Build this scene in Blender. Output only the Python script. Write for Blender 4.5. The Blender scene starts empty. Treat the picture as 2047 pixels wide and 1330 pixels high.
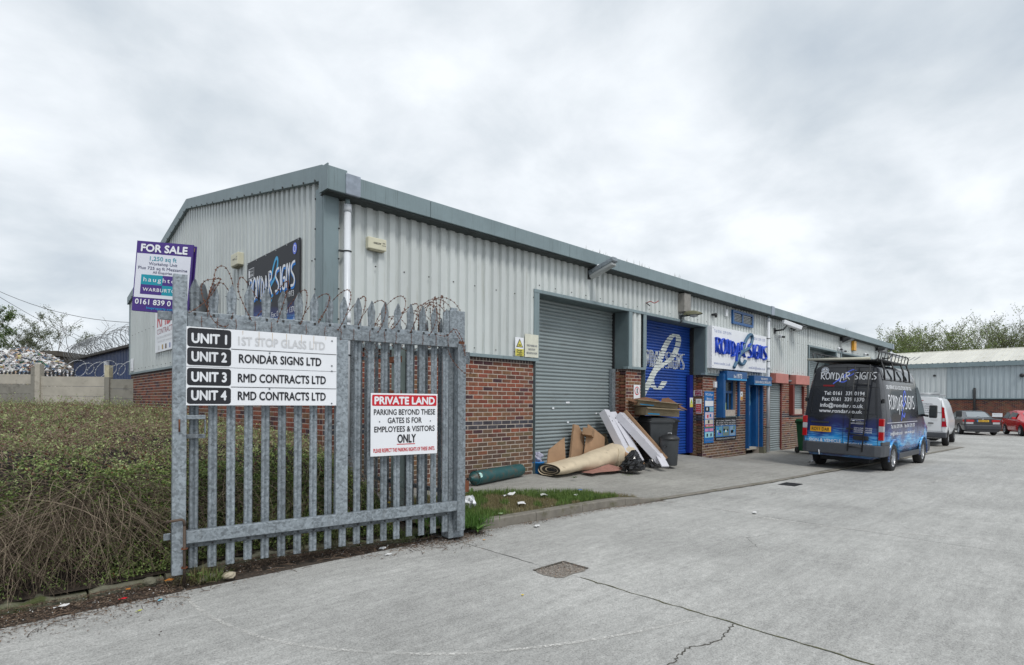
import bpy, math, random
import numpy as np
from mathutils import Vector, Matrix, Euler
random.seed(7); rng = np.random.default_rng(7)
S = bpy.context.scene; COL = S.collection
R = math.radians; PI = math.pi

# ---------------------------------------------------------------- camera
cam = bpy.data.cameras.new('camera'); co = bpy.data.objects.new('camera', cam); COL.objects.link(co)
S.camera = co
co.location = (0, 0, 1.36)
fw = Vector((math.cos(R(46.2)), math.sin(R(46.2)), 0))
q = fw.to_track_quat('-Z', 'Y')
co.rotation_mode = 'QUATERNION'
co.rotation_quaternion = Matrix.Rotation(-0.0063, 4, fw).to_quaternion() @ q
cam.sensor_fit = 'HORIZONTAL'; cam.sensor_width = 36
cam.lens = 36 * 1110 / 2047
cam.shift_y = (804 - 665) / 2047
cam.clip_start = 0.05; cam.clip_end = 2000

# ---------------------------------------------------------------- sky and sun
SUN_EL, SUN_AZ = R(52), R(250)     # direction towards the sun, azimuth from +X
W = bpy.data.worlds.new('World'); S.world = W; W.use_nodes = True
nt = W.node_tree; nt.nodes.clear(); N = nt.nodes.new; L = nt.links.new
out = N('ShaderNodeOutputWorld')
sky = N('ShaderNodeTexSky'); sky.sky_type = 'NISHITA'; sky.sun_disc = False
sky.sun_elevation = SUN_EL; sky.sun_rotation = PI / 2 - SUN_AZ
bg1 = N('ShaderNodeBackground'); bg1.inputs[1].default_value = 0.1; L(sky.outputs[0], bg1.inputs[0])
tc = N('ShaderNodeTexCoord'); sep = N('ShaderNodeSeparateXYZ'); L(tc.outputs['Generated'], sep.inputs[0])
def wm(op, a, b=None, c=None):
    n = N('ShaderNodeMath'); n.operation = op
    for i, v in enumerate((a, b, c)):
        if v is None: continue
        if isinstance(v, (int, float)): n.inputs[i].default_value = v
        else: L(v, n.inputs[i])
    return n.outputs[0]
zz = wm('ADD', wm('MAXIMUM', sep.outputs[2], 0.0), 0.30)
cmb = N('ShaderNodeCombineXYZ'); L(wm('DIVIDE', sep.outputs[0], zz), cmb.inputs[0]); L(wm('DIVIDE', sep.outputs[1], zz), cmb.inputs[1])
def cloud(scale, detail, off, rough=.55, dist=.4):
    mp = N('ShaderNodeMapping'); L(cmb.outputs[0], mp.inputs[0]); mp.inputs['Location'].default_value = off
    n = N('ShaderNodeTexNoise'); n.inputs['Scale'].default_value = scale; n.inputs['Detail'].default_value = detail
    n.inputs['Roughness'].default_value = rough; n.inputs['Distortion'].default_value = dist
    L(mp.outputs[0], n.inputs[0]); return n.outputs[0]
f = wm('ADD', wm('MULTIPLY', cloud(.9, 4, (2.3, 6.1, 0), .5, .15), .6), wm('MULTIPLY', cloud(2.8, 8, (5.1, 1.7, 3), .55, .2), .4))
rp = N('ShaderNodeValToRGB'); L(f, rp.inputs[0])
e = rp.color_ramp.elements
e[0].position = .36; e[0].color = (.475, .54, .61, 1)
e[1].position = .60; e[1].color = (.885, .925, .965, 1)
m_ = rp.color_ramp.elements.new(.46); m_.color = (.63, .685, .735, 1)
m_ = rp.color_ramp.elements.new(.53); m_.color = (.755, .80, .845, 1)
bg2 = N('ShaderNodeBackground'); bg2.inputs[1].default_value = 1.0; L(rp.outputs[0], bg2.inputs[0])
mx = N('ShaderNodeMixShader'); mx.inputs[0].default_value = .95; L(bg1.outputs[0], mx.inputs[1]); L(bg2.outputs[0], mx.inputs[2])
L(mx.outputs[0], out.inputs[0])
sun = bpy.data.lights.new('sun', 'SUN'); sun.energy = 1.5; sun.angle = R(14); sun.color = (1, .97, .92)
so = bpy.data.objects.new('sun', sun); COL.objects.link(so)
sd = Vector((math.cos(SUN_EL) * math.cos(SUN_AZ), math.cos(SUN_EL) * math.sin(SUN_AZ), math.sin(SUN_EL)))
so.rotation_mode = 'QUATERNION'; so.rotation_quaternion = sd.to_track_quat('Z', 'Y'); so.location = (0, -5, 30)
S.view_settings.view_transform = 'Standard'; S.view_settings.look = 'None'
S.view_settings.exposure = 0.20; S.view_settings.gamma = 1; S.view_settings.use_curve_mapping = False

# ---------------------------------------------------------------- materials
MC = {}
def nodes(name):
    m = bpy.data.materials.new(name); m.use_nodes = True
    t = m.node_tree; b = t.nodes['Principled BSDF']; return m, t, b
def lk(t, a, b): t.links.new(a, b)
def nnoise(t, scale, detail=4, rough=.55, co='Position', stretch=None, dist=0):
    if co == 'Position': src = t.nodes.new('ShaderNodeNewGeometry').outputs['Position']
    else: src = t.nodes.new('ShaderNodeTexCoord').outputs[co]
    if stretch:
        mp = t.nodes.new('ShaderNodeMapping'); mp.inputs['Scale'].default_value = stretch; lk(t, src, mp.inputs[0]); src = mp.outputs[0]
    n = t.nodes.new('ShaderNodeTexNoise'); n.inputs['Scale'].default_value = scale; n.inputs['Detail'].default_value = detail
    n.inputs['Roughness'].default_value = rough; n.inputs['Distortion'].default_value = dist; lk(t, src, n.inputs[0]); return n.outputs[0]
def ramp(t, src, stops):
    r = t.nodes.new('ShaderNodeValToRGB'); lk(t, src, r.inputs[0])
    while len(r.color_ramp.elements) < len(stops): r.color_ramp.elements.new(.5)
    for el, (p, c) in zip(r.color_ramp.elements, stops):
        el.position = p; el.color = (c[0], c[1], c[2], 1) if not isinstance(c, (int, float)) else (c, c, c, 1)
    return r.outputs[0]
def mixc(t, fac, a, b, mode='MIX'):
    n = t.nodes.new('ShaderNodeMix'); n.data_type = 'RGBA'; n.blend_type = mode
    for s, v in ((n.inputs[0], fac), (n.inputs[6], a), (n.inputs[7], b)):
        if isinstance(v, (int, float)): s.default_value = v
        elif isinstance(v, tuple): s.default_value = (*v[:3], 1)
        else: lk(t, v, s)
    return n.outputs[2]
def bump(t, b, h, strength, dist=.01):
    n = t.nodes.new('ShaderNodeBump'); n.inputs['Strength'].default_value = strength; n.inputs['Distance'].default_value = dist
    lk(t, h, n.inputs['Height']); lk(t, n.outputs[0], b.inputs['Normal']); return n
def M(name, col, rough=.6, metal=0, var=.12, scale=6, bmp=0, bscale=60, dirt=None, stretch=None, coat=0):
    if name in MC: return MC[name]
    m, t, b = nodes(name); b.inputs['Roughness'].default_value = rough; b.inputs['Metallic'].default_value = metal
    n = nnoise(t, scale, 6, .6, stretch=stretch)
    c = ramp(t, n, [(.3, tuple(x * (1 - var) for x in col)), (.7, tuple(min(1, x * (1 + var)) for x in col))])
    if dirt:
        d = nnoise(t, dirt[1], 5, .65, stretch=dirt[3] if len(dirt) > 3 else None)
        c = mixc(t, ramp(t, d, [(dirt[2], 0.0), (dirt[2] + .16, 1.0)]), c, dirt[0])
    if 'cladding' in name or 'shutter' in name or 'board' in name or 'roof' in name: c = mixc(t, 1.0, c, ramp(t, t.nodes.new('ShaderNodeObjectInfo').outputs['Random'], [(0, .93), (1, 1.05)]), 'MULTIPLY')
    lk(t, c, b.inputs['Base Color'])
    if bmp: bump(t, b, nnoise(t, bscale, 4), bmp, .004)
    if coat: b.inputs['Coat Weight'].default_value = coat; b.inputs['Coat Roughness'].default_value = .06
    MC[name] = m; return m
def galv(name, lo=.24, hi=.52, tint=(.93, 1.0, 1.06)):
    m, t, b = nodes(name); b.inputs['Metallic'].default_value = .35; b.inputs['Roughness'].default_value = .5
    g = t.nodes.new('ShaderNodeNewGeometry').outputs['Position']
    d = nnoise(t, 14, 3); ad = t.nodes.new('ShaderNodeMix'); ad.data_type = 'VECTOR'; ad.inputs[0].default_value = .05
    lk(t, g, ad.inputs[4]); nn = t.nodes.new('ShaderNodeTexNoise'); nn.inputs['Scale'].default_value = 9; lk(t, g, nn.inputs[0]); lk(t, nn.outputs[1], ad.inputs[5])
    v = t.nodes.new('ShaderNodeTexVoronoi'); v.inputs['Scale'].default_value = 58; lk(t, ad.outputs[1], v.inputs[0])
    v2 = t.nodes.new('ShaderNodeTexVoronoi'); v2.inputs['Scale'].default_value = 32; lk(t, ad.outputs[1], v2.inputs[0])
    w = t.nodes.new('ShaderNodeSeparateColor'); lk(t, v.outputs['Color'], w.inputs[0])
    w2 = t.nodes.new('ShaderNodeSeparateColor'); lk(t, v2.outputs['Color'], w2.inputs[0])
    a = t.nodes.new('ShaderNodeMath'); a.operation = 'MULTIPLY_ADD'; lk(t, w.outputs[0], a.inputs[0]); a.inputs[1].default_value = .50
    a2 = t.nodes.new('ShaderNodeMath'); a2.operation = 'MULTIPLY'; lk(t, w2.outputs[0], a2.inputs[0]); a2.inputs[1].default_value = .28; lk(t, a2.outputs[0], a.inputs[2])
    a3 = t.nodes.new('ShaderNodeMath'); a3.operation = 'MULTIPLY_ADD'; lk(t, d, a3.inputs[0]); a3.inputs[1].default_value = .30; lk(t, a.outputs[0], a3.inputs[2])
    c = ramp(t, a3.outputs[0], [(.2, tuple(lo * x for x in tint)), (.9, tuple(hi * x for x in tint))])
    oi = t.nodes.new('ShaderNodeObjectInfo'); c = mixc(t, 1.0, c, ramp(t, oi.outputs['Random'], [(0, .82), (1, 1.14)]), 'MULTIPLY')
    strk = nnoise(t, 16, 5, .7, stretch=(1, 1, .12)); c = mixc(t, ramp(t, strk, [(.62, 0.0), (.78, .55)]), c, (.17, .15, .12))
    lk(t, c, b.inputs['Base Color']); lk(t, ramp(t, a3.outputs[0], [(0, .38), (1, .62)]), b.inputs['Roughness'])
    bump(t, b, a3.outputs[0], .12, .002); MC[name] = m; return m
def attr_mat(name, rough=.7, trans=0, var=.25, scale=30, spec=.3, bmp=0):
    m, t, b = nodes(name); b.inputs['Roughness'].default_value = rough; b.inputs['Specular IOR Level'].default_value = spec
    a = t.nodes.new('ShaderNodeAttribute'); a.attribute_name = 'col'
    n = nnoise(t, scale, 5, .6)
    c = mixc(t, 1.0, a.outputs[0], ramp(t, n, [(.3, 1 - var), (.7, 1 + var * .6)]), 'MULTIPLY')
    lk(t, c, b.inputs['Base Color'])
    if bmp: bump(t, b, n, bmp, .004)
    if trans:
        tr = t.nodes.new('ShaderNodeBsdfTranslucent'); lk(t, c, tr.inputs[0])
        ms = t.nodes.new('ShaderNodeMixShader'); ms.inputs[0].default_value = trans
        lk(t, b.outputs[0], ms.inputs[1]); lk(t, tr.outputs[0], ms.inputs[2]); lk(t, ms.outputs[0], t.nodes['Material Output'].inputs[0])
    MC[name] = m; return m

GALV = galv('galvanised_steel', .17, .38, (.88, 1.0, 1.10)); GALVD = galv('weathered_galvanised_steel', .07, .23, (.88, 1.0, 1.10))
CLAD = M('grey_cladding', (.56, .595, .59), .45, .0, .05, 1.2, dirt=((.45, .47, .44), 2.6, .58, (4, 4, .30)))
CLADG = M('gable_cladding', (.50, .54, .54), .45, .0, .05, 1.2, dirt=((.33, .36, .34), 2.2, .62, (3, 3, .35)))
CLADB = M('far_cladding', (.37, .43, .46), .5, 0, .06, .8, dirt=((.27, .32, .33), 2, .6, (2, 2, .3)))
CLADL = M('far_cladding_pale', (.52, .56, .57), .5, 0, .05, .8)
TRIM = M('blue_grey_trim', (.195, .255, .275), .5, 0, .10, 2, dirt=((.12, .155, .16), 3, .56, (14, 14, .5)))
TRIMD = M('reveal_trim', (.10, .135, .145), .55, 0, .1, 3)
BOLT = M('dark_fixing', (.03, .03, .03), .6)
MORT = M('mortar', (.47, .41, .36), .9, 0, .15, 12, .3, 90)
MORTD = M('stained_mortar', (.30, .26, .23), .9, 0, .2, 9)
BRICK = attr_mat('brick', .82, 0, .34, 16, .25, .35)
SHG = M('shutter_grey', (.27, .315, .325), .42, .25, .07, 2, dirt=((.20, .20, .19), 5, .60, (.6, 1, 2.2)))
SHB = M('shutter_blue', (.012, .06, .30), .38, 0, .18, 1.6, dirt=((.012, .02, .09), 3, .62, (.6, 1, 2.5)))
BLUEP = M('blue_paint', (.008, .085, .26), .4, 0, .12, 4)
NAVYP = M('deep_blue_paint', (.006, .02, .20), .4, 0, .1, 4)
REDP = M('red_oxide_paint', (.50, .19, .16), .55, 0, .12, 3)
REDD = M('dark_red_paint', (.17, .03, .022), .55, 0, .15, 3)
WHITEP = M('white_plastic', (.74, .76, .79), .35, 0, .03, 3)
PIPEW = M('pvc_pipe', (.66, .69, .73), .35, 0, .05, 2, dirt=((.30, .30, .28), 6, .66, (2, 2, .6)))
SIGNW = M('sign_white', (.80, .82, .86), .35, 0, .03, 2)
CREAM = M('cream_plastic', (.62, .60, .46), .5, 0, .08, 4)
DARKI = M('dark_interior', (.012, .013, .015), .8)
BLACKP = M('black_plastic', (.018, .019, .021), .45, 0, .2, 10)
BINP = M('bin_plastic', (.045, .05, .055), .5, 0, .15, 8, .1, 80)
GREENP = M('green_plastic', (.01, .10, .035), .5, 0, .15, 8)
RUST = M('rust', (.16, .055, .025), .85, .1, .45, 25, .3, 80)
RUSTW = M('rusty_wire', (.15, .065, .04), .8, .2, .5, 30)
STEELW = M('dull_wire', (.20, .21, .22), .5, .5, .3, 20)
RUBBER = M('rubber', (.016, .016, .017), .85, 0, .2, 20)
CHROME = M('alloy', (.55, .56, .58), .3, .8, .05, 20)
LAMPG = M('lamp_glass', (.35, .37, .37), .2, 0, .05, 4)
DKSTEEL = M('dark_steel', (.03, .032, .035), .45, .2, .15, 8)
GLASS = M('dark_glass', (.018, .024, .028), .05, 0, .2, 3, coat=.5)
CARD = M('cardboard', (.33, .205, .12), .85, 0, .12, 6, .15, 120)
CARDD = M('worn_cardboard', (.25, .20, .13), .85, 0, .18, 6, .15, 120)
LILAC = M('white_carton', (.58, .58, .63), .5, 0, .05, 5)
CARPET = M('carpet_backing', (.56, .47, .34), .9, 0, .12, 5, .25, 150, dirt=((.22, .17, .12), 4, .63))
CARPETD = M('carpet_pile', (.035, .03, .024), .95, 0, .3, 60)
MAT_P = M('pink_underlay', (.30, .15, .12), .9, 0, .15, 9)
BAG = M('black_bag', (.008, .008, .009), .16, 0, .3, 10)
BAGW = M('white_bag', (.78, .80, .84), .45, 0, .06, 12)
TEAL = M('teal_cylinder', (.016, .085, .09), .5, .0, .25, 9, .2, 60, dirt=((.085, .065, .045), 9, .50))
STONE = M('stone', (.42, .37, .28), .85, 0, .2, 20, .4, 40)
KERB = M('kerb_concrete', (.19, .175, .15), .9, 0, .18, 7, .4, 90, dirt=((.10, .095, .055), 5, .52))
KERBM = M('mossy_kerb', (.17, .165, .12), .9, 0, .22, 6, .5, 70, dirt=((.075, .09, .03), 6, .50))
PANELC = M('concrete_panel', (.44, .41, .35), .9, 0, .12, 3, .25, 80, dirt=((.24, .22, .18), 2.5, .60, (1, 1, 1.5)))
PANELD = M('dark_concrete_panel', (.24, .23, .20), .9, 0, .14, 3, .25, 80, dirt=((.14, .13, .11), 2.5, .55))
SHED = M('blue_shed', (.012, .035, .12), .5, 0, .2, 2, dirt=((.04, .055, .10), 3, .62, (5, 5, .5)))
ROOFD = M('dark_roof', (.06, .055, .05), .85, 0, .25, 3)
ROOFW = M('pale_roof', (.63, .62, .56), .5, 0, .07, .6, dirt=((.45, .43, .36), 1.0, .58))
SKYL = M('rooflight', (.22, .22, .22), .4, 0, .2, 3)
SOIL = M('soil', (.055, .042, .032), .95, 0, .4, 30, .5, 60)
BARK = M('bark', (.085, .07, .055), .9, 0, .25, 8)
TWIG = attr_mat('twig', .85, 0, .3, 20)
LEAF = attr_mat('foliage', .55, .25, .2, 8, .35)
LITTER = attr_mat('litter', .7, .0, .15, 30)
GRASSM = attr_mat('grass_blade', .6, .25, .2, 8)
TIMBER = M('timber', (.30, .21, .12), .8, 0, .2, 9)
def PC(name, c, rough=.4): return M(name, c, rough, 0, .03, 5)
INK = PC('black_print', (.012, .013, .018)); PW = PC('white_print', (.78, .80, .84)); PFADE = PC('faded_print', (.60, .61, .63))
PURP = PC('purple_print', (.055, .022, .20)); TEALP = PC('turquoise_print', (.0, .27, .36)); NAVYI = PC('navy_print', (.03, .035, .12))
REDI = PC('red_print', (.55, .008, .02)); CYAN = PC('cyan_print', (.0, .34, .66)); BLUEI = PC('blue_print', (.01, .16, .50)); YEL = PC('yellow_print', (.62, .56, .10))
VIOB = PC('violet_blue_print', (.10, .17, .78)); SLATE = PC('slate_print', (.05, .13, .22)); PALEB = PC('pale_blue_print', (.22, .27, .50)); DARKR = PC('maroon_print', (.30, .02, .05))
LETB = M('raised_blue_letter', (.005, .06, .52), .3, 0, .06, 6)
AMBER = M('amber_plastic', (.70, .34, .03), .4, 0, .06, 8)
REDLENS = M('red_lens', (.42, .008, .012), .12, 0, .1, 8, coat=.6)
CLEARLENS = M('clear_lens', (.42, .42, .44), .12, 0, .1, 8)

def concrete_mat(name, base, gran=1.0):
    m, t, b = nodes(name); b.inputs['Roughness'].default_value = .88; b.inputs['Specular IOR Level'].default_value = .3
    big = nnoise(t, .5, 5, .6); mid = nnoise(t, 1.6, 7, .7, stretch=(.6, 1, 1)); brush = nnoise(t, 26, 5, .75, stretch=(.22, 1, 1))
    brush2 = nnoise(t, 9, 4, .6, stretch=(.09, 1, 1))
    fine = nnoise(t, 85, 4, .8); spk = nnoise(t, 150, 2, .6); blot = nnoise(t, 12, 6, .75)
    c = ramp(t, big, [(.3, tuple(x * .84 for x in base)), (.7, tuple(x * 1.14 for x in base))])
    c = mixc(t, 1.0, c, ramp(t, mid, [(.3, .90), (.5, 1.0), (.72, 1.12)]), 'MULTIPLY')
    c = mixc(t, 1.0, c, ramp(t, brush, [(.32, .86), (.68, 1.11)]), 'MULTIPLY')
    c = mixc(t, 1.0, c, ramp(t, brush2, [(.35, .93), (.65, 1.07)]), 'MULTIPLY')
    c = mixc(t, gran, c, ramp(t, fine, [(.34, .60), (.5, 1.0), (.66, 1.30)]), 'MULTIPLY')
    c = mixc(t, 1.0, c, ramp(t, blot, [(.3, .86), (.5, 1.0), (.7, 1.10)]), 'MULTIPLY')
    c = mixc(t, ramp(t, spk, [(.64, 0.0), (.70, .8)]), c, (.66, .66, .64)); c = mixc(t, ramp(t, spk, [(.29, .75), (.35, 0.0)]), c, (.12, .115, .10))
    st = nnoise(t, .8, 6, .7, dist=1.2)
    c = mixc(t, ramp(t, st, [(.60, 0.0), (.76, .5)]), c, tuple(x * .62 for x in base))
    lk(t, c, b.inputs['Base Color'])
    a = t.nodes.new('ShaderNodeMath'); a.operation = 'ADD'; lk(t, brush, a.inputs[0]); lk(t, fine, a.inputs[1])
    bump(t, b, a.outputs[0], .55, .006); MC[name] = m; return m
CONC = concrete_mat('brushed_concrete', (.392, .39, .375))
CONCA = concrete_mat('apron_concrete', (.31, .302, .278), .8)
DIRTG = M('earth', (.13, .11, .085), .95, 0, .3, 3, .5, 40)

# ---------------------------------------------------------------- mesh helpers
class MB:
    def __init__(s): s.v = []; s.f = []; s.m = []; s.sm = []; s.cur = 0; s.smooth = False
    def add(s, vs, fs):
        o = len(s.v); s.v += [tuple(p) for p in vs]
        for f_ in fs: s.f.append(tuple(i + o for i in f_)); s.m.append(s.cur); s.sm.append(s.smooth)
        return s
    def box(s, a, b):
        x0, y0, z0 = a; x1, y1, z1 = b
        return s.add([(x0,y0,z0),(x1,y0,z0),(x1,y1,z0),(x0,y1,z0),(x0,y0,z1),(x1,y0,z1),(x1,y1,z1),(x0,y1,z1)],
              [(0,3,2,1),(4,5,6,7),(0,1,5,4),(1,2,6,5),(2,3,7,6),(3,0,4,7)])
    def obox(s, c, size, rot=(0, 0, 0)):
        m = Euler(rot).to_matrix(); c = Vector(c); h = [x / 2 for x in size]
        vs = [c + m @ Vector((sx*h[0], sy*h[1], sz*h[2])) for sz in (-1, 1) for sx, sy in ((-1,-1),(1,-1),(1,1),(-1,1))]
        return s.add(vs, [(0,3,2,1),(4,5,6,7),(0,1,5,4),(1,2,6,5),(2,3,7,6),(3,0,4,7)])
    def bar(s, p, q_, w, h):
        p = Vector(p); q_ = Vector(q_); d = (q_ - p); ln = d.length; m = d.to_track_quat('X', 'Z').to_matrix()
        vs = [p + m @ Vector((x, y, z)) for z in (-h/2, h/2) for x, y in ((0,-w/2),(ln,-w/2),(ln,w/2),(0,w/2))]
        return s.add(vs, [(0,3,2,1),(4,5,6,7),(0,1,5,4),(1,2,6,5),(2,3,7,6),(3,0,4,7)])
    def tube(s, pts, r, n=8, cap=True, closed=False):
        pts = [Vector(p) for p in pts]; k = len(pts); rs = r if isinstance(r, (list, tuple)) else [r] * k
        o = len(s.v); up = Vector((0, 0, 1)); prev = None
        for i, p in enumerate(pts):
            if closed: t_ = (pts[(i + 1) % k] - pts[i - 1])
            else: t_ = pts[min(i + 1, k - 1)] - pts[max(i - 1, 0)]
            t_.normalize()
            if prev is None:
                a = t_.cross(up if abs(t_.z) < .9 else Vector((1, 0, 0))); a.normalize()
            else:
                a = prev - t_ * prev.dot(t_)
                if a.length < 1e-6: a = t_.orthogonal()
                a.normalize()
            b = t_.cross(a); prev = a
            for j in range(n):
                an = 2 * PI * j / n; s.v.append(tuple(p + a * (math.cos(an) * rs[i]) + b * (math.sin(an) * rs[i])))
        sm = n > 4
        for i in range(k if closed else k - 1):
            i2 = (i + 1) % k
            for j in range(n):
                j2 = (j + 1) % n
                s.f.append((o + i*n + j, o + i*n + j2, o + i2*n + j2, o + i2*n + j)); s.m.append(s.cur); s.sm.append(sm)
        if cap and not closed:
            s.f.append(tuple(o + j for j in range(n))[::-1]); s.m.append(s.cur); s.sm.append(False)
            s.f.append(tuple(o + (k-1)*n + j for j in range(n))); s.m.append(s.cur); s.sm.append(False)
        return s
    def prism(s, poly, z0, z1):     # xy polygon, counter-clockwise
        n = len(poly)
        zt = z1 if isinstance(z1, (list, tuple)) else [z1] * n
        zb = z0 if isinstance(z0, (list, tuple)) else [z0] * n
        return s.add([(x, y, zb[i]) for i, (x, y) in enumerate(poly)] + [(x, y, zt[i]) for i, (x, y) in enumerate(poly)],
              [tuple(range(n))[::-1], tuple(range(n, 2*n))] + [(i, (i+1) % n, n + (i+1) % n, n + i) for i in range(n)])
    def grid(s, P):                 # rows of points
        h, w = len(P), len(P[0])
        return s.add([p for r_ in P for p in r_], [(i*w+j, i*w+j+1, (i+1)*w+j+1, (i+1)*w+j) for i in range(h-1) for j in range(w-1)])
    def lathe(s, prof, n=20, c=(0, 0, 0)):
        P = [[(c[0] + r_*math.cos(2*PI*j/n), c[1] + r_*math.sin(2*PI*j/n), c[2] + z) for j in range(n)] for r_, z in prof]
        o = len(s.v)
        for r_ in P: s.v += r_
        for i in range(len(P)-1):
            for j in range(n):
                j2 = (j+1) % n; s.f.append((o+i*n+j, o+i*n+j2, o+(i+1)*n+j2, o+(i+1)*n+j)); s.m.append(s.cur); s.sm.append(True)
        s.f.append(tuple(o+j for j in range(n))[::-1]); s.f.append(tuple(o+(len(P)-1)*n+j for j in range(n))); s.m += [s.cur]*2; s.sm += [False]*2
        return s
    def mesh(s, name, mats, col=None):
        me = bpy.data.meshes.new(name); me.from_pydata(s.v, [], s.f)
        for m in (mats if isinstance(mats, (list, tuple)) else [mats]): me.materials.append(m)
        if len(me.polygons) == len(s.m):
            me.polygons.foreach_set('material_index', s.m); me.polygons.foreach_set('use_smooth', s.sm)
        if col is not None:
            a = me.color_attributes.new('col', 'FLOAT_COLOR', 'POINT')
            arr = np.ones((len(s.v), 4), np.float32); arr[:, :3] = np.array(col, np.float32)
            a.data.foreach_set('color', arr.ravel())
        me.update(); return me
def link(name, data, parent=None, loc=None, rot=None):
    o = bpy.data.objects.new(name, data); COL.objects.link(o)
    if parent: o.parent = parent
    if loc: o.location = loc
    if rot is not None: o.rotation_euler = rot if isinstance(rot, (tuple, Euler)) else (0, 0, rot)
    return o
SMALL = {'bolt', 'fixing', 'screw', 'wire_tie', 'barb', 'rust_run', 'bolt_guide', 'door_hinge'}
def obj(name, mb, mats, parent=None, loc=None, rot=None, bevel=0, label=None):
    o = link(name, mb.mesh(name, mats), parent, loc, rot)
    if parent and name in SMALL: o['kind'] = 'stuff'
    if bevel:
        b = o.modifiers.new('b', 'BEVEL'); b.width = bevel; b.segments = 2; b.limit_method = 'ANGLE'
    if label: o['label'] = label
    return o
def tag(o, label=None, cat=None, group=None, kind=None):
    if label: o['label'] = label
    if cat: o['category'] = cat
    if group: o['group'] = group
    if kind: o['kind'] = kind
    return o
def thing(name, label, cat, loc=(0,0,0), rot=0, group=None):
    return tag(link(name, None, None, loc, rot), label, cat, group)
def copytree(o, parent=None):
    c = o.copy(); COL.objects.link(c)
    if parent: c.parent = parent; c.matrix_parent_inverse = o.matrix_parent_inverse
    for ch in list(o.children): copytree(ch, c)
    return c
def catmull(P, n=6, closed=False):
    P = [Vector(p) for p in P]; o = []; k = len(P)
    for i in range(k if closed else k - 1):
        if closed: a, b, c, d = P[i-1], P[i], P[(i+1) % k], P[(i+2) % k]
        else: a, b, c, d = P[max(i-1, 0)], P[i], P[i+1], P[min(i+2, k-1)]
        for j in range(n):
            t = j / n; o.append(.5*((2*b) + (c-a)*t + (2*a-5*b+4*c-d)*t*t + (3*b-a-3*c+d)*t**3))
    if not closed: o.append(P[-1])
    return o
def cards(name, C_, A, B, colr, mat, parent=None, diamond=True):
    """many little leaf-shaped faces: centre C_, half axes A and B (n,3), colour (n,3)"""
    n = len(C_)
    if diamond: V = np.stack([C_ - A, C_ + B - A*.15, C_ + A, C_ - B - A*.15], 1)
    else: V = np.stack([C_ - A - B, C_ + A - B, C_ + A + B, C_ - A + B], 1)
    me = bpy.data.meshes.new(name); me.vertices.add(4*n); me.vertices.foreach_set('co', V.reshape(-1).astype(np.float32))
    me.loops.add(4*n); me.loops.foreach_set('vertex_index', np.arange(4*n, dtype=np.int32))
    me.polygons.add(n); me.polygons.foreach_set('loop_start', np.arange(0, 4*n, 4, dtype=np.int32))
    me.update(calc_edges=True); me.materials.append(mat)
    a = me.color_attributes.new('col', 'FLOAT_COLOR', 'POINT'); arr = np.ones((n, 4, 4), np.float32); arr[:, :, :3] = colr[:, None, :]
    a.data.foreach_set('color', arr.ravel()); return link(name, me, parent)
def stems(name, P, r, colr, mat, parent=None):
    """P (n,k,3) polylines, r (n,k) radii; three-sided twigs"""
    n, k, _ = P.shape; T = np.gradient(P, axis=1); T /= np.linalg.norm(T, axis=2, keepdims=True) + 1e-9
    up = np.array([.3, .2, 1.0]); a = np.cross(T, up); a /= np.linalg.norm(a, axis=2, keepdims=True) + 1e-9; b = np.cross(T, a)
    V = np.stack([P + (a*math.cos(t) + b*math.sin(t)) * r[..., None] for t in (0, 2.094, 4.189)], 2)
    idx = np.arange(n*k*3).reshape(n, k, 3); F = []
    for j in range(3):
        j2 = (j+1) % 3; F.append(np.stack([idx[:, :-1, j], idx[:, :-1, j2], idx[:, 1:, j2], idx[:, 1:, j]], -1).reshape(-1, 4))
    F = np.concatenate(F); me = bpy.data.meshes.new(name)
    me.vertices.add(n*k*3); me.vertices.foreach_set('co', V.reshape(-1).astype(np.float32))
    me.loops.add(F.size); me.loops.foreach_set('vertex_index', F.ravel().astype(np.int32))
    me.polygons.add(len(F)); me.polygons.foreach_set('loop_start', np.arange(0, F.size, 4, dtype=np.int32)); me.update(calc_edges=True)
    me.materials.append(mat); ca = me.color_attributes.new('col', 'FLOAT_COLOR', 'POINT'); arr = np.ones((n, k*3, 4), np.float32); arr[:, :, :3] = colr[:, None, :]
    ca.data.foreach_set('color', arr.ravel()); return link(name, me, parent)
def rdir(n):
    v = rng.normal(size=(n, 3)); return v / np.linalg.norm(v, axis=1, keepdims=True)
def lerpc(a, b, t): return np.array(a) * (1 - t[:, None]) + np.array(b) * t[:, None]

# ---------------------------------------------------------------- lettering
TX = {}
def glyphs(s, weight=0, shear=0, spacing=1.0):
    k = (s, weight, shear, spacing)
    if k in TX: return TX[k]
    cu = bpy.data.curves.new('t', 'FONT'); cu.body = s; cu.size = 1; cu.offset = weight; cu.shear = shear; cu.space_character = spacing
    cu.resolution_u = 3; o = bpy.data.objects.new('t', cu); COL.objects.link(o)
    dg = bpy.context.evaluated_depsgraph_get(); me = bpy.data.meshes.new_from_object(o.evaluated_get(dg))
    v = np.array([p.co[:2] for p in me.vertices]); f_ = [tuple(p.vertices) for p in me.polygons]
    bpy.data.objects.remove(o); bpy.data.curves.remove(cu); bpy.data.meshes.remove(me)
    TX[k] = (v, f_); return TX[k]
class Plane:   # a flat or curved surface that takes print: (u, v) -> point
    def __init__(s, fn): s.fn = fn
def flat(o, u, v, n, eps=.003):
    o, u, v, n = map(Vector, (o, u, v, n)); return lambda a, b, e=0: o + u*a + v*b + n*(eps + e)
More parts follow.
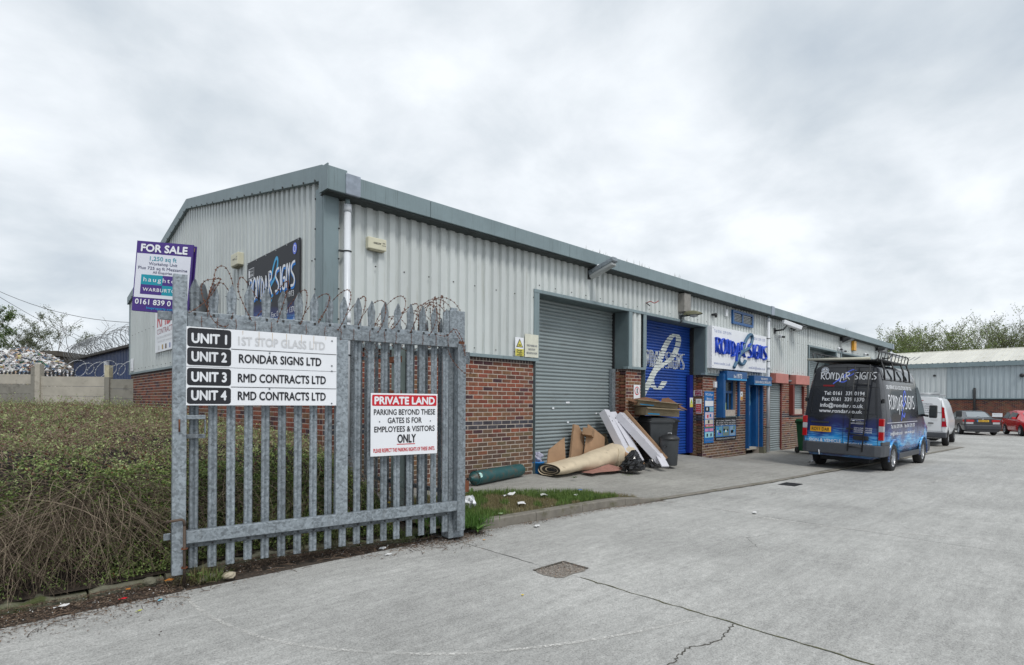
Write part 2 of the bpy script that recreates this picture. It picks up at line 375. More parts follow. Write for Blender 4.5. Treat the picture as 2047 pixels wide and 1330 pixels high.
def text(s, fn, x0, y0, w, h, mat, parent, weight=0, shear=0, name='lettering', layer=0, spacing=1.0, cap=.70):
    """fit the string into width w with capital height h, lower left at x0,y0"""
    v, f_ = glyphs(s, 0, shear, spacing); ex = weight * 1.25 * h / cap
    mn, mxx = v[:, 0].min(), v[:, 0].max(); sx = (w - 1.2*ex) / (mxx - mn) if w else h / cap; mb = MB()
    for k, (dx, dy) in enumerate(((0, 0),) if ex == 0 else ((0, .0), (.6*ex, .7*ex), (1.2*ex, 0), (.6*ex, -.7*ex))):
        mb.add([fn(x0 + dx + (a - mn) * sx, y0 + dy + b * h / cap, layer + k*.00025) for a, b in v], f_)
    return obj(name, mb, mat, parent)
def rect(fn, x0, y0, x1, y1, mat, parent, name='panel', layer=0, nx=1, ny=1, rad=0):
    mb = MB()
    if rad:
        P = []
        for cx_, cy_, a0 in ((x1-rad, y0+rad, -90), (x1-rad, y1-rad, 0), (x0+rad, y1-rad, 90), (x0+rad, y0+rad, 180)):
            for k in range(5): a = R(a0 + 22.5*k); P.append(fn(cx_ + rad*math.cos(a), cy_ + rad*math.sin(a), layer))
        mb.add(P, [tuple(range(len(P)))])
    else: mb.grid([[fn(x0 + (x1-x0)*i/nx, y0 + (y1-y0)*j/ny, layer) for i in range(nx+1)] for j in range(ny+1)])
    return obj(name, mb, mat, parent)
def ribbon(mb, fn, pts, w, layer=0):
    pts = [Vector((p[0], p[1])) for p in pts]; k = len(pts); V = []
    for i, p in enumerate(pts):
        t = (pts[min(i+1, k-1)] - pts[max(i-1, 0)]); t.normalize(); n = Vector((-t.y, t.x)) * (w/2)
        if i == 0: p = p - t*w*.3
        if i == k-1: p = p + t*w*.3
        V += [fn(*(p + n), layer), fn(*(p - n), layer)]
    mb.add(V, [(2*i, 2*i+1, 2*i+3, 2*i+2) for i in range(k-1)])
LOGO = {  # thin deco capitals drawn as strokes in a unit box
 'R': [[(0, 1), (.55, 1), (.78, .88), (.70, .66), (.25, .5), (.85, -.05)], [(.12, 1), (.12, 0)]],
 'O': 'o', 'N': [[(.08, 0), (.08, .85), (.2, 1), (.34, .95), (.55, .5), (.6, .2), (.62, 0)], [(.62, 0), (.66, .6), (.78, 1)]],
 'D': [[(.05, 1), (.35, .98), (.75, .7), (.8, .35), (.55, .04), (.02, 0)], [(.2, 1), (.2, 0)]],
 'A': [[(.0, -.35), (.12, .2), (.4, 1), (.62, .5), (.75, -.05)], [(.12, .38), (.7, .38)]],
 'S': [[(.85, 1), (.4, .98), (.1, .82), (.18, .62), (.65, .38), (.78, .18), (.55, .0), (.05, 0)]],
 'I': [[(.2, 1), (.2, 0)]], 'G': [[(.8, .98), (.4, 1), (.08, .7), (.08, .25), (.35, .0), (.75, .02), (.78, .45), (.4, .45)]], ' ': []}
SWASH = [(0, 0), (.17, .2), (.44, .52), (.63, .81), (.82, .98), (.95, 1.0), (1, .91), (.93, .75), (.78, .6), (.51, .48), (.34, .4), (.25, .28), (.31, .15), (.48, .12), (.61, .23)]
def logo(fn, x0, y0, w, h, parent, face, shade=None, swash=None, sw=.13, layer=1, offset=(.02, -.1)):
    word = 'RONDAR SIGNS'; adv = {'I': .42, ' ': .62}; total = sum(adv.get(c, .98) for c in word); ux = w / total
    mbs = MB(); mbf = MB(); x = x0
    lift = {3: -.08, 4: -.1}
    for i, c in enumerate(word):
        a = adv.get(c, .98) * ux
        st = LOGO[c]
        if st == 'o': st = [[(.45 + .42*math.cos(t), .5 + .52*math.sin(t)) for t in np.linspace(0, 2*PI, 17)]]; 
        for s_ in st:
            pp = [Vector((x + px*ux*.95, y0 + (py + lift.get(i, 0))*h)) for px, py in s_]
            if len(pp) > 2: pp = catmull([(p.x, p.y, 0) for p in pp], 4)
            if shade: ribbon(mbs, fn, [(p[0] + offset[0]*h, p[1] + offset[1]*h) for p in pp], sw*h, layer*.002)
            ribbon(mbf, fn, pp, sw*h*.85, layer*.002 + .002)
        x += a
    if swash:
        sx, sy, sw_, sh_, mat = swash; mb = MB(); p = catmull([(sx + a*sw_, sy + b*sh_, 0) for a, b in SWASH], 6)
        ribbon(mb, fn, p, h*.16, layer*.002 - .001); obj('swash', mb, mat, parent)
    if shade: obj('letter_shadow', mbs, shade, parent)
    return obj('lettering', mbf, face, parent)

# ---------------------------------------------------------------- ground
def road_z(x, y=0): return -.18 - .006 * max(0.0, x - 4)
KL = [(4.35, 5.06), (5.5, 5.0), (6.6, 4.96), (7.5, 4.82), (9.0, 4.68), (11.4, 4.44), (13.5, 4.33), (18, 4.02), (22.8, 3.76), (28.5, 3.45)]
def kerb_y(x):
    if x <= KL[0][0]: return KL[0][1]
    for (a, b), (c, d) in zip(KL, KL[1:]):
        if x <= c: return b + (d - b) * (x - a) / (c - a)
    return KL[-1][1]
def sstep(a, b, x): t = min(1, max(0, (x - a) / (b - a))); return t*t*(3 - 2*t)
def lip(x): return .11 - .085 * sstep(7.0, 8.0, x) - .015 * sstep(18, 24, x)
def apron_z(x, y):
    yk = kerb_y(x); t = min(1, max(0, (y - yk) / (7.4 - yk)))
    zf = 0.0 - .20 * sstep(13.2, 15.2, x) - .006 * max(0, x - 15)
    return (road_z(x) + lip(x)) * (1 - t) + zf * t
mb = MB(); mb.grid([[(x, y, -.40 if x < 45 else -.50) for x in (-150, -30, 0, 30, 60, 300)] for y in (-250, -30, 0, 30, 300)])
tag(obj('ground', mb, DIRTG), 'brown earth beneath and beyond the concrete yard', kind='structure')
yard = tag(link('yard', None), 'pale brushed concrete yard laid in bays', kind='structure')
JX = [3.82, 7.87, 11.95, 16.0, 20.1, 24.2, 28.3, 32.4, 36.5, 40.6, 44.7, 51.5]
def slab(x0, x1, y0, yf, zf, nx, ny, mat, name, nrag=.004):
    mb = MB(); P = []
    xs = [x0 + (x1-x0)*i/nx for i in range(nx+1)]
    for j in range(ny+1):
        row = []
        for i, x in enumerate(xs):
            ya = y0; yb = yf(x); y = ya + (yb-ya)*j/ny
            xx = x + (random.uniform(-nrag, nrag) if i in (0, nx) else 0)
            row.append((xx, y, zf(x, y)))
        P.append(row)
    mb.grid(P)
    # skirts
    for edge in ([r_[0] for r_ in P], [r_[-1] for r_ in P], P[0], P[-1]):
        mb.grid([edge, [(a, b, c - .12) for a, b, c in edge]])
    return obj(name, mb, mat, yard)
def yk_road(x):
    if x < 4.35: return 5.5
    return kerb_y(x) - .004
slab(-16, 3.82 - .006, -12, lambda x: 5.05 if x < 3.3 else 5.05, lambda x, y: road_z(x), 12, 40, CONC, 'concrete_slab')
for a, b in zip(JX, JX[1:]):
    if a < 28: slab(a + .006, b - .004, -12, yk_road, lambda x, y: road_z(x), 8, 24, CONC, 'concrete_slab')
    else: slab(a + .005, b - .005, -12, lambda x: 14.0, lambda x, y: road_z(x), 4, 16, CONC, 'concrete_slab')
slab(-16, 3.80, 5.052, lambda x: 5.62, lambda x, y: road_z(x) - .012 - .03*(y-5.05), 14, 2, SOIL, 'soil_edge')
mb = MB(); mb.grid([[(x, y, road_z(x) - .012) for x in (-16, 4, 20, 52)] for y in (-12, 4.3)])
obj('joint_filler', mb, M('moss_filler', (.065, .07, .03), .95, 0, .4, 12), yard)
APX = [7.45, 10.9, 14.4, 18.4, 22.4, 26.4, 28.4]
def apron(a, b, ylow=None):
    mb = MB(); nx = max(4, int((b-a)*4)); P = []
    for j in range(13):
        P.append([(a + (b-a)*i/nx, (ylow(a + (b-a)*i/nx) if ylow else kerb_y(a + (b-a)*i/nx)) * (1-j/12) + 8.3*j/12, 0) for i in range(nx+1)])
    P = [[(x, y, apron_z(x, y)) for x, y, _ in r_] for r_ in P]; mb.grid(P)
    mb.grid([P[0], [(x, y, z-.15) for x, y, z in P[0]]]); mb.grid([[r_[0] for r_ in P], [(r_[0][0], r_[0][1], r_[0][2]-.1) for r_ in P]])
    obj('apron_slab', mb, CONCA, yard)
GE = [(3.8, 6.75), (4.8, 6.6), (5.9, 6.25), (6.6, 5.75), (7.45, 4.95)]   # upper edge of the grass strip
def grass_top(x):
    if x <= GE[0][0]: return GE[0][1]
    for (a, b), (c, d) in zip(GE, GE[1:]):
        if x <= c: return b + (d-b)*(x-a)/(c-a)
    return GE[-1][1]
apron(3.42, 7.446, grass_top)
for a, b in zip(APX, APX[1:]): apron(a + .004, b - .004)
mb = MB(); nx = 24; P = [[(3.7 + 3.85*i/nx, 0, 0) for i in range(nx+1)] for j in range(9)]
P = [[(x, (kerb_y(x)+.02)*(1-j/8) + (grass_top(x)+.02)*j/8, 0) for x, _, _ in r_] for j, r_ in enumerate(P)]
mb.grid([[(x, y, apron_z(x, y) + .012*math.sin(x*7+y*5) - .01) for x, y, _ in r_] for r_ in P])
tag(obj('grass_verge', mb, M('verge_soil', (.085, .075, .035), .95, 0, .35, 9, .5, 50)), 'rough grassy verge between the kerb and the warehouse apron', kind='structure')
kerb = tag(link('kerb', None), 'concrete kerb along the grass verge and the loading apron', kind='structure')
x = 4.34
while x < 27.5:
    L_ = .91; x2 = x + L_; mb = MB(); P = []
    for i in range(4):
        xx = x + .004 + (L_ - .008)*i/3; yk = kerb_y(xx); zt = road_z(xx) + lip(xx) + .004
        P.append((xx, yk, zt))
    o = [[(a, b - .012, c - .2) for a, b, c in P], [(a, b - .008, c - .012) for a, b, c in P], [(a, b + .006, c) for a, b, c in P], [(a, b + .12, c + .001) for a, b, c in P], [(a, b + .12, c - .2) for a, b, c in P]]
    mb.grid(o); mb.add([o[k][0] for k in range(5)], [(4, 3, 2, 1, 0)]); mb.add([o[k][-1] for k in range(5)], [(0, 1, 2, 3, 4)])
    obj('kerb_stone', mb, KERB, kerb); x = x2
# broken mossy edging under the hedge and behind the gate
ED = [(-3.5, 5.50), (-2.2, 5.46), (-1.1, 5.44), (.05, 5.43), (.62, 5.41), (1.15, 5.46), (1.75, 5.62), (2.4, 5.55), (2.95, 5.42), (3.5, 5.15)]
for (a, b), (c, d) in zip(ED, ED[1:]):
    mb = MB(); n = 6; P = []
    for i in range(n+1):
        t = .015 + .97*i/n; xx = a + (c-a)*t; yy = b + (d-b)*t + random.uniform(-.012, .012); zt = -.135 + random.uniform(-.022, .016)
        P.append((xx, yy, zt))
    o = [[(p[0], p[1]-.01, -.26) for p in P], [(p[0], p[1], p[2]-.02) for p in P], [(p[0], p[1]+.02, p[2]) for p in P], [(p[0], p[1]+.13, p[2]-.005) for p in P], [(p[0], p[1]+.15, -.26) for p in P]]
    mb.grid(o); mb.add([o[k][0] for k in range(5)], [(4, 3, 2, 1, 0)]); mb.add([o[k][-1] for k in range(5)], [(0, 1, 2, 3, 4)])
    obj('edging_stone', mb, KERBM, kerb)

# ---------------------------------------------------------------- brickwork
RED = [(.235, .074, .048), (.195, .062, .042), (.26, .088, .054), (.185, .08, .052), (.15, .055, .042)]
MIX = [(.19, .10, .058), (.165, .088, .055), (.21, .115, .062), (.115, .06, .048), (.18, .078, .053), (.215, .088, .053)]
BRN = [(.155, .10, .062), (.135, .085, .058), (.17, .095, .062), (.125, .08, .06), (.15, .11, .065), (.11, .07, .055)]
ENG = [(.075, .07, .08), (.055, .05, .06), (.09, .085, .10), (.06, .06, .075)]
PUR = [(.095, .045, .05), (.075, .04, .045)]
SOL = [(.095, .07, .07), (.078, .06, .065), (.11, .08, .072)]
BMESH = {}
def brick_mesh(w, h, d, c):
    k = (round(w, 3), h, d, c)
    if k not in BMESH:
        mb = MB(); b = .003; x, z = w/2, h/2
        mb.add([(-x, 0, -z), (x, 0, -z), (x, 0, z), (-x, 0, z), (-x+b, -d, -z+b), (x-b, -d, -z+b), (x-b, -d, z-b), (-x+b, -d, z-b)],
               [(4, 5, 6, 7), (0, 1, 5, 4), (1, 2, 6, 5), (2, 3, 7, 6), (3, 0, 4, 7)])
        BMESH[k] = mb.mesh('brick', BRICK, col=c)
    return BMESH[k]
def pal(z, u=0):
    if .878 < z < 1.028: p = ENG
    elif z > 1.6: p = RED if random.random() > .35 else MIX
    elif z > 1.028: p = MIX if random.random() > .4 else RED
    elif z > .62: p = random.choice((MIX, RED, BRN))
    else: p = BRN if random.random() > .15 else MIX
    if p is not ENG and random.random() < .08: p = PUR
    return random.choice(p)
def brick_wall(parent, origin, rotz, length, zlo, ztop=2.078, single=None, soldier=True, label=None, plain=False, off=0, zbase=None):
    """wall running along local +x, face towards local -y; bricks proud of the mortar. single(x,z) -> brick is its own object"""
    w = link('brick_wall', None, parent, origin, rotz)
    if label: w['label'] = label
    zb = zlo if zbase is None else zbase
    mb = MB(); mb.box((0, 0, zb), (length, .20, ztop + .215)); obj('mortar', mb, MORT, w)
    mj = MB(); cols = []; row = 0; z = ztop - .0375
    while z > zb - .02:
        x = -.1125 if row % 2 else 0.0
        x += off
        while x < length - .01:
            a = max(x + .006, 0.002); b = min(x + .219, length - .002)
            if b - a > .03:
                c = pal(z) if not plain else random.choice(RED + MIX[:1] + PUR)
                if single and single((a+b)/2, z):
                    o = link('brick', brick_mesh(b - a, .062, .004, c), w, ((a+b)/2, random.uniform(-.0012, .0012), z))
                else:
                    k = len(mj.v); bb = .003; d = -.004
                    mj.add([(a, 0, z-.031), (b, 0, z-.031), (b, 0, z+.031), (a, 0, z+.031), (a+bb, d, z-.028), (b-bb, d, z-.028), (b-bb, d, z+.028), (a+bb, d, z+.028)],
                           [(4, 5, 6, 7), (0, 1, 5, 4), (1, 2, 6, 5), (2, 3, 7, 6), (3, 0, 4, 7)]); cols += [c]*8
            x += .225
        z -= .075; row += 1
    if soldier:
        x = .002
        while x < length - .02:
            b = min(x + .062, length - .002); c = random.choice(SOL); z0, z1 = ztop + .005, ztop + .215; d = -.007; bb = .004
            mj.add([(x, 0, z0), (b, 0, z0), (b, 0, z1), (x, 0, z1), (x+bb, d, z0+bb), (b-bb, d, z0+bb), (b-bb, d, z1-bb), (x+bb, d, z1-bb)],
                   [(4, 5, 6, 7), (0, 1, 5, 4), (1, 2, 6, 5), (2, 3, 7, 6), (3, 0, 4, 7)]); cols += [c]*8; x += .075
    if mj.v: tag(link('brick', mj.mesh('bricks', BRICK, col=cols), w), kind='stuff')
    return w

# ---------------------------------------------------------------- profiled sheets
def sheets(parent, fn, u0, u1, zlo, zhi, mat, pitch=.19, per=5, depth=.046, name='cladding_sheet', fix=True):
    """fn(u, d, z) -> point, d outward; zlo / zhi numbers or functions of u"""
    zl = zlo if callable(zlo) else (lambda u: zlo); zh = zhi if callable(zhi) else (lambda u: zhi)
    u = u0; fx = MB()
    while u < u1 - .01:
        e = min(u + pitch*per, u1); prof = []; k = 0
        while u + k*pitch < e - 1e-4:
            b = u + k*pitch
            for du, d in ((0, 0), (.056, 0), (.078, depth), (.168, depth), (.19, 0)):
                du *= pitch/.19
                if b + du <= e + 1e-4 and (not prof or b + du > prof[-1][0] + 1e-5): prof.append((b + du, d))
            k += 1
        if len(prof) < 2: break
        lap = random.uniform(0, .004)
        mb = MB(); mb.grid([[fn(p, d + lap, zl(p)) for p, d in prof], [fn(p, d + lap, zh(p)) for p, d in prof]])
        obj(name, mb, mat, parent)
        if fix:
            for p, d in prof[3::10]:
                for z in [zl(p) + .09] + ([zl(p) + 1.15] if zh(p) - zl(p) > 1.6 else []):
                    c = Vector(fn(p - .03, depth + .006, z)); fx.obox(c, (.016, .016, .016))
        u = e
    if fix and fx.v: obj('fixing', fx, BOLT, parent)

FY, GX, RY = 7.345, 3.44, 7.74       # cladding base planes: front (y) and gable (x); recess of the doors
WH = thing('warehouse', 'long industrial unit with grey ribbed cladding over red brick and roller shutter doors', 'warehouse', (0, 0, 0))
front = lambda u, d, z: (u, FY - d, z)
gable = lambda u, d, z: (GX - d, u, z)
# brick walls of the front
brick_wall(WH, (3.43, 7.36, 0), 0, 7.62 - 3.43, -.05, single=lambda x, z: x > 5.28 - 3.43)
brick_wall(WH, (10.66, 7.36, 0), 0, 11.27 - 10.66, -.03, single=lambda x, z: True)
brick_wall(WH, (14.30, 7.36, 0), 0, 15.22 - 14.30, -.26, single=lambda x, z: z > .05)
brick_wall(WH, (15.22, 7.36, 0), 0, 1.10, -.26, ztop=.953, soldier=False)
brick_wall(WH, (16.32, 7.36, 0), 0, 17.06 - 16.32, -.26)
brick_wall(WH, (18.02, 7.36, 0), 0, 18.86 - 18.02, -.26)
brick_wall(WH, (19.86, 7.36, 0), 0, 20.66 - 19.86, -.26)
brick_wall(WH, (20.66, 7.36, 0), 0, 1.22, -.30, ztop=.953, soldier=False)
brick_wall(WH, (21.88, 7.36, 0), 0, 22.34 - 21.88, -.30)
brick_wall(WH, (25.5, 7.36, 0), 0, .68, -.35)
brick_wall(WH, (30.9, 7.36, 0), 0, 3.08, -.4)
# reveals of the door openings, facing back along -x
for x in (10.66, 14.30, 25.5, 30.9): brick_wall(WH, (x, 7.74, 0), -PI/2, .378, -.3 if x > 14 else -.03)
# gable
brick_wall(WH, (3.43, 20.85, 0), -PI/2, 20.85 - 7.36, 0, plain=True, single=lambda x, z: False)
# backing core so that no light leaks through
mb = MB(); mb.box((3.62, 7.82, 0), (33.9, 20.8, 4.3)); obj('light_block_core', mb, DARKI, WH)
# drip flashing under the cladding
def strip(name, a, b, mat=TRIM, bev=0): m_ = MB(); m_.box(a, b); return obj(name, m_, mat, WH, bevel=bev)
def roof_z(y): return 4.36 + (5.66 - 4.36) * (1 - abs(y - 14.09) / 6.79)
for a, b in ((3.36, 7.62), (10.62, 11.34), (14.26, 18.76)): strip('drip_flashing', (a, 7.275, 2.135), (b, 7.40, 2.19))
for a, b in ((18.80, 22.36), (25.46, 26.22), (30.88, 33.98)): strip('drip_flashing', (a, 7.28, 2.14), (b, 7.40, 2.19))
strip('drip_flashing', (3.375, 7.404, 2.135), (3.46, 20.9, 2.19))
# front cladding
sheets(WH, front, 3.60, 7.59, 2.19, 4.30, CLAD)
sheets(WH, front, 7.56, 14.40, 3.50, 4.30, CLAD)
sheets(WH, front, 10.80, 11.24, 2.19, 3.44, CLAD, fix=False)
sheets(WH, front, 14.40, 18.72, 2.19, 4.30, CLAD)
sheets(WH, front, 18.70, 22.28, 2.38, 4.30, CLAD)
sheets(WH, front, 22.28, 30.9, 3.56, 4.30, CLAD)
sheets(WH, front, 25.62, 26.14, 2.19, 3.50, CLAD, fix=False)
sheets(WH, front, 30.9, 33.9, 2.19, 4.30, CLAD)
sheets(WH, gable, 7.50, 20.82, 2.19, lambda u: roof_z(u) + .05, CLADG)
# corner flashings and verge
strip('corner_flashing', (3.385, 7.262, 2.14), (3.60, 7.30, 4.28)); strip('corner_flashing', (3.38, 7.3025, 2.14), (3.415, 7.52, 4.30))
strip('corner_flashing', (3.38, 20.80, 2.14), (3.415, 20.93, 4.36))
for a, b in ((7.22, 9.3), (9.3, 11.9), (11.9, 14.09), (14.09, 16.4), (16.4, 18.9), (18.9, 20.96)):
    e = .002; za, zb = roof_z(a), roof_z(b); mb = MB()
    mb.add([(3.33, a+e, za), (3.33, b-e, zb), (3.33, b-e, zb+.215), (3.33, a+e, za+.215), (3.60, a+e, za), (3.60, b-e, zb), (3.60, b-e, zb+.215), (3.60, a+e, za+.215)],
           [(0, 3, 2, 1), (4, 5, 6, 7), (0, 1, 5, 4), (3, 7, 6, 2), (0, 4, 7, 3), (1, 2, 6, 5)])
    obj('verge_flashing', mb, TRIM, WH)
    fx = MB()
    for k in range(int((b-a)/.38)): y = a + .2 + .38*k; fx.obox((3.325, y, roof_z(y) + .012), (.02, .018, .022))
    obj('fixing', fx, BOLT, WH)
mb = MB()
for z in np.arange(2.5, 4.2, .42): mb.obox((3.60, 7.255, z), (.018, .016, .018)); mb.obox((3.376, 7.515, z), (.016, .018, .018))
obj('fixing', mb, BOLT, WH)
# gutter box in lengths
gx = [3.345, 3.62, 5.0, 8.3, 9.75, 12.9, 15.6, 18.4, 21.3, 24.3, 27.3, 30.3, 34.0]
for a, b in zip(gx, gx[1:]): strip('gutter', (a + .003, 7.05, 4.195 if a > 3.4 else 4.19), (b - .003, 7.30, 4.455 if a > 3.4 else 4.51), TRIM, .008)
strip('gutter_end', (3.325, 7.04, 4.19), (3.342, 7.30, 4.53))
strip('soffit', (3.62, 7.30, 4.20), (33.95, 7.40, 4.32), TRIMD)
strip('gutter_underside', (3.36, 7.075, 4.176), (33.98, 7.33, 4.187), M('shaded_underside', (.045, .055, .055), .8, 0, .3, 5))  # near-black strip paints the shade beneath the gutter
# roof
for s_, y0, y1 in ((1, 7.15, 14.09), (2, 14.09, 20.95)):
    z0, z1 = roof_z(y0) + .1, roof_z(y1) + .1
    mb = MB(); mb.add([(3.6, y0, z0), (34, y0, z0), (34, y1, z1), (3.6, y1, z1)], [(0, 1, 2, 3)]); obj('roof', mb, TRIM, WH)
mb = MB(); mb.add([(33.98, 7.3, -.4), (33.98, 20.9, -.4), (33.98, 20.9, 4.4), (33.98, 14.09, 5.7), (33.98, 7.3, 4.4)], [(0, 1, 2, 3, 4)]); obj('end_wall', mb, CLADG, WH)
# door surrounds
def lintel(x0, x1, z=3.44):
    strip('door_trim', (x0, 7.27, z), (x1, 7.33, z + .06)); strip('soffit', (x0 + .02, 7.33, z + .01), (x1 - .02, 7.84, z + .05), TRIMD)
lintel(7.54, 14.46); lintel(22.26, 31.0, 3.50)
def jamb(x, z0, z1, w=.13): strip('door_trim', (x, 7.276, z0), (x + w, 7.298, z1))
jamb(7.545, 2.14, 3.44, .14); jamb(10.655, 2.16, 3.44); jamb(11.25, 2.16, 3.44, .12); jamb(14.285, 2.16, 3.44, .1)
jamb(22.27, 2.16, 3.50, .10); jamb(25.5, 2.16, 3.5, .12); jamb(26.12, 2.16, 3.5, .12)
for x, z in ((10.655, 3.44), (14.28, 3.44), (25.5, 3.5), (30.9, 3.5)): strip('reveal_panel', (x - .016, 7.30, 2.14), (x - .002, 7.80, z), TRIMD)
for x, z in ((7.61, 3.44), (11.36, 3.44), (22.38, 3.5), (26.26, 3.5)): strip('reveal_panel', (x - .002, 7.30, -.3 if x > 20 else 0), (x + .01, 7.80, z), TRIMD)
# roller shutters: curved slats
def shutter(x0, x1, z0, z1, mat, y=RY, label=None, pitch=.075, dent=0):
    s_ = link('roller_shutter', None, WH, (x0, y, 0))
    if label: s_['label'] = label
    prof = [(0, 0), (-.006, .006), (-.019, .018), (-.023, .036), (-.019, .054), (-.006, .066), (0, .075)]
    w = x1 - x0; mb = MB(); mb.smooth = True; k = pitch/.075
    mb.grid([[(0, d, z*k) for d, z in prof], [(w, d, z*k) for d, z in prof]]); me = mb.mesh('slat', mat)
    z = z0; n = 0
    while z < z1: link('slat', me, s_, (0, random.uniform(-.002, .002), z)); z += pitch
    mb = MB(); mb.box((0, .004, z0), (w, .03, z1)); obj('backing', mb, DARKI, s_)
    mb = MB(); mb.box((0, -.03, z0 - .03), (w, .01, z0 + .02)); obj('bottom_rail', mb, mat, s_)
    return s_
shutter(7.625, 10.64, .02, 3.44, SHG, label='large grey roller shutter door, closed')
shutter(11.37, 14.26, .02, 3.44, SHB, label='bright blue roller shutter painted with white lettering')
shutter(18.88, 19.85, -.2, 2.05, SHG, 7.41, 'narrow grey roller shutter over a doorway')
shutter(20.72, 21.86, .99, 2.05, SHG, 7.40, 'grey roller shutter over a window')
shutter(22.40, 25.48, -.3, 3.5, SHG, label='grey roller shutter partly hidden by the van'); shutter(26.28, 30.88, -.3, 3.5, SHG)
strip('guide_rail', (10.50, 7.62, 0), (10.62, 7.71, 2.14), GALV)
strip('guide_rail', (10.625, 7.66, 0), (10.655, 7.73, 3.43), DARKI)
strip('guide_rail', (14.03, 7.60, .0), (14.20, 7.70, 2.13), NAVYP); strip('guide_rail', (14.22, 7.62, 0), (14.28, 7.72, 3.43), DARKI)
strip('guide_rail', (19.84, 7.345, -.2), (19.88, 7.5, 2.05), REDD); strip('guide_rail', (20.56, 7.22, .98), (20.71, 7.352, 2.03), REDD); strip('guide_rail', (21.86, 7.3, .98), (21.90, 7.40, 2.0), REDD)
strip('guide_rail', (18.85, 7.354, -.2), (18.88, 7.46, 2.0), REDD)
strip('sill', (20.6, 7.30, .95), (21.9, 7.42, .985), REDD)
for x0, x1, y_ in ((18.90, 20.0, 7.17), (20.59, 21.92, 7.13)): strip('shutter_housing', (x0, y_, 2.05), (x1, 7.36, 2.37), REDP, .008)
# little marks on the grey shutter
for x, z, w in ((8.55, 1.22, .06), (8.98, 1.34, .12), (9.02, .92, .06), (10.0, 1.1, .05)): strip('sticker', (x, RY - .031, z), (x + w, RY - .026, z + .035), PW)
# office: window with blue shutter box
strip('shutter_housing', (15.20, 7.10, 2.02), (16.52, 7.36, 2.28), BLUEP, .006).__setitem__('label', 'blue shutter box over the office window, reading Est 1973')
strip('shutter_housing', (17.02, 7.10, 1.93), (18.36, 7.36, 2.22), BLUEP, .006).__setitem__('label', 'blue shutter box over the office door')
strip('guide_rail', (15.07, 7.14, .96), (15.20, 7.352, 2.2), BLUEP); strip('guide_rail', (16.42, 7.3, .98), (16.50, 7.352, 2.02), BLUEP)
win = link('office_window', None, WH); win['label'] = 'office window in a blue frame under a shutter box'
def kid(name, a, b, mat, par, bev=0): m_ = MB(); m_.box(a, b); return obj(name, m_, mat, par, bevel=bev)
kid('interior', (15.24, 7.56, .98), (16.30, 7.70, 2.06), DARKI, win)
for a, b in (((15.22, 7.43, .99), (15.30, 7.50, 2.05)), ((16.24, 7.43, .99), (16.31, 7.50, 2.05)), ((15.30, 7.43, .99), (16.24, 7.50, 1.07)), ((15.30, 7.43, 1.66), (16.24, 7.50, 1.73)), ((15.30, 7.43, 1.98), (16.24, 7.50, 2.05)), ((15.98, 7.435, 1.07), (16.03, 7.495, 1.66))): kid('frame', a, b, BLUEP, win)
kid('pane', (15.30, 7.465, 1.07), (15.98, 7.475, 1.66), GLASS, win); kid('pane', (16.03, 7.465, 1.07), (16.24, 7.475, 1.66), GLASS, win); kid('pane', (15.30, 7.465, 1.73), (16.24, 7.475, 1.98), GLASS, win)
kid('sill', (15.16, 7.32, .955), (16.36, 7.44, .988), TRIMD, win); kid('poster', (15.74, 7.455, 1.10), (15.90, 7.462, 1.38), M('lime_paper', (.45, .60, .20)), win); kid('poster', (15.5, 7.456, 1.09), (15.68, 7.462, 1.28), SIGNW, win)
mb = MB(); mb.lathe([(.01, -.03), (.05, -.02), (.055, .02), (.02, .05)], 10, (15.5, 7.45, 1.86)); obj('sticker', mb, M('orange_sticker', (.5, .12, .05)), win)
strip('reveal_panel', (16.312, 7.36, .99), (16.318, 7.56, 2.05), MORTD)
# door
dr = link('office_door', None, WH); dr['label'] = 'blue steel office door with a glazed notice panel'
kid('door_leaf', (17.16, 7.50, .0), (17.78, 7.55, 1.95), BLUEP, dr); kid('frame', (17.07, 7.36, -.02), (17.15, 7.56, 1.95), BLUEP, dr); kid('frame', (17.79, 7.36, -.02), (17.98, 7.56, 1.95), BLUEP, dr)
kid('frame', (17.15, 7.46, 1.88), (17.79, 7.58, 1.95), BLUEP, dr); kid('notice', (17.26, 7.488, 1.30), (17.66, 7.499, 1.72), M('pale_green_notice', (.20, .48, .50)), dr); kid('notice', (17.32, 7.485, 1.00), (17.62, 7.499, 1.11), PW, dr)
kid('notice', (17.42, 7.485, .74), (17.54, 7.499, .98), REDI, dr); kid('handle', (17.19, 7.45, .90), (17.24, 7.50, .98), BLACKP, dr); kid('threshold', (17.10, 7.34, -.08), (17.80, 7.56, -.005), M('pale_step', (.45, .42, .36)), dr); kid('notice', (17.42, 7.485, 1.14), (17.5, 7.499, 1.22), PW, dr)
strip('guide_rail', (18.02, 7.25, -.02), (18.08, 7.352, 1.93), BLUEP); strip('guide_rail', (17.0, 7.25, -.02), (17.06, 7.352, 1.93), BLUEP)
kid('backing', (17.0, 7.6, -.2), (18.05, 7.7, 2.1), DARKI, dr)
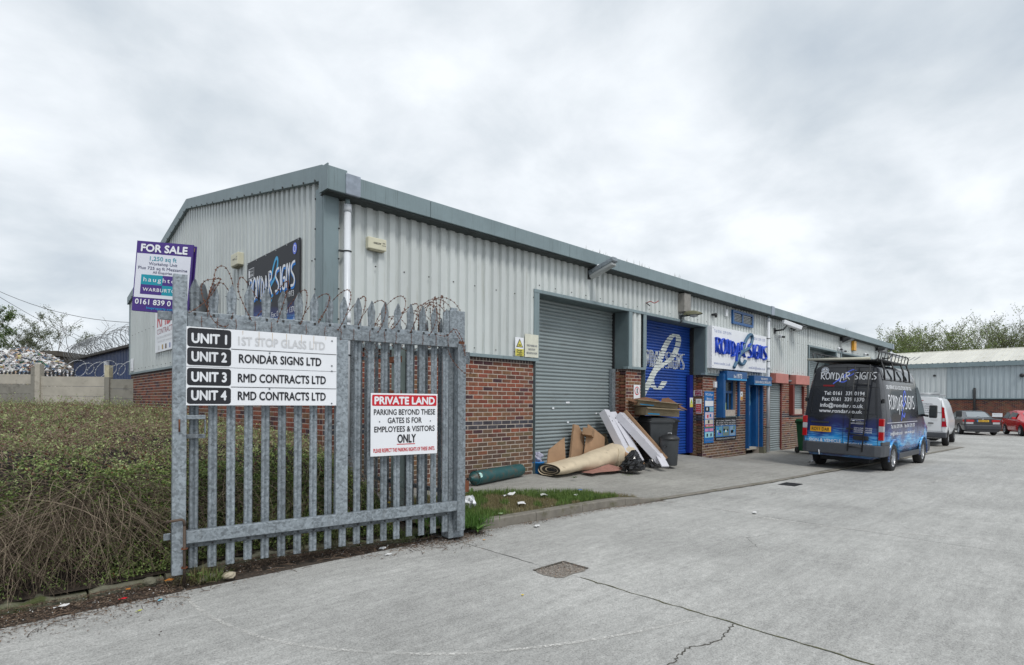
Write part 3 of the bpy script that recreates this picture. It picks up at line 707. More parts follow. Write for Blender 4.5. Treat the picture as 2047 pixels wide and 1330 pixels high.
# high window
hw = link('high_window', None, WH); hw['label'] = 'small blue framed window under the eaves'
hx0, hx1, hz0, hz1 = 15.86, 17.28, 3.70, 4.10
for a, b in (((hx0, 7.24, hz0), (hx0+.08, 7.30, hz1)), ((hx1-.08, 7.24, hz0), (hx1, 7.30, hz1)), ((hx0+.08, 7.24, hz0), (hx1-.08, 7.30, hz0+.07)), ((hx0+.08, 7.24, hz1-.07), (hx1-.08, 7.30, hz1)), ((16.5, 7.245, hz0+.07), (16.57, 7.295, hz1-.07))): kid('frame', a, b, BLUEP, hw)
for a, b in ((hx0+.08, 16.5), (16.57, hx1-.08)):
    kid('pane', (a, 7.27, hz0+.07), (b, 7.28, hz1-.07), GLASS, hw)
    for k in range(5): kid('grille_bar', (a, 7.25, hz0+.1+k*.042), (b, 7.262, hz0+.112+k*.042), M('grille_grey', (.25, .28, .30)), hw)
# downpipes
def downpipe(x, y, zlo, label, r=.048, swan=False):
    d = link('downpipe', None, WH); d['label'] = label
    mb = MB(); mb.tube([(x, y, zlo), (x, y, 4.08)], r, 16); obj('pipe', mb, PIPEW, d)
    mb = MB(); mb.tube([(x, y, 4.0), (x, y, 4.1)], r + .008, 16); obj('collar', mb, PIPEW, d)
    mb = MB(); mb.tube([(x, y, 4.1), (x, y, 4.19)], r * .72, 14); obj('spigot', mb, TRIM, d)
    mb = MB(); mb.box((x - .11, 7.03, 4.185), (x + .11, 7.10, 4.47)); obj('hopper', mb, M('bare_metal_patch', (.30, .34, .40), .35, .3, .2, 9), d, bevel=.01)
    for z in (3.45, 2.0 if x < 5 else 2.72, .6):
        mb = MB(); mb.tube([(x + (r+.006)*math.cos(t), y + (r+.006)*math.sin(t), z) for t in np.linspace(0, 2*PI, 15)], .008, 5); mb.box((x - .11, y + .02, z - .012), (x - .05, y + .05, z + .012)); obj('bracket', mb, DKSTEEL, d)
    mb = MB(); mb.tube([(x, y, 2.46), (x, y, 2.58)], r + .006, 16); obj('collar', mb, PIPEW, d)
downpipe(3.70, 7.20, 0, 'white rainwater pipe at the near corner'); downpipe(18.28, 7.18, -.2, 'white rainwater pipe beside the red shutter boxes')
downpipe(33.9, 7.15, -.3, 'white rainwater pipe at the far end')
kid('brick_stub', (18.02, 7.2, -.22), (18.20, 7.355, -.02), KERBM, WH)
# painted artwork on the blue shutter
ART = [(11.55, 1.15), (11.87, 1.53), (12.15, 1.84), (12.6, 2.36), (12.93, 2.83), (13.26, 3.13), (13.52, 3.19), (13.61, 3.05), (13.48, 2.77), (13.21, 2.52), (12.72, 2.31), (12.43, 2.15), (12.28, 1.97), (12.38, 1.77), (12.67, 1.73), (12.91, 1.92)]
pf = lambda a, b, e=0: (a, RY - .026 - e, b)
def bandmesh(paths, w, zlo=0):   # paint lies on the crowns of the slats only
    mb = MB()
    for p in paths:
        p = [Vector(a) for a in p]
        for a, b in zip(p, p[1:]):
            n = max(1, int((b-a).length/.02))
            for k in range(n):
                c = a + (b-a)*(k+.5)/n; ph = ((c.y - .02) % .075)
                if .010 < ph < .064: mb.add([(c.x - w/2, RY - .0265, c.y - .011), (c.x + w/2, RY - .0265, c.y - .011), (c.x + w/2, RY - .0262, c.y + .011), (c.x - w/2, RY - .0262, c.y + .011)], [(0, 1, 2, 3)])
    return mb
sw = [(p.x, p.y) for p in catmull([(a, b, 0) for a, b in ART], 10)]
obj('painted_swash', bandmesh([[(a, b, 0) for a, b in sw]], .27), M('shutter_white', (.62, .66, .62), .4), WH)
x = 11.58; ART2 = M('shutter_white2', (.62, .66, .66), .4)
for c in 'RONDAR SIGNS':
    if c == ' ': x += .10; continue
    mb = MB(); st = LOGO[c] if LOGO[c] != 'o' else [[(.45 + .42*math.cos(t), .5 + .52*math.sin(t)) for t in np.linspace(0, 2*PI, 13)]]
    for s_ in st:
        pp = [(x + px*.20, 2.29 + py*.40) for px, py in s_]
        if len(pp) > 2: pp = [(p.x, p.y) for p in catmull([(a, b, 0) for a, b in pp], 4)]
        for off in (-.03, .03): ribbon(mb, lambda u, v, e=0: (u + off, RY - .0285, v), pp, .020)
    obj('painted_letter', mb, ART2, WH); x += .12 if c == 'I' else .215

# ---------------------------------------------------------------- signs and fittings on the building
def livery(name, z0, k=1.0, band=.22, co='Position', coat=.25, rough=.30):
    """vehicle-wrap print: near-black above, navy, then streaks of bright blue; z0 is the height where the blue begins"""
    m, t, b = nodes(name); b.inputs['Roughness'].default_value = rough; b.inputs['Coat Weight'].default_value = coat; b.inputs['Coat Roughness'].default_value = .08
    src = t.nodes.new('ShaderNodeNewGeometry').outputs['Position'] if co == 'Position' else t.nodes.new('ShaderNodeTexCoord').outputs['Object']
    sp = t.nodes.new('ShaderNodeSeparateXYZ'); lk(t, src, sp.inputs[0])
    st = (.55, .55, .25)
    low = nnoise(t, .9*k, 2, .4, co, (1, 1, .15)); streak = nnoise(t, 5.5*k, 4, .6, co, (.22, .22, 3.0), 1.2)
    def mt(op, a, b_=None):
        n = t.nodes.new('ShaderNodeMath'); n.operation = op
        for i, v in enumerate((a, b_)):
            if v is None: continue
            if isinstance(v, (int, float)): n.inputs[i].default_value = v
            else: lk(t, v, n.inputs[i])
        return n.outputs[0]
    h = mt('SUBTRACT', sp.outputs[2], z0); h = mt('ADD', h, mt('MULTIPLY', mt('SUBTRACT', low, .5), band*3.2)); h = mt('ADD', mt('DIVIDE', h, band*5), .5)
    base = ramp(t, h, [(.0, (.012, .02, .10)), (.12, (.005, .07, .24)), (.24, (.015, .34, .78)), (.31, (.008, .16, .50)), (.40, (.01, .03, .20)), (.48, (.012, .022, .13)), (.60, (.014, .022, .085)), (.66, (.013, .015, .022))])
    msk = ramp(t, h, [(.0, .15), (.26, 1.0), (.40, .35), (.50, 0.0)])
    hi = ramp(t, streak, [(.48, 0.0), (.60, .75)])
    c = mixc(t, mt('MULTIPLY', msk, hi), base, (.25, .65, .95)); lk(t, c, b.inputs['Base Color']); MC[name] = m; return m
def board(name, label, cat, o, u, v, n, w, h, mat, depth=.03, group=None, frame=None):
    """flat sign: Empty at its lower-left corner; returns (thing, print surface)"""
    t = thing(name, label, cat, o, 0, group); u, v, n = Vector(u), Vector(v), Vector(n); mb = MB()
    P = [u*a + v*b + n*c for c in (-depth, 0) for a, b in ((0, 0), (w, 0), (w, h), (0, h))]
    mb.add(P, [(3, 2, 1, 0), (4, 5, 6, 7), (0, 1, 5, 4), (1, 2, 6, 5), (2, 3, 7, 6), (3, 0, 4, 7)]); obj('panel', mb, mat, t)
    return t, (lambda a, b, e=0: u*a + v*b + n*(.0025 + e))
X_, Y_, Z_ = Vector((1, 0, 0)), Vector((0, 1, 0)), Vector((0, 0, 1))
# fascia sign over the office
t, fn = board('fascia_sign', 'white fascia board with raised blue letters above the office window and door', 'sign', (14.36, 7.14, 2.33), X_, Z_, -Y_, 3.66, 1.15, SIGNW, .15)
rect(fn, 2.235, .01, 2.245, 1.14, PFADE, t, 'panel_joint')
text('Tel 0161 339 0194', fn, .12, .98, 1.05, .085, PALEB, t); text('Fax 0161 339 1370', fn, 2.50, .98, 1.05, .085, PALEB, t)
text('www.rondar.co.uk', fn, .12, .10, 1.0, .085, PALEB, t); text('email.info@rondar.co.uk', fn, 2.35, .08, 1.2, .085, PALEB, t)
sw = [fn(p.x, p.y) for p in catmull([(1.28 + a*1.25, .06 + b*1.04, 0) for a, b in SWASH], 6)]
mb = MB(); mb.tube([p + Vector((0, -.03, 0)) for p in sw], .048, 8); obj('swash', mb, SLATE, t)
x = .16
for i, c in enumerate('RONDAR SIGNS'):
    if c == ' ': x += .16; continue
    st = LOGO[c]; ls = {3: -.08, 4: -.1}.get(i, 0); mb = MB()
    if st == 'o': st = [[(.45 + .42*math.cos(a), .5 + .52*math.sin(a)) for a in np.linspace(0, 2*PI, 15)]]
    for s_ in st:
        pp = [(x + px*.31, .42 + (py + ls)*.40, 0) for px, py in s_]
        if len(pp) > 2: pp = catmull(pp, 3)
        mb.tube([fn(a[0], a[1], .045) for a in pp], .024, 8); mb.tube([fn(a[0], a[1], .02) for a in pp], .024, 8)
    obj('raised_letter', mb, LETB, t)
    x += .15 if c == 'I' else .318

mb = MB()
for a in (.06, 3.68):
    for b in (.06, 1.09): mb.obox(fn(a, b), (.02, .008, .02))
obj('screw', mb, GALVD, t)
# gable sign
LIVS = livery('sign_print', 2.78, 1.0, .16, coat=0, rough=.6)
t, fn = board('company_sign', 'large dark blue company board on the gable end', 'sign', (3.355, 10.18, 2.42), -Y_, Z_, -X_, 2.19, 1.32, LIVS, .02)
logo(fn, .12, .66, 1.95, .34, t, PW, M('bright_blue_print', (.01, .22, .70)), (.86, .45, .52, .72, CYAN), .13)
text('Est 1973', fn, 1.58, .50, .42, .085, PW, t); text('Tel. 0161 339 0194', fn, .10, .26, .95, .085, PW, t); text('Fax: 0161 339 1370', fn, 1.13, .26, .92, .085, PW, t)
text('info@rondar.co.uk', fn, .10, .10, .95, .085, PW, t); text('www.rondar.co.uk', fn, 1.13, .10, .92, .085, PW, t)
for r_, m_ in ((.075, VIOB), (.05, PW), (.035, VIOB)):
    mb = MB(); P = [fn(2.03 + r_*math.cos(a), 1.19 + r_*1.15*math.sin(a), .001*(8 - r_*80)) for a in np.linspace(0, 2*PI, 17)[:-1]]; mb.add(P, [tuple(range(16))]); obj('emblem', mb, m_, t)
rect(fn, .06, 1.02, .34, 1.20, PW, t, 'badge'); rect(fn, .067, 1.027, .333, 1.193, INK, t, 'badge', .0015); rect(fn, .085, 1.05, .15, 1.17, PW, t, 'badge', .003)
text('Find us on', fn, .17, 1.13, .14, .03, PW, t, layer=.003); text('facebook', fn, .17, 1.06, .15, .05, PW, t, .02, layer=.003)
mb = MB()
for k in range(6):
    for b in (1.30, .02): mb.obox(fn(.03 + k*.425, b), (.012, .016, .016))
obj('screw', mb, CHROME, t)
# contractor sign on the gable
t, fn = board('contractor_sign', 'white sign with red lettering low on the far end of the gable', 'sign', (3.36, 17.2, 2.60), -Y_, Z_, -X_, 3.1, 1.12, SIGNW, .02)
text('RMD', fn, .22, .66, 1.5, .40, REDI, t, .03); text('CONTRACTS LTD', fn, .22, .46, 2.3, .14, DARKR, t)
text('ELECTRICAL & MECHANICAL CONTRACTORS', fn, .22, .34, 2.5, .06, PFADE, t); text('Tel: 0161 339   www.rmdcontracts.co.uk', fn, .30, .24, 2.3, .06, PFADE, t)
for a, m_ in ((.35, PFADE), (.75, M('ochre_print', (.45, .30, .10))), (1.1, M('brown_print', (.12, .07, .03))), (1.5, PALEB)): rect(fn, a, .05, a + .14, .17, m_, t, 'badge')
# small plate at the far foot of the gable cladding
t, fn = board('notice_plate', 'small white plate low on the far corner of the gable cladding', 'notice', (3.37, 20.6, 2.24), -Y_, Z_, -X_, .4, .38, SIGNW, .01); rect(fn, .05, .06, .3, .09, PFADE, t, 'badge')
# alarm boxes
def alarm(name, label, o, u, n, w=.30, h=.17, d=.09, mat=CREAM, words=True):
    t = thing(name, label, 'alarm box', o); u, n = Vector(u), Vector(n); mb = MB()
    def bx(a0, a1, z0, z1, d0, d1): return [u*a + Z_*z + n*dd for dd in (d0, d1) for a, z in ((a0, z0), (a1, z0), (a1, z1), (a0, z1))]
    F6 = [(3, 2, 1, 0), (4, 5, 6, 7), (0, 1, 5, 4), (1, 2, 6, 5), (2, 3, 7, 6), (3, 0, 4, 7)]
    mb.add(bx(0, w, 0, h, 0, d), F6); obj('case', mb, mat, t, bevel=.012)
    mb = MB(); mb.add(bx(.03, w-.03, -.018, .0, .01, d-.015), F6); obj('base', mb, M('grubby_cream', (.30, .28, .20), .7), t)
    if words:
        fn = lambda a, b, e=0: u*a + Z_*b + n*(d + .002 + e)
        text('HARLOW', fn, w*.28, h*.45, w*.42, .028, INK, t, .03, .3); text('SEA', fn, w*.78, h*.58, w*.14, .016, INK, t, .02); text('10170', fn, w*.74, h*.38, w*.2, .016, INK, t, .02)
    return t
alarm('alarm_box', 'cream alarm box high beside the corner downpipe on the front', (4.03, 7.30, 3.57), X_, -Y_)
alarm('alarm_box', 'cream alarm box on the gable left of the company board', (3.40, 10.86, 3.78), -Y_, -X_, .38, .22, .11)
alarm('alarm_box', 'orange alarm bell box under the eaves towards the far end', (27.62, 7.30, 3.72), X_, -Y_, .34, .42, .12, AMBER, False)
# satellite dish and bracket on the gable
t = thing('satellite_dish', 'dark grey satellite dish on the gable behind the gate spikes', 'satellite dish', (3.38, 12.1, 3.08))
mb = MB(); mb.smooth = True; P = []
for r_ in np.linspace(.0, 1, 6): P.append([(-.22 - .05*(1-r_*r_) - .12*math.sin(a)*r_*.2, .36*r_*math.cos(a)*.95, .22 + .36*r_*math.sin(a)) for a in np.linspace(0, 2*PI, 25)])
mb.grid(P); o = obj('dish', mb, M('dish_grey', (.05, .06, .068), .5), t); so_ = o.modifiers.new('s', 'SOLIDIFY'); so_.thickness = .008
mb = MB(); mb.tube([(0, -.15, .1), (-.12, -.12, .1), (-.2, 0, .22)], .018, 8); mb.tube([(-.27, 0, .2), (-.45, -.1, -.08), (-.55, -.12, .0)], .013, 8); obj('arm', mb, BLACKP, t)
mb = MB(); mb.obox((-.55, -.12, .04), (.10, .07, .07)); obj('receiver', mb, BLACKP, t)
def floodlight(label, o, sc=1.0, n=(0, -1, 0), group='black floodlights under the eaves'):
    t = thing('floodlight', label, 'floodlight', o, 0, group); k = sc
    mb = MB(); mb.obox((0, -.04*k, .08*k), (.07*k, .08*k, .12*k)); mb.tube([(0, -.05*k, .06*k), (0, -.17*k, .02*k)], .014*k, 6); obj('bracket', mb, DKSTEEL, t)
    mb = MB(); mb.add([(-.15*k, -.12*k, .10*k), (.15*k, -.12*k, .10*k), (.11*k, -.30*k, .10*k), (-.11*k, -.30*k, .10*k), (-.17*k, -.10*k, -.05*k), (.17*k, -.10*k, -.05*k), (.17*k, -.36*k, .06*k), (-.17*k, -.36*k, .06*k)],
        [(0, 1, 2, 3), (4, 7, 6, 5), (0, 4, 5, 1), (1, 5, 6, 2), (2, 6, 7, 3), (3, 7, 4, 0)]); obj('housing', mb, DKSTEEL, t, bevel=.006)
    mb = MB(); mb.add([(-.15*k, -.12*k, -.05*k), (.15*k, -.12*k, -.05*k), (.15*k, -.345*k, .048*k), (-.15*k, -.345*k, .048*k)], [(3, 2, 1, 0)]); obj('lens', mb, LAMPG, t)
    return t
floodlight('black floodlight just right of the camera by the second downpipe', (20.55, 7.30, 3.95), 1.35)
floodlight('black floodlight above the pair of small white cameras', (26.05, 7.30, 3.98), 1.35)
floodlight('black floodlight nearest the far end of the front', (31.6, 7.30, 3.95), 1.35)
t = thing('bulkhead_lamp', 'grey bulkhead lamp on an arm under the gutter above the grey shutter', 'lamp', (9.2, 7.30, 4.02))
mb = MB(); mb.box((-.04, -.03, -.08), (.04, .0, .14)); obj('bracket', mb, BOLT, t)
d_ = Vector((.02, -.62, .20)); mb = MB(); mb.bar((0, -.05, .03), Vector((0, -.05, .03)) + d_, .17, .10); obj('body', mb, GALV, t, bevel=.02)
mb = MB(); mb.bar((0, -.07, -.045), Vector((0, -.07, -.045)) + d_*.92, .15, .07); obj('diffuser', mb, LAMPG, t, bevel=.02)
mb = MB(); mb.lathe([(.035, 0), (.04, .03), (.02, .06)], 10, (0, -.25, .13)); obj('sensor', mb, WHITEP, t)
t = thing('lamp_unit', 'weathered control box with blue cap and a hooded lamp above the blue shutter', 'lamp', (12.95, 7.30, 3.55))
mb = MB(); mb.box((-.12, -.19, .13), (.20, 0, .60)); obj('control_box', mb, M('weathered_grey', (.26, .25, .23), .7, 0, .2, 9), t, bevel=.01)
mb = MB(); mb.tube([(.22, -.1, .36), (.27, -.1, .36)], .045, 12); obj('blue_cap', mb, BLUEI, t)
mb = MB(); mb.tube([(0, -.03, -.15), (0, -.03, .06)], .03, 8); mb.tube([(0, -.03, .04), (.0, -.2, .04)], .03, 8); obj('arm', mb, GALVD, t)
mb = MB(); mb.smooth = True; P = []
for i in range(9):
    q_ = i/8; y = -.15 - .45*q_; hw_ = .12*math.sin(PI*min(1, .25 + q_*.72)) + .02
    P.append([(hw_*math.cos(a), y, .03 + .12*math.sin(a)*math.sin(PI*min(1, .3 + q_*.62))) for a in np.linspace(0, PI, 9)])
mb.grid(P); obj('hood', mb, M('mossy_hood', (.14, .14, .085), .7, 0, .3, 12), t)
mb = MB(); mb.lathe([(.02, -.05), (.10, -.03), (.10, .03)], 12, (0, -.38, .02)); obj('diffuser', mb, LAMPG, t)
t = thing('cable_stub', 'loose wiring poking out of the cladding above the lintel', 'cable', (11.4, 7.30, 3.72))
mb = MB(); mb.tube(catmull([(0, .02, 0), (.0, -.1, .03), (.1, -.15, .0), (.2, -.2, .06)], 4), .011, 6); obj('wire', mb, M('red_wire', (.3, .06, .06)), t)
mb = MB(); mb.tube(catmull([(0, .02, .02), (-.05, -.12, -.08)], 4), .011, 6); obj('wire', mb, BLACKP, t)
t = thing('sensor_unit', 'small dark sensor on the cladding left of the blue framed window', 'sensor', (14.7, 7.30, 3.82)); mb = MB(); mb.obox((0, -.05, 0), (.12, .1, .05)); mb.lathe([(.03, -.08), (.045, 0), (.03, .04)], 8, (.02, -.09, 0)); obj('head', mb, DKSTEEL, t)
t = thing('junction_box', 'small white box on the cladding left of the blue framed window', 'box', (15.42, 7.30, 3.86)); mb = MB(); mb.box((0, -.06, 0), (.12, 0, .2)); obj('case', mb, WHITEP, t, bevel=.01)
t = thing('junction_box', 'small white box on the brickwork beside the office window', 'box', (14.86, 7.352, 1.80)); mb = MB(); mb.box((0, -.07, 0), (.12, 0, .17)); obj('case', mb, WHITEP, t, bevel=.01)
def cctv(label, o, k=1.0, yaw=0):
    t = thing('security_camera', label, 'camera', o, yaw)
    mb = MB(); mb.obox((0, -.02, 0), (.10*k, .04, .14*k)); mb.tube([(0, -.03, 0), (.05, -.22*k, .02), (.08, -.3*k, .12*k)], .022*k, 8); obj('arm', mb, DKSTEEL, t)
    mb = MB(); mb.bar((.0, -.22*k, .22*k), (.42*k, -.52*k, .06*k), .13*k, .11*k); obj('housing', mb, WHITEP, t, bevel=.02)
    mb = MB(); mb.bar((.41*k, -.515*k, .063*k), (.43*k, -.53*k, .055*k), .10*k, .08*k); obj('lens', mb, BLACKP, t); return t
cctv('large white security camera on a black arm right of the second downpipe', (19.05, 7.30, 3.78), 1.25)
cctv('white security camera on a black arm at the far end of the front', (32.9, 7.30, 3.66), 1.25)
for lab, x, z in (('small white camera below the large security camera', 19.45, 3.64), ('left one of two small white cameras over the far doors', 25.7, 3.66), ('right one of two small white cameras over the far doors', 26.25, 3.62), ('small white camera alone left of the last floodlight', 29.6, 3.68)):
    t = thing('small_camera', lab, 'camera', (x, 7.30, z)); mb = MB(); mb.lathe([(.02, -.06), (.06, -.03), (.06, .03), (.03, .06)], 10, (0, -.05, 0)); obj('housing', mb, WHITEP, t)
    mb = MB(); mb.tube([(0, -.06, -.01), (.09, -.16, -.04)], .035, 8); obj('lens', mb, DKSTEEL, t)
# warning signs by the grey shutter
t, fn = board('warning_sign', 'white and yellow warning triangle sign left of the grey shutter', 'sign', (7.06, 7.285, 2.21), X_, Z_, -Y_, .22, .34, SIGNW, .006)
rect(fn, .0, .0, .22, .13, YEL, t, 'band')
mb = MB(); mb.add([fn(.02, .16), fn(.20, .16), fn(.11, .32)], [(0, 1, 2)]); obj('triangle', mb, INK, t); mb = MB(); mb.add([fn(.045, .172, .002), fn(.175, .172, .002), fn(.11, .295, .002)], [(0, 1, 2)]); obj('triangle', mb, YEL, t)
rect(fn, .08, .19, .14, .21, INK, t, 'symbol', .003); text('Danger', fn, .04, .09, .14, .03, INK, t, .02, layer=.002); text('Fragile', fn, .04, .05, .14, .03, INK, t, .02, layer=.002); text('contents', fn, .04, .01, .14, .03, INK, t, .02, layer=.002)
t, fn = board('notice_board', 'cream security notice left of the grey shutter', 'sign', (7.29, 7.262, 2.20), X_, Z_, -Y_, .36, .43, M('cream_notice', (.66, .66, .56)), .006)
for k, s_ in enumerate(('THESE PREMISES ARE', 'PROTECTED BY', 'REDCARE PLUS SYSTEM')): text(s_, fn, .04 if k != 1 else .09, .20 - k*.07, .28 if k != 1 else .18, .035, M('faded_ink', (.25, .26, .28)), t, .02)
t, fn = board('warning_sign', 'no smoking sign on the brick pillar between the shutters', 'sign', (10.96, 7.346, 1.32), X_, Z_, -Y_, .26, .46, SIGNW, .005)
mb = MB()
for r_, m_, e in ((.10, REDI, 0), (.078, SIGNW, .0015)):
    mb = MB(); mb.add([fn(.13 + r_*math.cos(a), .32 + r_*math.sin(a), e) for a in np.linspace(0, 2*PI, 17)[:-1]], [tuple(range(16))]); obj('ring', mb, m_, t)
rect(fn, .11, .26, .15, .38, INK, t, 'symbol', .003); rect(fn, .02, .02, .24, .14, REDI, t, 'band')
S2 = lambda *a, **k: board(*a, **k)
t, fn = board('warning_sign', 'maroon and white prohibition sign on the brick reveal beside the blue shutter', 'sign', (14.285, 7.72, 1.56), -Y_, Z_, -X_, .34, .16, SIGNW, .005); rect(fn, .13, .01, .33, .15, DARKR, t, 'band'); text('NO PARKING', fn, .14, .09, .18, .035, PW, t, layer=.002); text('IN USE', fn, .16, .03, .14, .035, PW, t, layer=.002); rect(fn, .04, .04, .09, .12, INK, t, 'symbol')
t, fn = board('warning_sign', 'red and white no smoking sign on the brick reveal beside the blue shutter', 'sign', (14.285, 7.56, 1.08), -Y_, Z_, -X_, .17, .40, SIGNW, .005); rect(fn, .01, .02, .16, .26, REDI, t, 'band')
for k, s_ in enumerate(('No', 'Smoking', 'in this', 'area')): text(s_, fn, .03, .20 - k*.055, .11, .03, PW, t, .02, layer=.002)
rect(fn, .05, .30, .12, .37, PFADE, t, 'symbol')
t, fn = board('warning_sign', 'yellow triangle sign on the blue door post beside the blue shutter', 'sign', (14.03, 7.595, 1.25), X_, Z_, -Y_, .16, .26, SIGNW, .005); rect(fn, 0, 0, .16, .09, YEL, t, 'band')
mb = MB(); mb.add([fn(.01, .10), fn(.15, .10), fn(.08, .24)], [(0, 1, 2)]); obj('triangle', mb, M('lime_print', (.40, .50, .02)), t)
t, fn = board('warning_sign', 'small white and yellow sign between the office window and door', 'sign', (16.62, 7.346, 1.45), X_, Z_, -Y_, .16, .27, SIGNW, .005); rect(fn, .01, .01, .15, .12, AMBER, t, 'band'); rect(fn, .06, .16, .10, .22, INK, t, 'symbol')
# poster boards of the office
t, fn = board('poster_board', 'tall blue poster board listing services on the corner brickwork', 'sign', (14.36, 7.34, .26), X_, Z_, -Y_, .54, 1.43, M('poster_blue', (.01, .14, .42)), .01)
text('PVC & Paper', fn, .05, 1.31, .44, .07, PW, t); text('Banners', fn, .12, 1.20, .30, .07, PW, t); text('Display Stands', fn, .05, .05, .44, .05, PALEB, t)
for a, b, c, d, m_ in ((.03, 1.02, .51, 1.17, PW), (.03, .87, .27, 1.0, INK), (.29, .87, .51, 1.0, M('sky_print', (.25, .50, .60))), (.03, .67, .51, .85, M('pink_white', (.60, .50, .58))), (.03, .52, .51, .65, M('cream_print', (.55, .52, .46))), (.03, .45, .51, .51, REDI), (.03, .42, .51, .445, M('green_print', (.05, .20, .04))), (.03, .32, .24, .40, M('pink_print', (.60, .25, .42))), (.28, .32, .51, .40, M('pink_print', (.60, .25, .42))), (.03, .15, .51, .30, M('aqua_print', (.30, .60, .68)))): rect(fn, a, b, c, d, m_, t, 'picture')
for a, b, m_ in ((.10, .90, PFADE), (.14, .70, REDI), (.30, .72, BLUEI), (.2, .55, INK), (.12, .18, INK), (.34, .18, NAVYI)): rect(fn, a, b, a + .08, b + .08, m_, t, 'picture', .002)
text('WELCOME', fn, .06, .455, .42, .04, PW, t, .02, layer=.002)
t, fn = board('poster_board', 'black and blue board with three pictures under the office window', 'sign', (14.98, 7.335, .30), X_, Z_, -Y_, 1.34, .63, INK, .012)
for k, s_ in enumerate(('Vehicle Livery · Exhibition · Display', 'LED Light Boxes · Sign Trays · Laser Engraving', 'Window Graphics · A Boards · & So Much More')): text(s_, fn, .06, .55 - k*.06, 1.22, .035, PW, t, .01)
rect(fn, .03, .10, 1.31, .42, BLUEI, t, 'picture_band')
for k in range(3):
    a = .06 + k*.42; rect(fn, a, .12, a + .38, .40, (M('street_print', (.14, .30, .38)), M('street_print2', (.16, .22, .20)), M('street_print3', (.22, .34, .48)))[k], t, 'picture', .001)
    for j in range(6): x_, y_ = a + random.uniform(.02, .26), random.uniform(.13, .30); rect(fn, x_, y_, x_ + random.uniform(.04, .1), y_ + random.uniform(.03, .1), random.choice((INK, PW, CYAN, M('green_print', (.05, .20, .04)), VIOB, INK)), t, 'picture', .002)
text('FOR RONDAR SIGN SOLUTIONS THAT WORK', fn, .08, .03, 1.18, .035, PW, t)
fn = lambda a, b, e=0: Vector((15.20 + a, 7.097 - e, 2.02 + b)); text('Est', fn, .42, .08, .16, .08, PW, WH, .02); text('1973', fn, .62, .07, .34, .13, PW, WH, .02)
rect(fn, .02, .01, 1.30, .055, M('light_blue_print', (.04, .30, .60)), WH, 'print', -.001)
fn = lambda a, b, e=0: Vector((17.02 + a, 7.097 - e, 1.93 + b)); text('THE COMPLETE', fn, .50, .17, .50, .06, PW, WH, .02); text('SIGN & VEHICLE SPECIALISTS', fn, .08, .06, 1.18, .07, PW, WH, .02)
rect(fn, .02, .01, 1.32, .04, M('light_blue_print', (.04, .30, .60)), WH, 'print', -.001)

# ---------------------------------------------------------------- gate
GR = R(-8.69); G = thing('palisade_gate', 'galvanised palisade gate leaf standing open with spiked pales and sign boards', 'gate', (1.226, 5.198, 0), GR)
gm = Matrix.Translation((1.226, 5.198, 0)) @ Matrix.Rotation(GR, 4, 'Z')
def pale_mesh(name='pale', z0=-.055, zt=2.375, mat=GALV):
    xs = (-.035, -.027, -.011, 0, .011, .027, .035); ys = (.010, 0, 0, .009, 0, 0, .010); mb = MB()
    rows = [(z0, 1, None), (1.0, 1, None), (2.16, 1.0, None), (zt - .105, 1.18, None)]
    P = [[(x*w, y, z) for x, y in zip(xs, ys)] for z, w, _ in rows]
    top = (zt-.075, zt-.055, zt-.012, zt, zt-.012, zt-.055, zt-.075)
    P.append([(x*(.95 if abs(x) > .02 else .8), y - (.006 if abs(x) < .02 else 0), z) for x, y, z in zip(xs, ys, top)])
    mb.grid(P); mb.grid([[(x, y + .004, z) for x, y, z in r_][::-1] for r_ in P])
    for e_ in (0, -1):
        pts = [r_[e_] for r_ in P]; mb.grid([pts, [(x, y+.004, z) for x, y, z in pts]] if e_ else [[(x, y+.004, z) for x, y, z in pts], pts])
    return mb.mesh(name, mat)
PM = pale_mesh()
def gbox(name, a, b, mat=GALV, par=G, bev=.004): mb = MB(); mb.box(a, b); return obj(name, mb, mat, par, bevel=bev)
for k in range(18): link('pale', PM, G, (.073 + .1405*k, .034 + random.uniform(-.002, .002), random.uniform(-.01, .01)), random.uniform(-.03, .03))
gbox('stile', (-.087, -.05, -.075), (.012, .05, 2.39)); gbox('stile', (1.246, -.032, .27), (1.362, .030, 1.952)); gbox('stile', (2.57, -.04, -.05), (2.668, .05, 1.99))
gbox('top_rail', (.014, -.036, 1.95), (2.57, .030, 2.055)); gbox('top_angle', (.014, .018, 2.058), (2.53, .030, 2.105)); gbox('bottom_rail', (.014, -.032, .172), (2.57, .030, .275)); gbox('bottom_angle', (.014, .014, .125), (2.50, .028, .168), GALVD)
gbox('rail_end', (-.19, .052, 2.02), (-.089, .075, 2.09)); gbox('rail_end', (-.14, .052, .20), (-.089, .075, .255))
mb = MB()
for k in range(18): mb.lathe([(.011, 0), (.011, .008)], 8, (0, 0, 0)) if False else mb.obox((.073 + .1405*k, .014, 2.083), (.018, .010, .018)); mb.obox((.073 + .1405*k, .010, .147), (.014, .008, .014))
obj('bolt', mb, BOLT, G)
for z in (1.075, 1.235):
    gbox('latch_plate', (.014, -.03, z - .035), (.152, .028, z + .0), GALVD if z < 1.1 else GALV)
gbox('latch_strap', (.146, -.03, 1.079), (.154, .028, 1.196))
mb = MB(); mb.tube([(-.13, -.085, .378), (-.02, -.08, .385), (-.004, -.078, .37), (-.001, -.078, .33)], .011, 8); mb.tube([(-.001, -.078, .33), (.0, -.078, -.165)], .011, 8); obj('drop_bolt', mb, M('rusty_bolt', (.085, .06, .045), .8, .1, .5, 12), G)
mb = MB()
for z in (.145, -.01): mb.tube([(.0 + .022*math.cos(a), -.078 + .022*math.sin(a), z) for a in np.linspace(0, 2*PI, 11)], .005, 5); mb.obox((0, -.055, z), (.03, .02, .014))
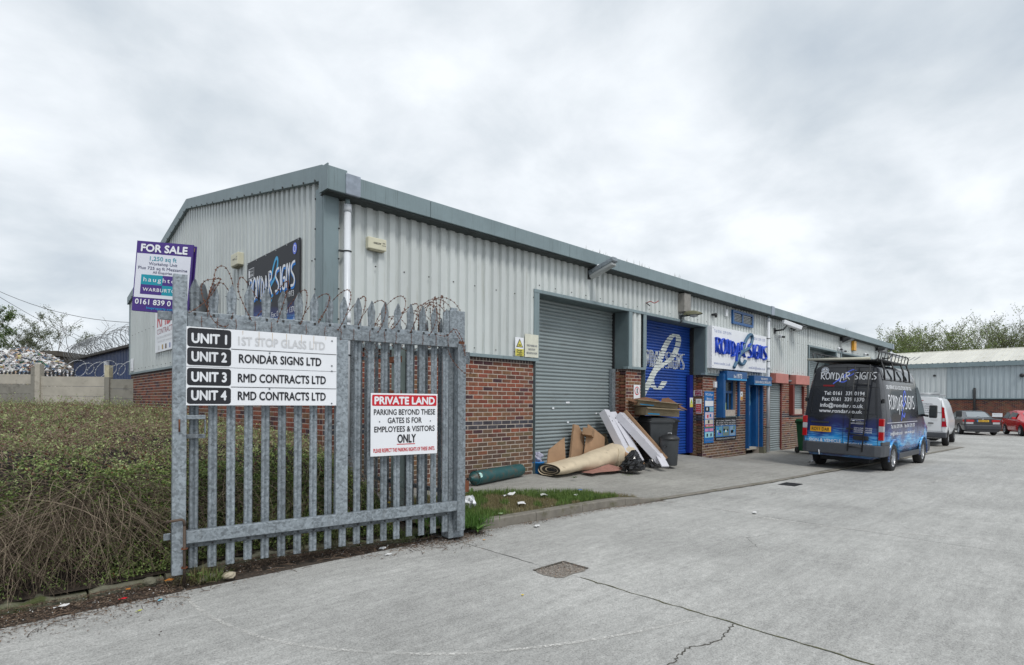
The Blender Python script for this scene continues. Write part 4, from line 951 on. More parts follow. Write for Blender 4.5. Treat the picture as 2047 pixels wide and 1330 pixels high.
obj('bolt_guide', mb, RUST, G)
mb = MB(); mb.tube([(-.04, -.06, 1.20), (-.04, -.065, 1.10)], .006, 6); mb.obox((-.04, -.055, 1.15), (.012, .012, .10)); obj('staple', mb, RUST, G)
for z, zz_ in ((1.78, .13), (.36, .12)):
    gbox('hinge', (2.672, -.01, z), (2.735, .07, z + zz_), RUST if z < 1 else GALVD)
# rust runs below the wire ties on the rail
mb = MB()
for k in range(17):
    x_ = .10 + k*.146 + random.uniform(-.02, .02); mb.tube([(x_, -.039, 2.06), (x_ + random.uniform(-.01, .01), -.040, 2.0), (x_ + random.uniform(-.01, .01), -.039, 1.945)], .0022, 5)
    for j in range(2): a_ = Vector((x_, -.041, 1.955 + .06*j)); mb.tube([a_ + Vector((-.012, -.004, random.uniform(-.015, .015))), a_ + Vector((.012, -.004, random.uniform(-.015, .015)))], .0016, 4)
obj('wire_tie', mb, RUSTW, G)
# hinge post
HP = thing('gate_post', 'tall galvanised gate post at the right end of the open gate', 'post', tuple(gm @ Vector((2.62, .16, 0)))[:2] + (-.15,), GR)
mb = MB(); mb.box((-.095, -.085, 0), (.10, .085, 2.52)); obj('post', mb, GALV, HP, bevel=.006)
mb = MB(); mb.box((-.04, -.02, 2.521), (.035, .02, 2.56)); obj('cap_plate', mb, GALV, HP)
mb = MB(); mb.box((.02, -.10, 1.98), (.085, -.087, 2.18)); obj('hinge_plate', mb, RUST, HP); mb = MB(); mb.box((.02, -.10, .43), (.085, -.087, .58)); obj('hinge_plate', mb, RUST, HP)
# unit sign board on the gate
def on_gate(name, label, x0, z0, w, h, y, depth=.012, mat=SIGNW):
    t = thing(name, label, 'sign', tuple(gm @ Vector((x0, y, z0))), GR); mb = MB(); mb.box((0, 0, 0), (w, depth, h)); obj('panel', mb, mat, t, bevel=.002)
    return t, (lambda a, b, e=0: Vector((a, -.002 - e, b)))
t, fn = on_gate('unit_sign', 'white tenants board listing four units across the upper gate', .006, 1.316, 1.236, .65, -.052)
OFF = 1.316
for k, (z1, z0) in enumerate(((1.957, 1.802), (1.795, 1.650), (1.626, 1.482), (1.466, 1.328))):
    rect(fn, .006, z0 - OFF, .332, z1 - OFF, INK, t, 'name_plate', 0, rad=.022)
    text('UNIT %d' % (k+1), fn, .036, z0 - OFF + .034, .264, .078, M('plate_letter', (.72, .74, .78)), t, .045, layer=.0015)
    nm = ('1ST STOP GLASS LTD', 'RONDAR SIGNS LTD', 'RMD CONTRACTS LTD', 'RMD CONTRACTS LTD')[k]
    text(nm, fn, .392 if k == 1 else .385, z0 - OFF + .036, (.74, .70, .75, .75)[k], .072, PFADE if k == 0 else INK, t, .03, layer=.001, name='lettering')
for z, th, x_ in ((1.798, .005, .332), (1.638, .0025, 0.0), (1.474, .005, .332)): rect(fn, x_, z - th/2 - OFF, 1.232, z + th/2 - OFF, INK, t, 'divider', .0005)
mb = MB()
for a, b in ((1.19, .61), (1.19, .375), (1.19, .325), (1.19, .02), (.64, .465), (.64, .148), (.07, .55), (.07, .40), (.07, .24), (.07, .07)): mb.lathe([(.007, -.003), (.005, .004)], 8, (0, 0, 0)) if False else mb.obox((a, -.004, b), (.011, .006, .011), (0, .78, 0))
obj('screw', mb, GALVD, t)
mb = MB()
for a, b in ((.42, .62), (.55, .63), (.66, .60), (.78, .63), (.91, .61), (1.02, .63), (1.13, .60)): ln = random.uniform(.03, .14); mb.add([(a, -.0035, .645), (a + .004, -.0035, .645), (a + .003, -.0035, .645 - ln), (a + .001, -.0035, .645 - ln)], [(0, 1, 2, 3)])
obj('rust_run', mb, M('rust_stain', (.52, .40, .25)), t)
# private land sign
t, fn = on_gate('parking_notice', 'white private land parking notice with a red heading on the lower right of the gate', 1.583, .812, .732, .628, -.048)
rect(fn, .012, .502, .72, .612, REDI, t, 'heading_band', 0, rad=.012)
text('PRIVATE LAND', fn, .035, .520, .665, .073, PW, t, .05, layer=.001)
text('PARKING BEYOND THESE', fn, .03, .412, .675, .056, INK, t, .022); text('GATES IS FOR', fn, .175, .328, .375, .056, INK, t, .022)
text('EMPLOYEES & VISITORS', fn, .035, .240, .665, .056, INK, t, .022); text('ONLY', fn, .28, .128, .205, .083, INK, t, .035); rect(fn, .275, .108, .475, .116, REDI, t, 'underline')
text('PLEASE RESPECT THE PARKING RIGHTS OF THESE UNITS.', fn, .028, .038, .675, .038, REDI, t, .02)
mb = MB()
for a in (.09, .65): mb.obox((a, -.004, .345), (.010, .006, .010), (0, .78, 0))
obj('screw', mb, GALVD, t)
# side fence from the gate post back to the building
SF = thing('palisade_fence', 'short palisade fence running back from the gate post to the warehouse corner', 'fence', (3.86, 5.12, 0), PI/2 + .01)
PMD = pale_mesh('pale_b', -.05, 2.34, GALVD)
for k in range(15): link('pale', PMD, SF, (.10 + .14*k, 0, random.uniform(-.02, .01)), random.uniform(-.04, .04)).rotation_euler[2] += 0
for z in (1.93, .30): mb = MB(); mb.box((.0, -.03, z), (2.16, -.004, z + .05)); obj('rail', mb, GALVD, SF)
mb = MB(); mb.box((2.14, -.06, -.1), (2.24, .05, 2.35)); obj('fence_post', mb, GALVD, SF)
mb = MB(); mb.box((.80, .02, .0), (.96, .12, 2.02)); obj('channel_post', mb, M('green_grey_steel', (.15, .19, .185), .5, 0, .1, 5), SF)
for z in (1.84, 1.42):
    mb = MB(); mb.box((.72, .125, z), (.98, .14, z + .075)); obj('clamp_plate', mb, RUST, SF)
    mb = MB(); mb.lathe([(.014, 0), (.008, .012)], 8, (0, 0, 0)); o = obj('bolt', mb, CHROME, SF, (.85, .141, z + .04)); o.rotation_euler = (-PI/2, 0, 0)
# estate agent's board
u0 = Vector((math.sin(R(46.2)), -math.cos(R(46.2)), 0)); u = (u0 * math.cos(.075) - Z_ * math.sin(.075)); v = (Z_ * math.cos(.075) + u0 * math.sin(.075)); n = u.cross(v); n = -n if n.dot(fw) > 0 else n
D = 4.86; tl = fw*D + u0*((272.4-1023.5)/1110*D) + Z_*(1.36 + (799.3-481)/1110*D)
bw, bh = .493, .613; ll = tl - v*bh
t, fn = board('for_sale_board', 'purple and white estate agent board fixed behind the left gate stile', 'sign', tuple(ll), u, v, n, bw, bh, PURP, .006)
mb = MB(); b2 = MB()
P = [u*a + v*b - n*c for c in (.008, .016) for a, b in ((0, 0), (bw, 0), (bw, bh), (0, bh))]; F6 = [(3, 2, 1, 0), (4, 5, 6, 7), (0, 1, 5, 4), (1, 2, 6, 5), (2, 3, 7, 6), (3, 0, 4, 7)]
mb.add(P, F6); obj('backing_board', mb, PURP, t)
P = [u*a + v*b - n*c for c, k_ in ((.018, 0), (.024, 1)) for a, b in ((0, 0), (bw, 0), (bw, bh), (0, bh))]
P = [u*0 - n*.018, u*bw - n*.05, u*bw + v*bh - n*.05, v*bh - n*.018]; P += [p - n*.01 for p in P]; mb = MB(); mb.add(P, F6); obj('rear_board', mb, PURP, t)
for z_ in (.02, bh - .05):
    mb = MB(); P = [u*.04 + v*z_ - n*.018, u*(bw-.01) + v*z_ - n*.018, u*(bw-.01) + v*z_ - n*.045, u*.04 + v*z_ - n*.026]; P += [p + v*.03 for p in P]; mb.add(P, F6); obj('spacer', mb, TIMBER, t)
mb = MB(); p_ = u*(bw*.80) - n*.05; mb.bar(p_ - v*.35, p_ + v*.5, .045, .045); obj('support_post', mb, TIMBER, t)
rect(fn, .010, .12, bw - .010, .505, PC('board_white', (.66, .68, .76)), t, 'white_field')
text('FOR SALE', fn, .04, .525, .41, .062, PW, t, .05, layer=.001)
text('1,250 sq ft', fn, .125, .448, .235, .036, TEALP, t, .015, layer=.001); text('Workshop Unit', fn, .12, .408, .25, .026, NAVYI, t, .01, layer=.001)
text('Plus 725 sq ft Mezzanine', fn, .03, .368, .43, .026, NAVYI, t, .01, layer=.001); text('All Enquiries', fn, .16, .335, .17, .022, NAVYI, t, .01, layer=.001)
rect(fn, .062, .235, .25, .322, TEALP, t, 'logo_block', .0005); rect(fn, .25, .235, .43, .322, PURP, t, 'logo_block', .0005); rect(fn, .062, .150, .25, .235, PURP, t, 'logo_block', .0005); rect(fn, .25, .150, .43, .235, TEALP, t, 'logo_block', .0005)
text('haughton', fn, .085, .262, .32, .040, PW, t, 0, layer=.002, spacing=1.3, cap=.73); text('WARBURTON', fn, .085, .178, .325, .030, PW, t, .012, layer=.002, spacing=1.15)
text('0161 839 0', fn, .025, .062, .315, .044, PW, t, .03, layer=.001); text('0', fn, .43, .062, .033, .044, PW, t, .03, layer=.001); text('hwproperty.com', fn, .13, .022, .24, .022, CYAN, t, .01, layer=.001)
# barbed coil over the gate
def barbed(name, label, cat, polys, mat, r=.0028, step=.055, spike=.016, seed=1, group=None):
    rn = random.Random(seed); wm_ = MB(); bm_ = MB(); t = thing(name, label, cat, tuple(polys[0][0]), 0, group); o0 = Vector(polys[0][0])
    for pl in polys:
        pl = [Vector(p) - o0 for p in pl]; wm_.tube(pl, r, 5); acc = 0
        for a, b in zip(pl, pl[1:]):
            d = (b-a); acc += d.length
            while acc > step and d.length > 0:
                acc -= step; c = b; dd = d.normalized()
                for k in range(2):
                    s = Vector((rn.uniform(-1, 1), rn.uniform(-1, 1), rn.uniform(-1, 1))); s = (s - dd*s.dot(dd)).normalized()*spike
                    bm_.tube([c - s, c + s], [r*.35, r*.9][0:2], 3, cap=False)
                bm_.tube([c - dd*.006, c + dd*.006], r*2.1, 5)
    obj('wire', wm_, mat, t); obj('barb', bm_, mat, t); return t
def G3(s, z, y=0): return gm @ Vector((s, y, z))
polys = []
# first loose loops on the left
polys.append(catmull([G3(.02, 2.075, -.05), G3(.10, 2.14, -.08), G3(.19, 2.25, -.02), G3(.27, 2.41, .08), G3(.235, 2.42, .16), G3(.16, 2.39, .12), G3(.115, 2.30, 0), G3(.135, 2.17, -.08), G3(.20, 2.02, -.10), G3(.29, 1.985, -.06), G3(.345, 2.06, 0), G3(.38, 2.22, .08), G3(.37, 2.42, .14), G3(.31, 2.53, .12), G3(.235, 2.49, .04), G3(.20, 2.36, -.03), G3(.165, 2.22, -.06)], 7))
polys.append(catmull([G3(.155, 2.20, -.06), G3(.22, 2.34, 0), G3(.29, 2.37, .06), G3(.36, 2.29, .1), G3(.42, 2.25, .1)], 6))
polys.append(catmull([G3(.16, 2.06, -.05), G3(.17, 2.25, -.02), G3(.23, 2.42, .06)], 6))
polys.append(catmull([G3(.50, 2.05, -.06), G3(.44, 2.18, -.04), G3(.40, 2.33, .02), G3(.43, 2.45, .08), G3(.50, 2.41, .14), G3(.58, 2.28, .14)], 6))
hx = []; n_ = 9
t_ = np.linspace(-.5*PI, 2*PI*n_ - .3*PI, 26*n_)
rr = random.Random(5)
for a in t_:
    k_ = a/(2*PI); s_ = .66 + k_*.185; rad = .17 + .035*math.sin(k_*2.3) + .012*math.sin(a*.7)
    hx.append(G3(s_ + .075*math.sin(a) + .015*math.sin(a*1.3), 2.235 + rad*math.sin(a)*.98 + .02*math.sin(k_*3), .02 + rad*math.cos(a)))
polys.append(hx)
barbed('barbed_wire_coil', 'rusty barbed wire coiled loosely over the top of the gate', 'barbed wire', polys, RUSTW, .0027, .052, .012, 3)
polys = []
for n_, (cx_, cy_, cz_, r_, ax) in enumerate(((3.80, 5.15, 2.30, .24, 0), (3.84, 5.4, 2.26, .26, .3), (3.83, 5.8, 2.22, .25, -.2), (3.80, 6.2, 2.2, .24, .2), (3.82, 6.6, 2.16, .22, 0), (3.66, 5.0, 2.32, .20, .9))):
    p = []
    for a in np.linspace(-.4, 4.2*PI, 60): p.append(Vector((cx_ + r_*math.cos(a)*math.cos(ax), cy_ + r_*math.cos(a)*math.sin(ax) + (a/(2*PI))*.13 - .1, cz_ + r_*math.sin(a))))
    polys.append(p)
polys.append(catmull([G3(2.28, 2.07, -.06), G3(2.40, 2.06, -.08), G3(2.50, 2.14, -.09), G3(2.60, 2.02, -.08), G3(2.64, 1.86, -.07), G3(2.58, 2.0, -.09), G3(2.50, 2.12, -.08)], 6))
polys.append(catmull([G3(2.46, 1.93, .0), G3(2.50, 1.80, -.05), G3(2.60, 1.68, -.1), G3(2.70, 1.67, -.08), G3(2.74, 1.75, 0)], 6))
barbed('barbed_wire_coil', 'rusty barbed wire bunched on the side fence by the gate post', 'barbed wire', polys, RUSTW, .0028, .045, .014, 4)

# ---------------------------------------------------------------- vehicles
def wheel(par, x, y, r, w, side, rimmat=CHROME, spokes=7):
    wh = link('wheel', None, par, (x, y, r)); n = 28; mb = MB(); s = 1 if side > 0 else -1
    prof = [(r*.62, -w/2), (r*.93, -w/2), (r, -w*.32), (r, w*.32), (r*.93, w/2), (r*.62, w/2)]
    mb.smooth = True; P = [[(rr_*math.cos(a), d*s, rr_*math.sin(a)) for a in np.linspace(0, 2*PI, n+1)] for rr_, d in prof]
    if s > 0: P = P[::-1]
    mb.grid(P); obj('tyre', mb, RUBBER, wh)
    mb = MB(); mb.grid([[(rr_*math.cos(a), d*s, rr_*math.sin(a)) for a in np.linspace(0, 2*PI, n+1)] for rr_, d in ((r*.66, w*.46), (r*.60, w*.30), (r*.56, w*.12))])
    for k in range(spokes):
        a = 2*PI*k/spokes; mb.bar((.02*math.cos(a), s*w*.34, .02*math.sin(a)), (r*.62*math.cos(a), s*w*.36, r*.62*math.sin(a)), r*.13, .02)
    mb.tube([(0, s*w*.30, 0), (0, s*w*.42, 0)], r*.17, 12); obj('rim', mb, rimmat, wh)
    mb = MB(); mb.tube([(0, s*w*.02, 0), (0, s*w*.10, 0)], r*.58, 20); obj('brake_disc', mb, DKSTEEL, wh)
VP_ = [(0, .34), (.78, .34), (.90, .42), (.955, .60), (.972, .95), (.962, 1.25), (.925, 1.55), (.868, 1.95), (.805, 2.25), (.745, 2.42), (.62, 2.50), (.30, 2.535), (0, 2.545)]
class Van:
    def __init__(s, L, hs, slope=.16): s.L = L; s.hs = hs; s.slope = slope
    def zf(s, z): return z if z < .95 else .95 + (z - .95)*s.hs
    def half(s, z):   # half width at height z
        zs = [s.zf(p[1]) for p in VP_[1:]]; ys = [p[0] for p in VP_[1:]]; return float(np.interp(z, zs, ys))
    def rx(s, z): return .02 + s.slope*max(0, (z - 1.0)/1.5)**1.4
    def body(s):
        ztop = s.zf(2.545); st = [(0, .965, ztop), (.045, 1, ztop), (.9, 1, ztop + .01), (1.9, 1, ztop + .015), (s.L-1.75, 1, ztop), (s.L-1.45, 1, ztop - .05), (s.L-1.05, .985, ztop - .32), (s.L-.72, .975, .95 + (ztop-.95)*.46), (s.L-.52, .965, 1.33), (s.L-.26, .93, 1.16), (s.L-.08, .86, .98), (s.L, .78, .80)]
        rows = []
        for i, (x, k, zt) in enumerate(st):
            half = []
            for y, z in VP_:
                z = s.zf(z)
                if z > .95: z2 = .95 + (z-.95)*(zt-.95)/(ztop-.95) if zt > .96 else min(z, zt) - .0
                else: z2 = min(z, zt*.97 if zt < 1 else z)
                if zt < .96 and z > .6: z2 = .6 + (min(z, .95) - .6)*(zt-.6)/.35 + (z-.95 if z > .95 else 0)*.02
                xx = x + (s.rx(z2)*(1 if i < 2 else 0))
                kk = k
                if i == 0 and z2 > ztop - .12: z2 -= .015
                half.append((xx, y*kk, z2))
            rows.append([(a, b, c) for a, b, c in half] + [(a, -b, c) for a, b, c in half[::-1][1:-1]])
        mb = MB(); mb.smooth = True; n = len(rows[0]); o = 0
        for r_ in rows: mb.v += r_
        for i in range(len(rows)-1):
            for j in range(n): j2 = (j+1) % n; mb.f.append((i*n+j, i*n+j2, (i+1)*n+j2, (i+1)*n+j)); mb.m.append(0); mb.sm.append(True)
        m = len(VP_)
        for o, fl in ((0, True), ((len(rows)-1)*n, False)):
            for i in range(m-1):
                a, b = o + i, o + i + 1; c = o + ((n - i) % n); d = o + (n - i - 1 if i+1 < m-1 else m-1)
                q_ = [a, b, d, c]; q2 = []
                for t_ in q_:
                    if t_ not in q2: q2.append(t_)
                if len(q2) > 2: mb.f.append(tuple(q2 if fl else q2[::-1])); mb.m.append(0); mb.sm.append(False)
        return mb
def booled(o, cyls):
    for c in cyls:
        m = o.modifiers.new('b', 'BOOLEAN'); m.operation = 'DIFFERENCE'; m.solver = 'EXACT'; m.object = c
    dg = bpy.context.evaluated_depsgraph_get(); me = bpy.data.meshes.new_from_object(o.evaluated_get(dg)); o.modifiers.clear(); o.data = me
    for c in cyls: bpy.data.objects.remove(c)
def cutters(par, pts, r, y0, y1):
    out_ = []
    for x, z in pts:
        for s in (-1, 1):
            mb = MB(); mb.tube([(x, s*y0, z), (x, s*y1, z)], r, 32); out_.append(obj('cut', mb, DARKI, par))
    return out_
def van(name, label, loc, rotz, roll, V, paint, wheels, r=.335):
    t = thing(name, label, 'van', loc, 0); t.rotation_euler = (roll, 0, rotz)
    b = obj('body', V.body(), paint, t); bpy.context.view_layer.update()
    booled(b, cutters(t, [(x, r) for x in wheels], r + .06, .60, 1.2))
    mb = MB()
    for x in wheels:
        for s in (-1, 1): wheel(t, x, s*.86, r, .21, s)
    kb = MB(); kb.box((.3, -.6, .22), (V.L - .4, .6, .45)); obj('chassis', kb, DARKI, t)
    return t
LIVV = livery('van_print', 1.08, 1.6, .30, 'Object', coat=.45, rough=.25)
V1 = Van(4.863, 1.0); T = van('sign_van', 'dark blue high roof van with sign maker lettering, ladder and roof rack', (15.08, 4.22, -.262), R(-1.6), R(1.6), V1, LIVV, (.99, 3.92))
def vbox(name, a, b, mat, bev=.01, par=None): mb = MB(); mb.box(a, b); return obj(name, mb, mat, par or T, bevel=bev)
BUMP = M('bumper_plastic', (.055, .06, .07), .55, 0, .12, 9)
mb = MB(); mb.prism([(-.09, -.82), (-.09, .82), (-.03, .95), (.12, .985), (.58, .985), (.58, .94), (.10, .90), (.10, -.90), (.58, -.94), (.58, -.985), (.12, -.985), (-.03, -.95)][::-1], .40, .66); obj('rear_bumper', mb, BUMP, T, bevel=.03)
for s in (-1, 1):
    mb = MB(); mb.prism([(.02, s*.90), (.02, s*.965), (.10, s*.985), (.56, s*.985), (.30, s*.93)][::s], .66, .74); obj('bumper_corner', mb, BUMP, T, bevel=.01)
    mb = MB()
    for z0, z1, m_ in ((.78, .97, REDLENS), (.97, 1.10, CLEARLENS), (1.10, 1.27, REDLENS)):
        mb = MB(); mb.box((-.004, min(s*.865, s*.982), z0), (.10, max(s*.865, s*.982), z1)); obj('tail_light', mb, m_, T, bevel=.012)
    vbox('sill', (1.45, min(s*.90, s*.985), .30), (3.45, max(s*.90, s*.985), .42), BUMP)
    for x in (.99, 3.92):
        mb = MB(); P0 = []
        P = [[(x + rr_*math.cos(a), s*y, .335 + rr_*math.sin(a)) for a in np.linspace(-.15, PI + .15, 24)] for rr_, y in ((.393, .955), (.398, .99), (.445, .985), (.450, .955))]
        mb.smooth = True; mb.grid(P if s < 0 else P[::-1]); obj('wheel_arch', mb, LIVV, T)
vbox('front_bumper', (4.45, -.93, .28), (4.92, .93, .62), BUMP, .05)
rear = lambda a, b, e=0: Vector((V1.rx(b) + (-.006 - e), -a, b))
side = lambda a, b, e=0: Vector((a, -(V1.half(b) + .006 + e), b))
sideL = lambda a, b, e=0: Vector((a, (V1.half(b) + .006 + e), b))
def seam(fn, pts, w=.009, par=T, mat=DARKI): mb = MB(); ribbon(mb, fn, [(p[0], p[1]) for p in pts], w); return obj('panel_gap', mb, mat, par)
def line(a, b, n=12): return [(a[0]+(b[0]-a[0])*k/n, a[1]+(b[1]-a[1])*k/n) for k in range(n+1)]
seam(rear, line((.04, .52), (.04, 2.47))); seam(rear, line((-.87, .52), (-.73, 2.44))); seam(rear, line((.87, .52), (.73, 2.44))); seam(rear, line((-.86, .52), (.86, .52))); seam(rear, line((-.73, 2.44), (.73, 2.44)))
for a0, a1 in ((-.78, -.02), (.10, .78)): seam(rear, line((a0, 1.36), (a1, 1.36)) + line((a1, 1.36), (a1*.93 if a1 > .5 else a1, 1.98)) + line((a1*.93 if a1 > .5 else a1, 1.98), (a0*.93 if a0 < -.5 else a0, 1.98)) + line((a0*.93 if a0 < -.5 else a0, 1.98), (a0, 1.36)), .012, T, M('rubber_seal', (.02, .022, .028), .4))
seam(rear, line((-.8, 1.98), (.8, 1.98)), .006)
rect(rear, -.52, 1.99, -.24, 2.03, M('dull_red_lens', (.22, .01, .015), .2), T, 'brake_light')
rect(rear, -.78, .90, -.25, 1.03, M('plate_yellow', (.75, .38, .02), .4), T, 'number_plate', .004); text('RO11 DAR', rear, -.74, .925, .45, .078, INK, T, .02, layer=.007)
vbox('plate_lamp', (-.03, .30, 1.11), (.0, .75, 1.15), BLACKP)
LV = LIVV
text('Tel: 0161  339 0194', rear, -.48, 1.79, .98, .085, PW, T, .02); text('Fax: 0161  339 1370', rear, -.52, 1.65, 1.02, .085, PW, T, .02)
text('info@rondar.co.uk', rear, -.56, 1.50, 1.04, .09, PW, T, .02); text('www.rondar.co.uk', rear, -.58, 1.37, 1.05, .085, PW, T, .02)
text('SIGN & VEHICLE', rear, -.80, .66, .80, .075, PW, T, .02); text('SPECIALISTS', rear, .08, .61, .66, .075, PW, T, .02)
logo(rear, -.60, 2.17, 1.36, .15, T, PW, None, (-.27, 2.06, .52, .33, VIOB), .16)
for r_, m_, e in ((.095, PW, .001), (.082, SLATE, .002), (.07, PW, .003)):
    mb = MB(); mb.add([rear(-.50 + r_*math.cos(a), 2.38 + r_*.95*math.sin(a)*.85, e) for a in np.linspace(0, 2*PI, 21)[:-1]][::-1], [tuple(range(20))]); obj('emblem', mb, m_, T)
rect(rear, -.56, 2.36, -.44, 2.375, INK, T, 'emblem', .005); rect(rear, -.54, 2.33, -.46, 2.34, INK, T, 'emblem', .005); rect(rear, -.51, 2.39, -.49, 2.42, INK, T, 'emblem', .005)
rect(rear, .22, 1.13, .56, 1.24, PW, T, 'badge'); rect(rear, .228, 1.138, .552, 1.232, NAVYI, T, 'badge', .001); rect(rear, .25, 1.155, .31, 1.215, PW, T, 'badge', .002); text('Find us on', rear, .34, 1.19, .12, .022, PW, T, .01, layer=.002); text('facebook', rear, .34, 1.15, .18, .032, PW, T, .02, layer=.002)
for k, s_ in enumerate(('UNIT 2 CHARIOT ROAD', 'INDUSTRIAL ESTATE', 'STOCKPORT CHESHIRE')): text(s_, rear, .30, 1.02 - k*.045, .42, .028, PW, T, .01)
vbox('door_handle', (-.05, -.66, .76), (.0, -.30, .86), BLACKP, .02); vbox('door_handle', (-.02, -.30, .99), (.01, -.12, 1.03), BLACKP)
for z in (1.0, 1.62):
    for s in (-1, 1): vbox('door_hinge', (.05, s*.93 - .03, z), (.12, s*.93 + .03, z + .10), BLACKP)
# side prints, windows
seam(side, line((.30, .62), (.30, 2.40))); seam(side, line((3.15, .45), (3.15, 2.30))); seam(side, line((.32, 1.17), (3.12, 1.17)), .012, T, PW); seam(side, line((.32, 2.16), (3.1, 2.16)), .02)
text('DELIVERING SIGN SOLUTIONS FOR YOU', side, .50, 1.96, 2.3, .085, PW, T, .03)
logo(side, .55, 1.50, 2.4, .30, T, PW, None, (1.55, 1.22, .60, .70, VIOB), .14)
text('Tel. 0161 339 0194', side, .62, 1.04, 1.0, .085, PW, T, .03); text('Fax: 0161 339 1370', side, 1.85, 1.04, 1.0, .085, PW, T, .03)
text('info@rondar.co.uk', side, .60, .88, 1.05, .08, PW, T, .03); text('www.rondar.co.uk', side, 1.85, .88, 1.0, .08, PW, T, .03); text('SIGN & VEHICLE SPECIALISTS', side, 1.55, .50, 1.85, .075, PALEB, T, .02)
for k in range(3): rect(side, 3.4, .86 - k*.05, 3.62, .89 - k*.05, PALEB, T, 'badge')
for a, b in ((.42, 1.35), (1.45, 2.25), (2.35, 3.0)): rect(side, a, 2.20, b, 2.40, GLASS, T, 'high_window', .002, 6, 4); rect(sideL, b, 2.20, a, 2.40, GLASS, T, 'high_window', .002, 6, 4)
def cabglass(fn, flip):
    mb = MB(); P = [(3.22, 1.34), (3.30, 2.02), (3.52, 2.06), (3.85, 1.66), (4.02, 1.34)]
    o = [Vector((x, fn(x, z).y*(1 - .02*max(0, x-3.4)), z)) for x, z in P]; mb.add(o if not flip else o[::-1], [tuple(range(5))]); return obj('cab_window', mb, GLASS, T)
cabglass(lambda a, b: side(a, b, .006), False); cabglass(lambda a, b: sideL(a, b, .006), True)
mb = MB(); mb.add([(3.50, -.58, 2.46), (3.50, .58, 2.46), (4.36, .80, 1.37), (4.36, -.80, 1.37)], [(0, 3, 2, 1)]); obj('windscreen', mb, GLASS, T)
for s in (-1, 1):
    mb = MB(); mb.tube([(3.85, s*.93, 1.32), (3.82, s*1.08, 1.30)], .03, 8); obj('mirror_arm', mb, BLACKP, T)
    mb = MB(); mb.obox((3.83, s*1.20, 1.42), (.10, .20, .34)); obj('mirror', mb, BLACKP, T, bevel=.03)
vbox('mirror_glass', (3.775, -1.28, 1.30), (3.779, -1.13, 1.55), GLASS, 0)
# ladder and rack
mb = MB()
for a in (-.28, -.62):
    mb.tube([(-.10, a + .08, .50), (.02, a, 2.50)], .017, 8)
for k in range(7):
    z = .60 + k*.29; q_ = (z-.5)/2.0; x_ = -.10 + .12*q_; mb.tube([(x_, -.28 + .08*(1-q_), z), (x_, -.62 + .08*(1-q_), z)], .015, 8)
for z in (.72, 2.30): mb.tube([(-.03 + .05*(z > 1), -.30, z), (.13, -.30, z)], .012, 6); mb.tube([(-.03 + .05*(z > 1), -.60, z), (.13, -.60, z)], .012, 6)
mb.tube([(.05, -.36, 2.34), (.05, -.68, 2.34), (.07, -.70, 2.1)], .012, 6)
obj('ladder', mb, BLACKP, T)
mb = MB(); mb.tube([(-.10, .50, .47), (-.13, .47, .36)], .01, 5); obj('tow_strap', mb, PW, T, rot=0)
rk = link('roof_rack', None, T); rk['label'] = 'black roof rack with a pale rear roller bar'
mb = MB(); mb.tube([(.02, .92, 2.64), (.02, -.62, 2.64)], .030, 10); obj('roller_bar', mb, M('pale_bar', (.50, .49, .40), .4), rk)
mb = MB()
for s in (-1, 1):
    mb.tube([(.05, s*.76, 2.62), (2.7, s*.76, 2.60)], .022, 8); mb.tube([(.05, s*.78, 2.62), (.07, s*.80, 2.77), (.14, s*.80, 2.80), (2.58, s*.80, 2.785), (2.66, s*.80, 2.75), (2.7, s*.76, 2.60)], .016, 8)
    for k in range(8): x_ = .3 + k*.30; mb.tube([(x_, s*.76, 2.61), (x_, s*.80, 2.82)], .011, 6)
    for x_ in (.35, 1.2, 2.05, 2.6): mb.tube([(x_, s*.76, 2.60), (x_, s*.84, 2.40), (x_, s*.865, 2.16)], .022, 8)
for k in range(9): x_ = .1 + k*.32; mb.tube([(x_, -.76, 2.61), (x_, .76, 2.61)], .014, 6)
obj('frame', mb, BLACKP, rk)
mb = MB(); mb.box((.1, -.74, 2.585), (2.6, .74, 2.598)); obj('mesh_deck', mb, DKSTEEL, rk)
rz = road_z
T.scale = (1, .90, 1.03)
# white van
WPAINT = M('white_paint', (.74, .76, .79), .28, 0, .03, 3, coat=.4)
V2 = Van(4.97, .655, .10)
T2 = van('white_van', 'white panel van with small roof rack parked beyond the dark blue van', (27.45, 4.90, rz(28) + .01), R(4.0), 0, V2, WPAINT, (.95, 3.85), .33)
r2 = lambda a, b, e=0: Vector((V2.rx(b) - .006 - e, -a, b))
vbox('rear_bumper', (-.08, -.96, .36), (.35, .96, .58), BUMP, .04, T2)
for s in (-1, 1): mb = MB(); mb.add([Vector((V2.rx(z) - .012, s*(V2.half(z) - w_), z)) for z, w_ in ((.80, .16), (.80, .0), (1.55, .0), (1.60, .06))][::-s], [(0, 1, 2, 3)]); obj('tail_light', mb, REDLENS, T2)
for s in (-1, 1): mb = MB(); mb.add([Vector((V2.rx(z) + dx, s*(V2.half(z) + .004), z)) for z, dx in ((.80, 0), (.80, .12), (1.5, .10), (1.58, .02))][::s], [(0, 1, 2, 3)]); obj('tail_light', mb, REDLENS, T2); rect(r2, s*.88 - .05, 1.02, s*.88 + .03, 1.14, CLEARLENS, T2, 'tail_light', .008)
mb = MB(); ribbon(mb, r2, line((0, .55), (0, 1.9)), .012); ribbon(mb, r2, line((-.85, .62), (.85, .62)), .010); ribbon(mb, r2, line((.82, .60), (.80, 1.86)), .010); obj('panel_gap', mb, M('grey_gap', (.18, .19, .2)), T2)
rect(r2, -.30, 1.83, .22, 1.86, REDLENS, T2, 'brake_light'); vbox('door_handle', (-.03, -.55, .92), (.0, -.38, .96), BLACKP, .005, T2)
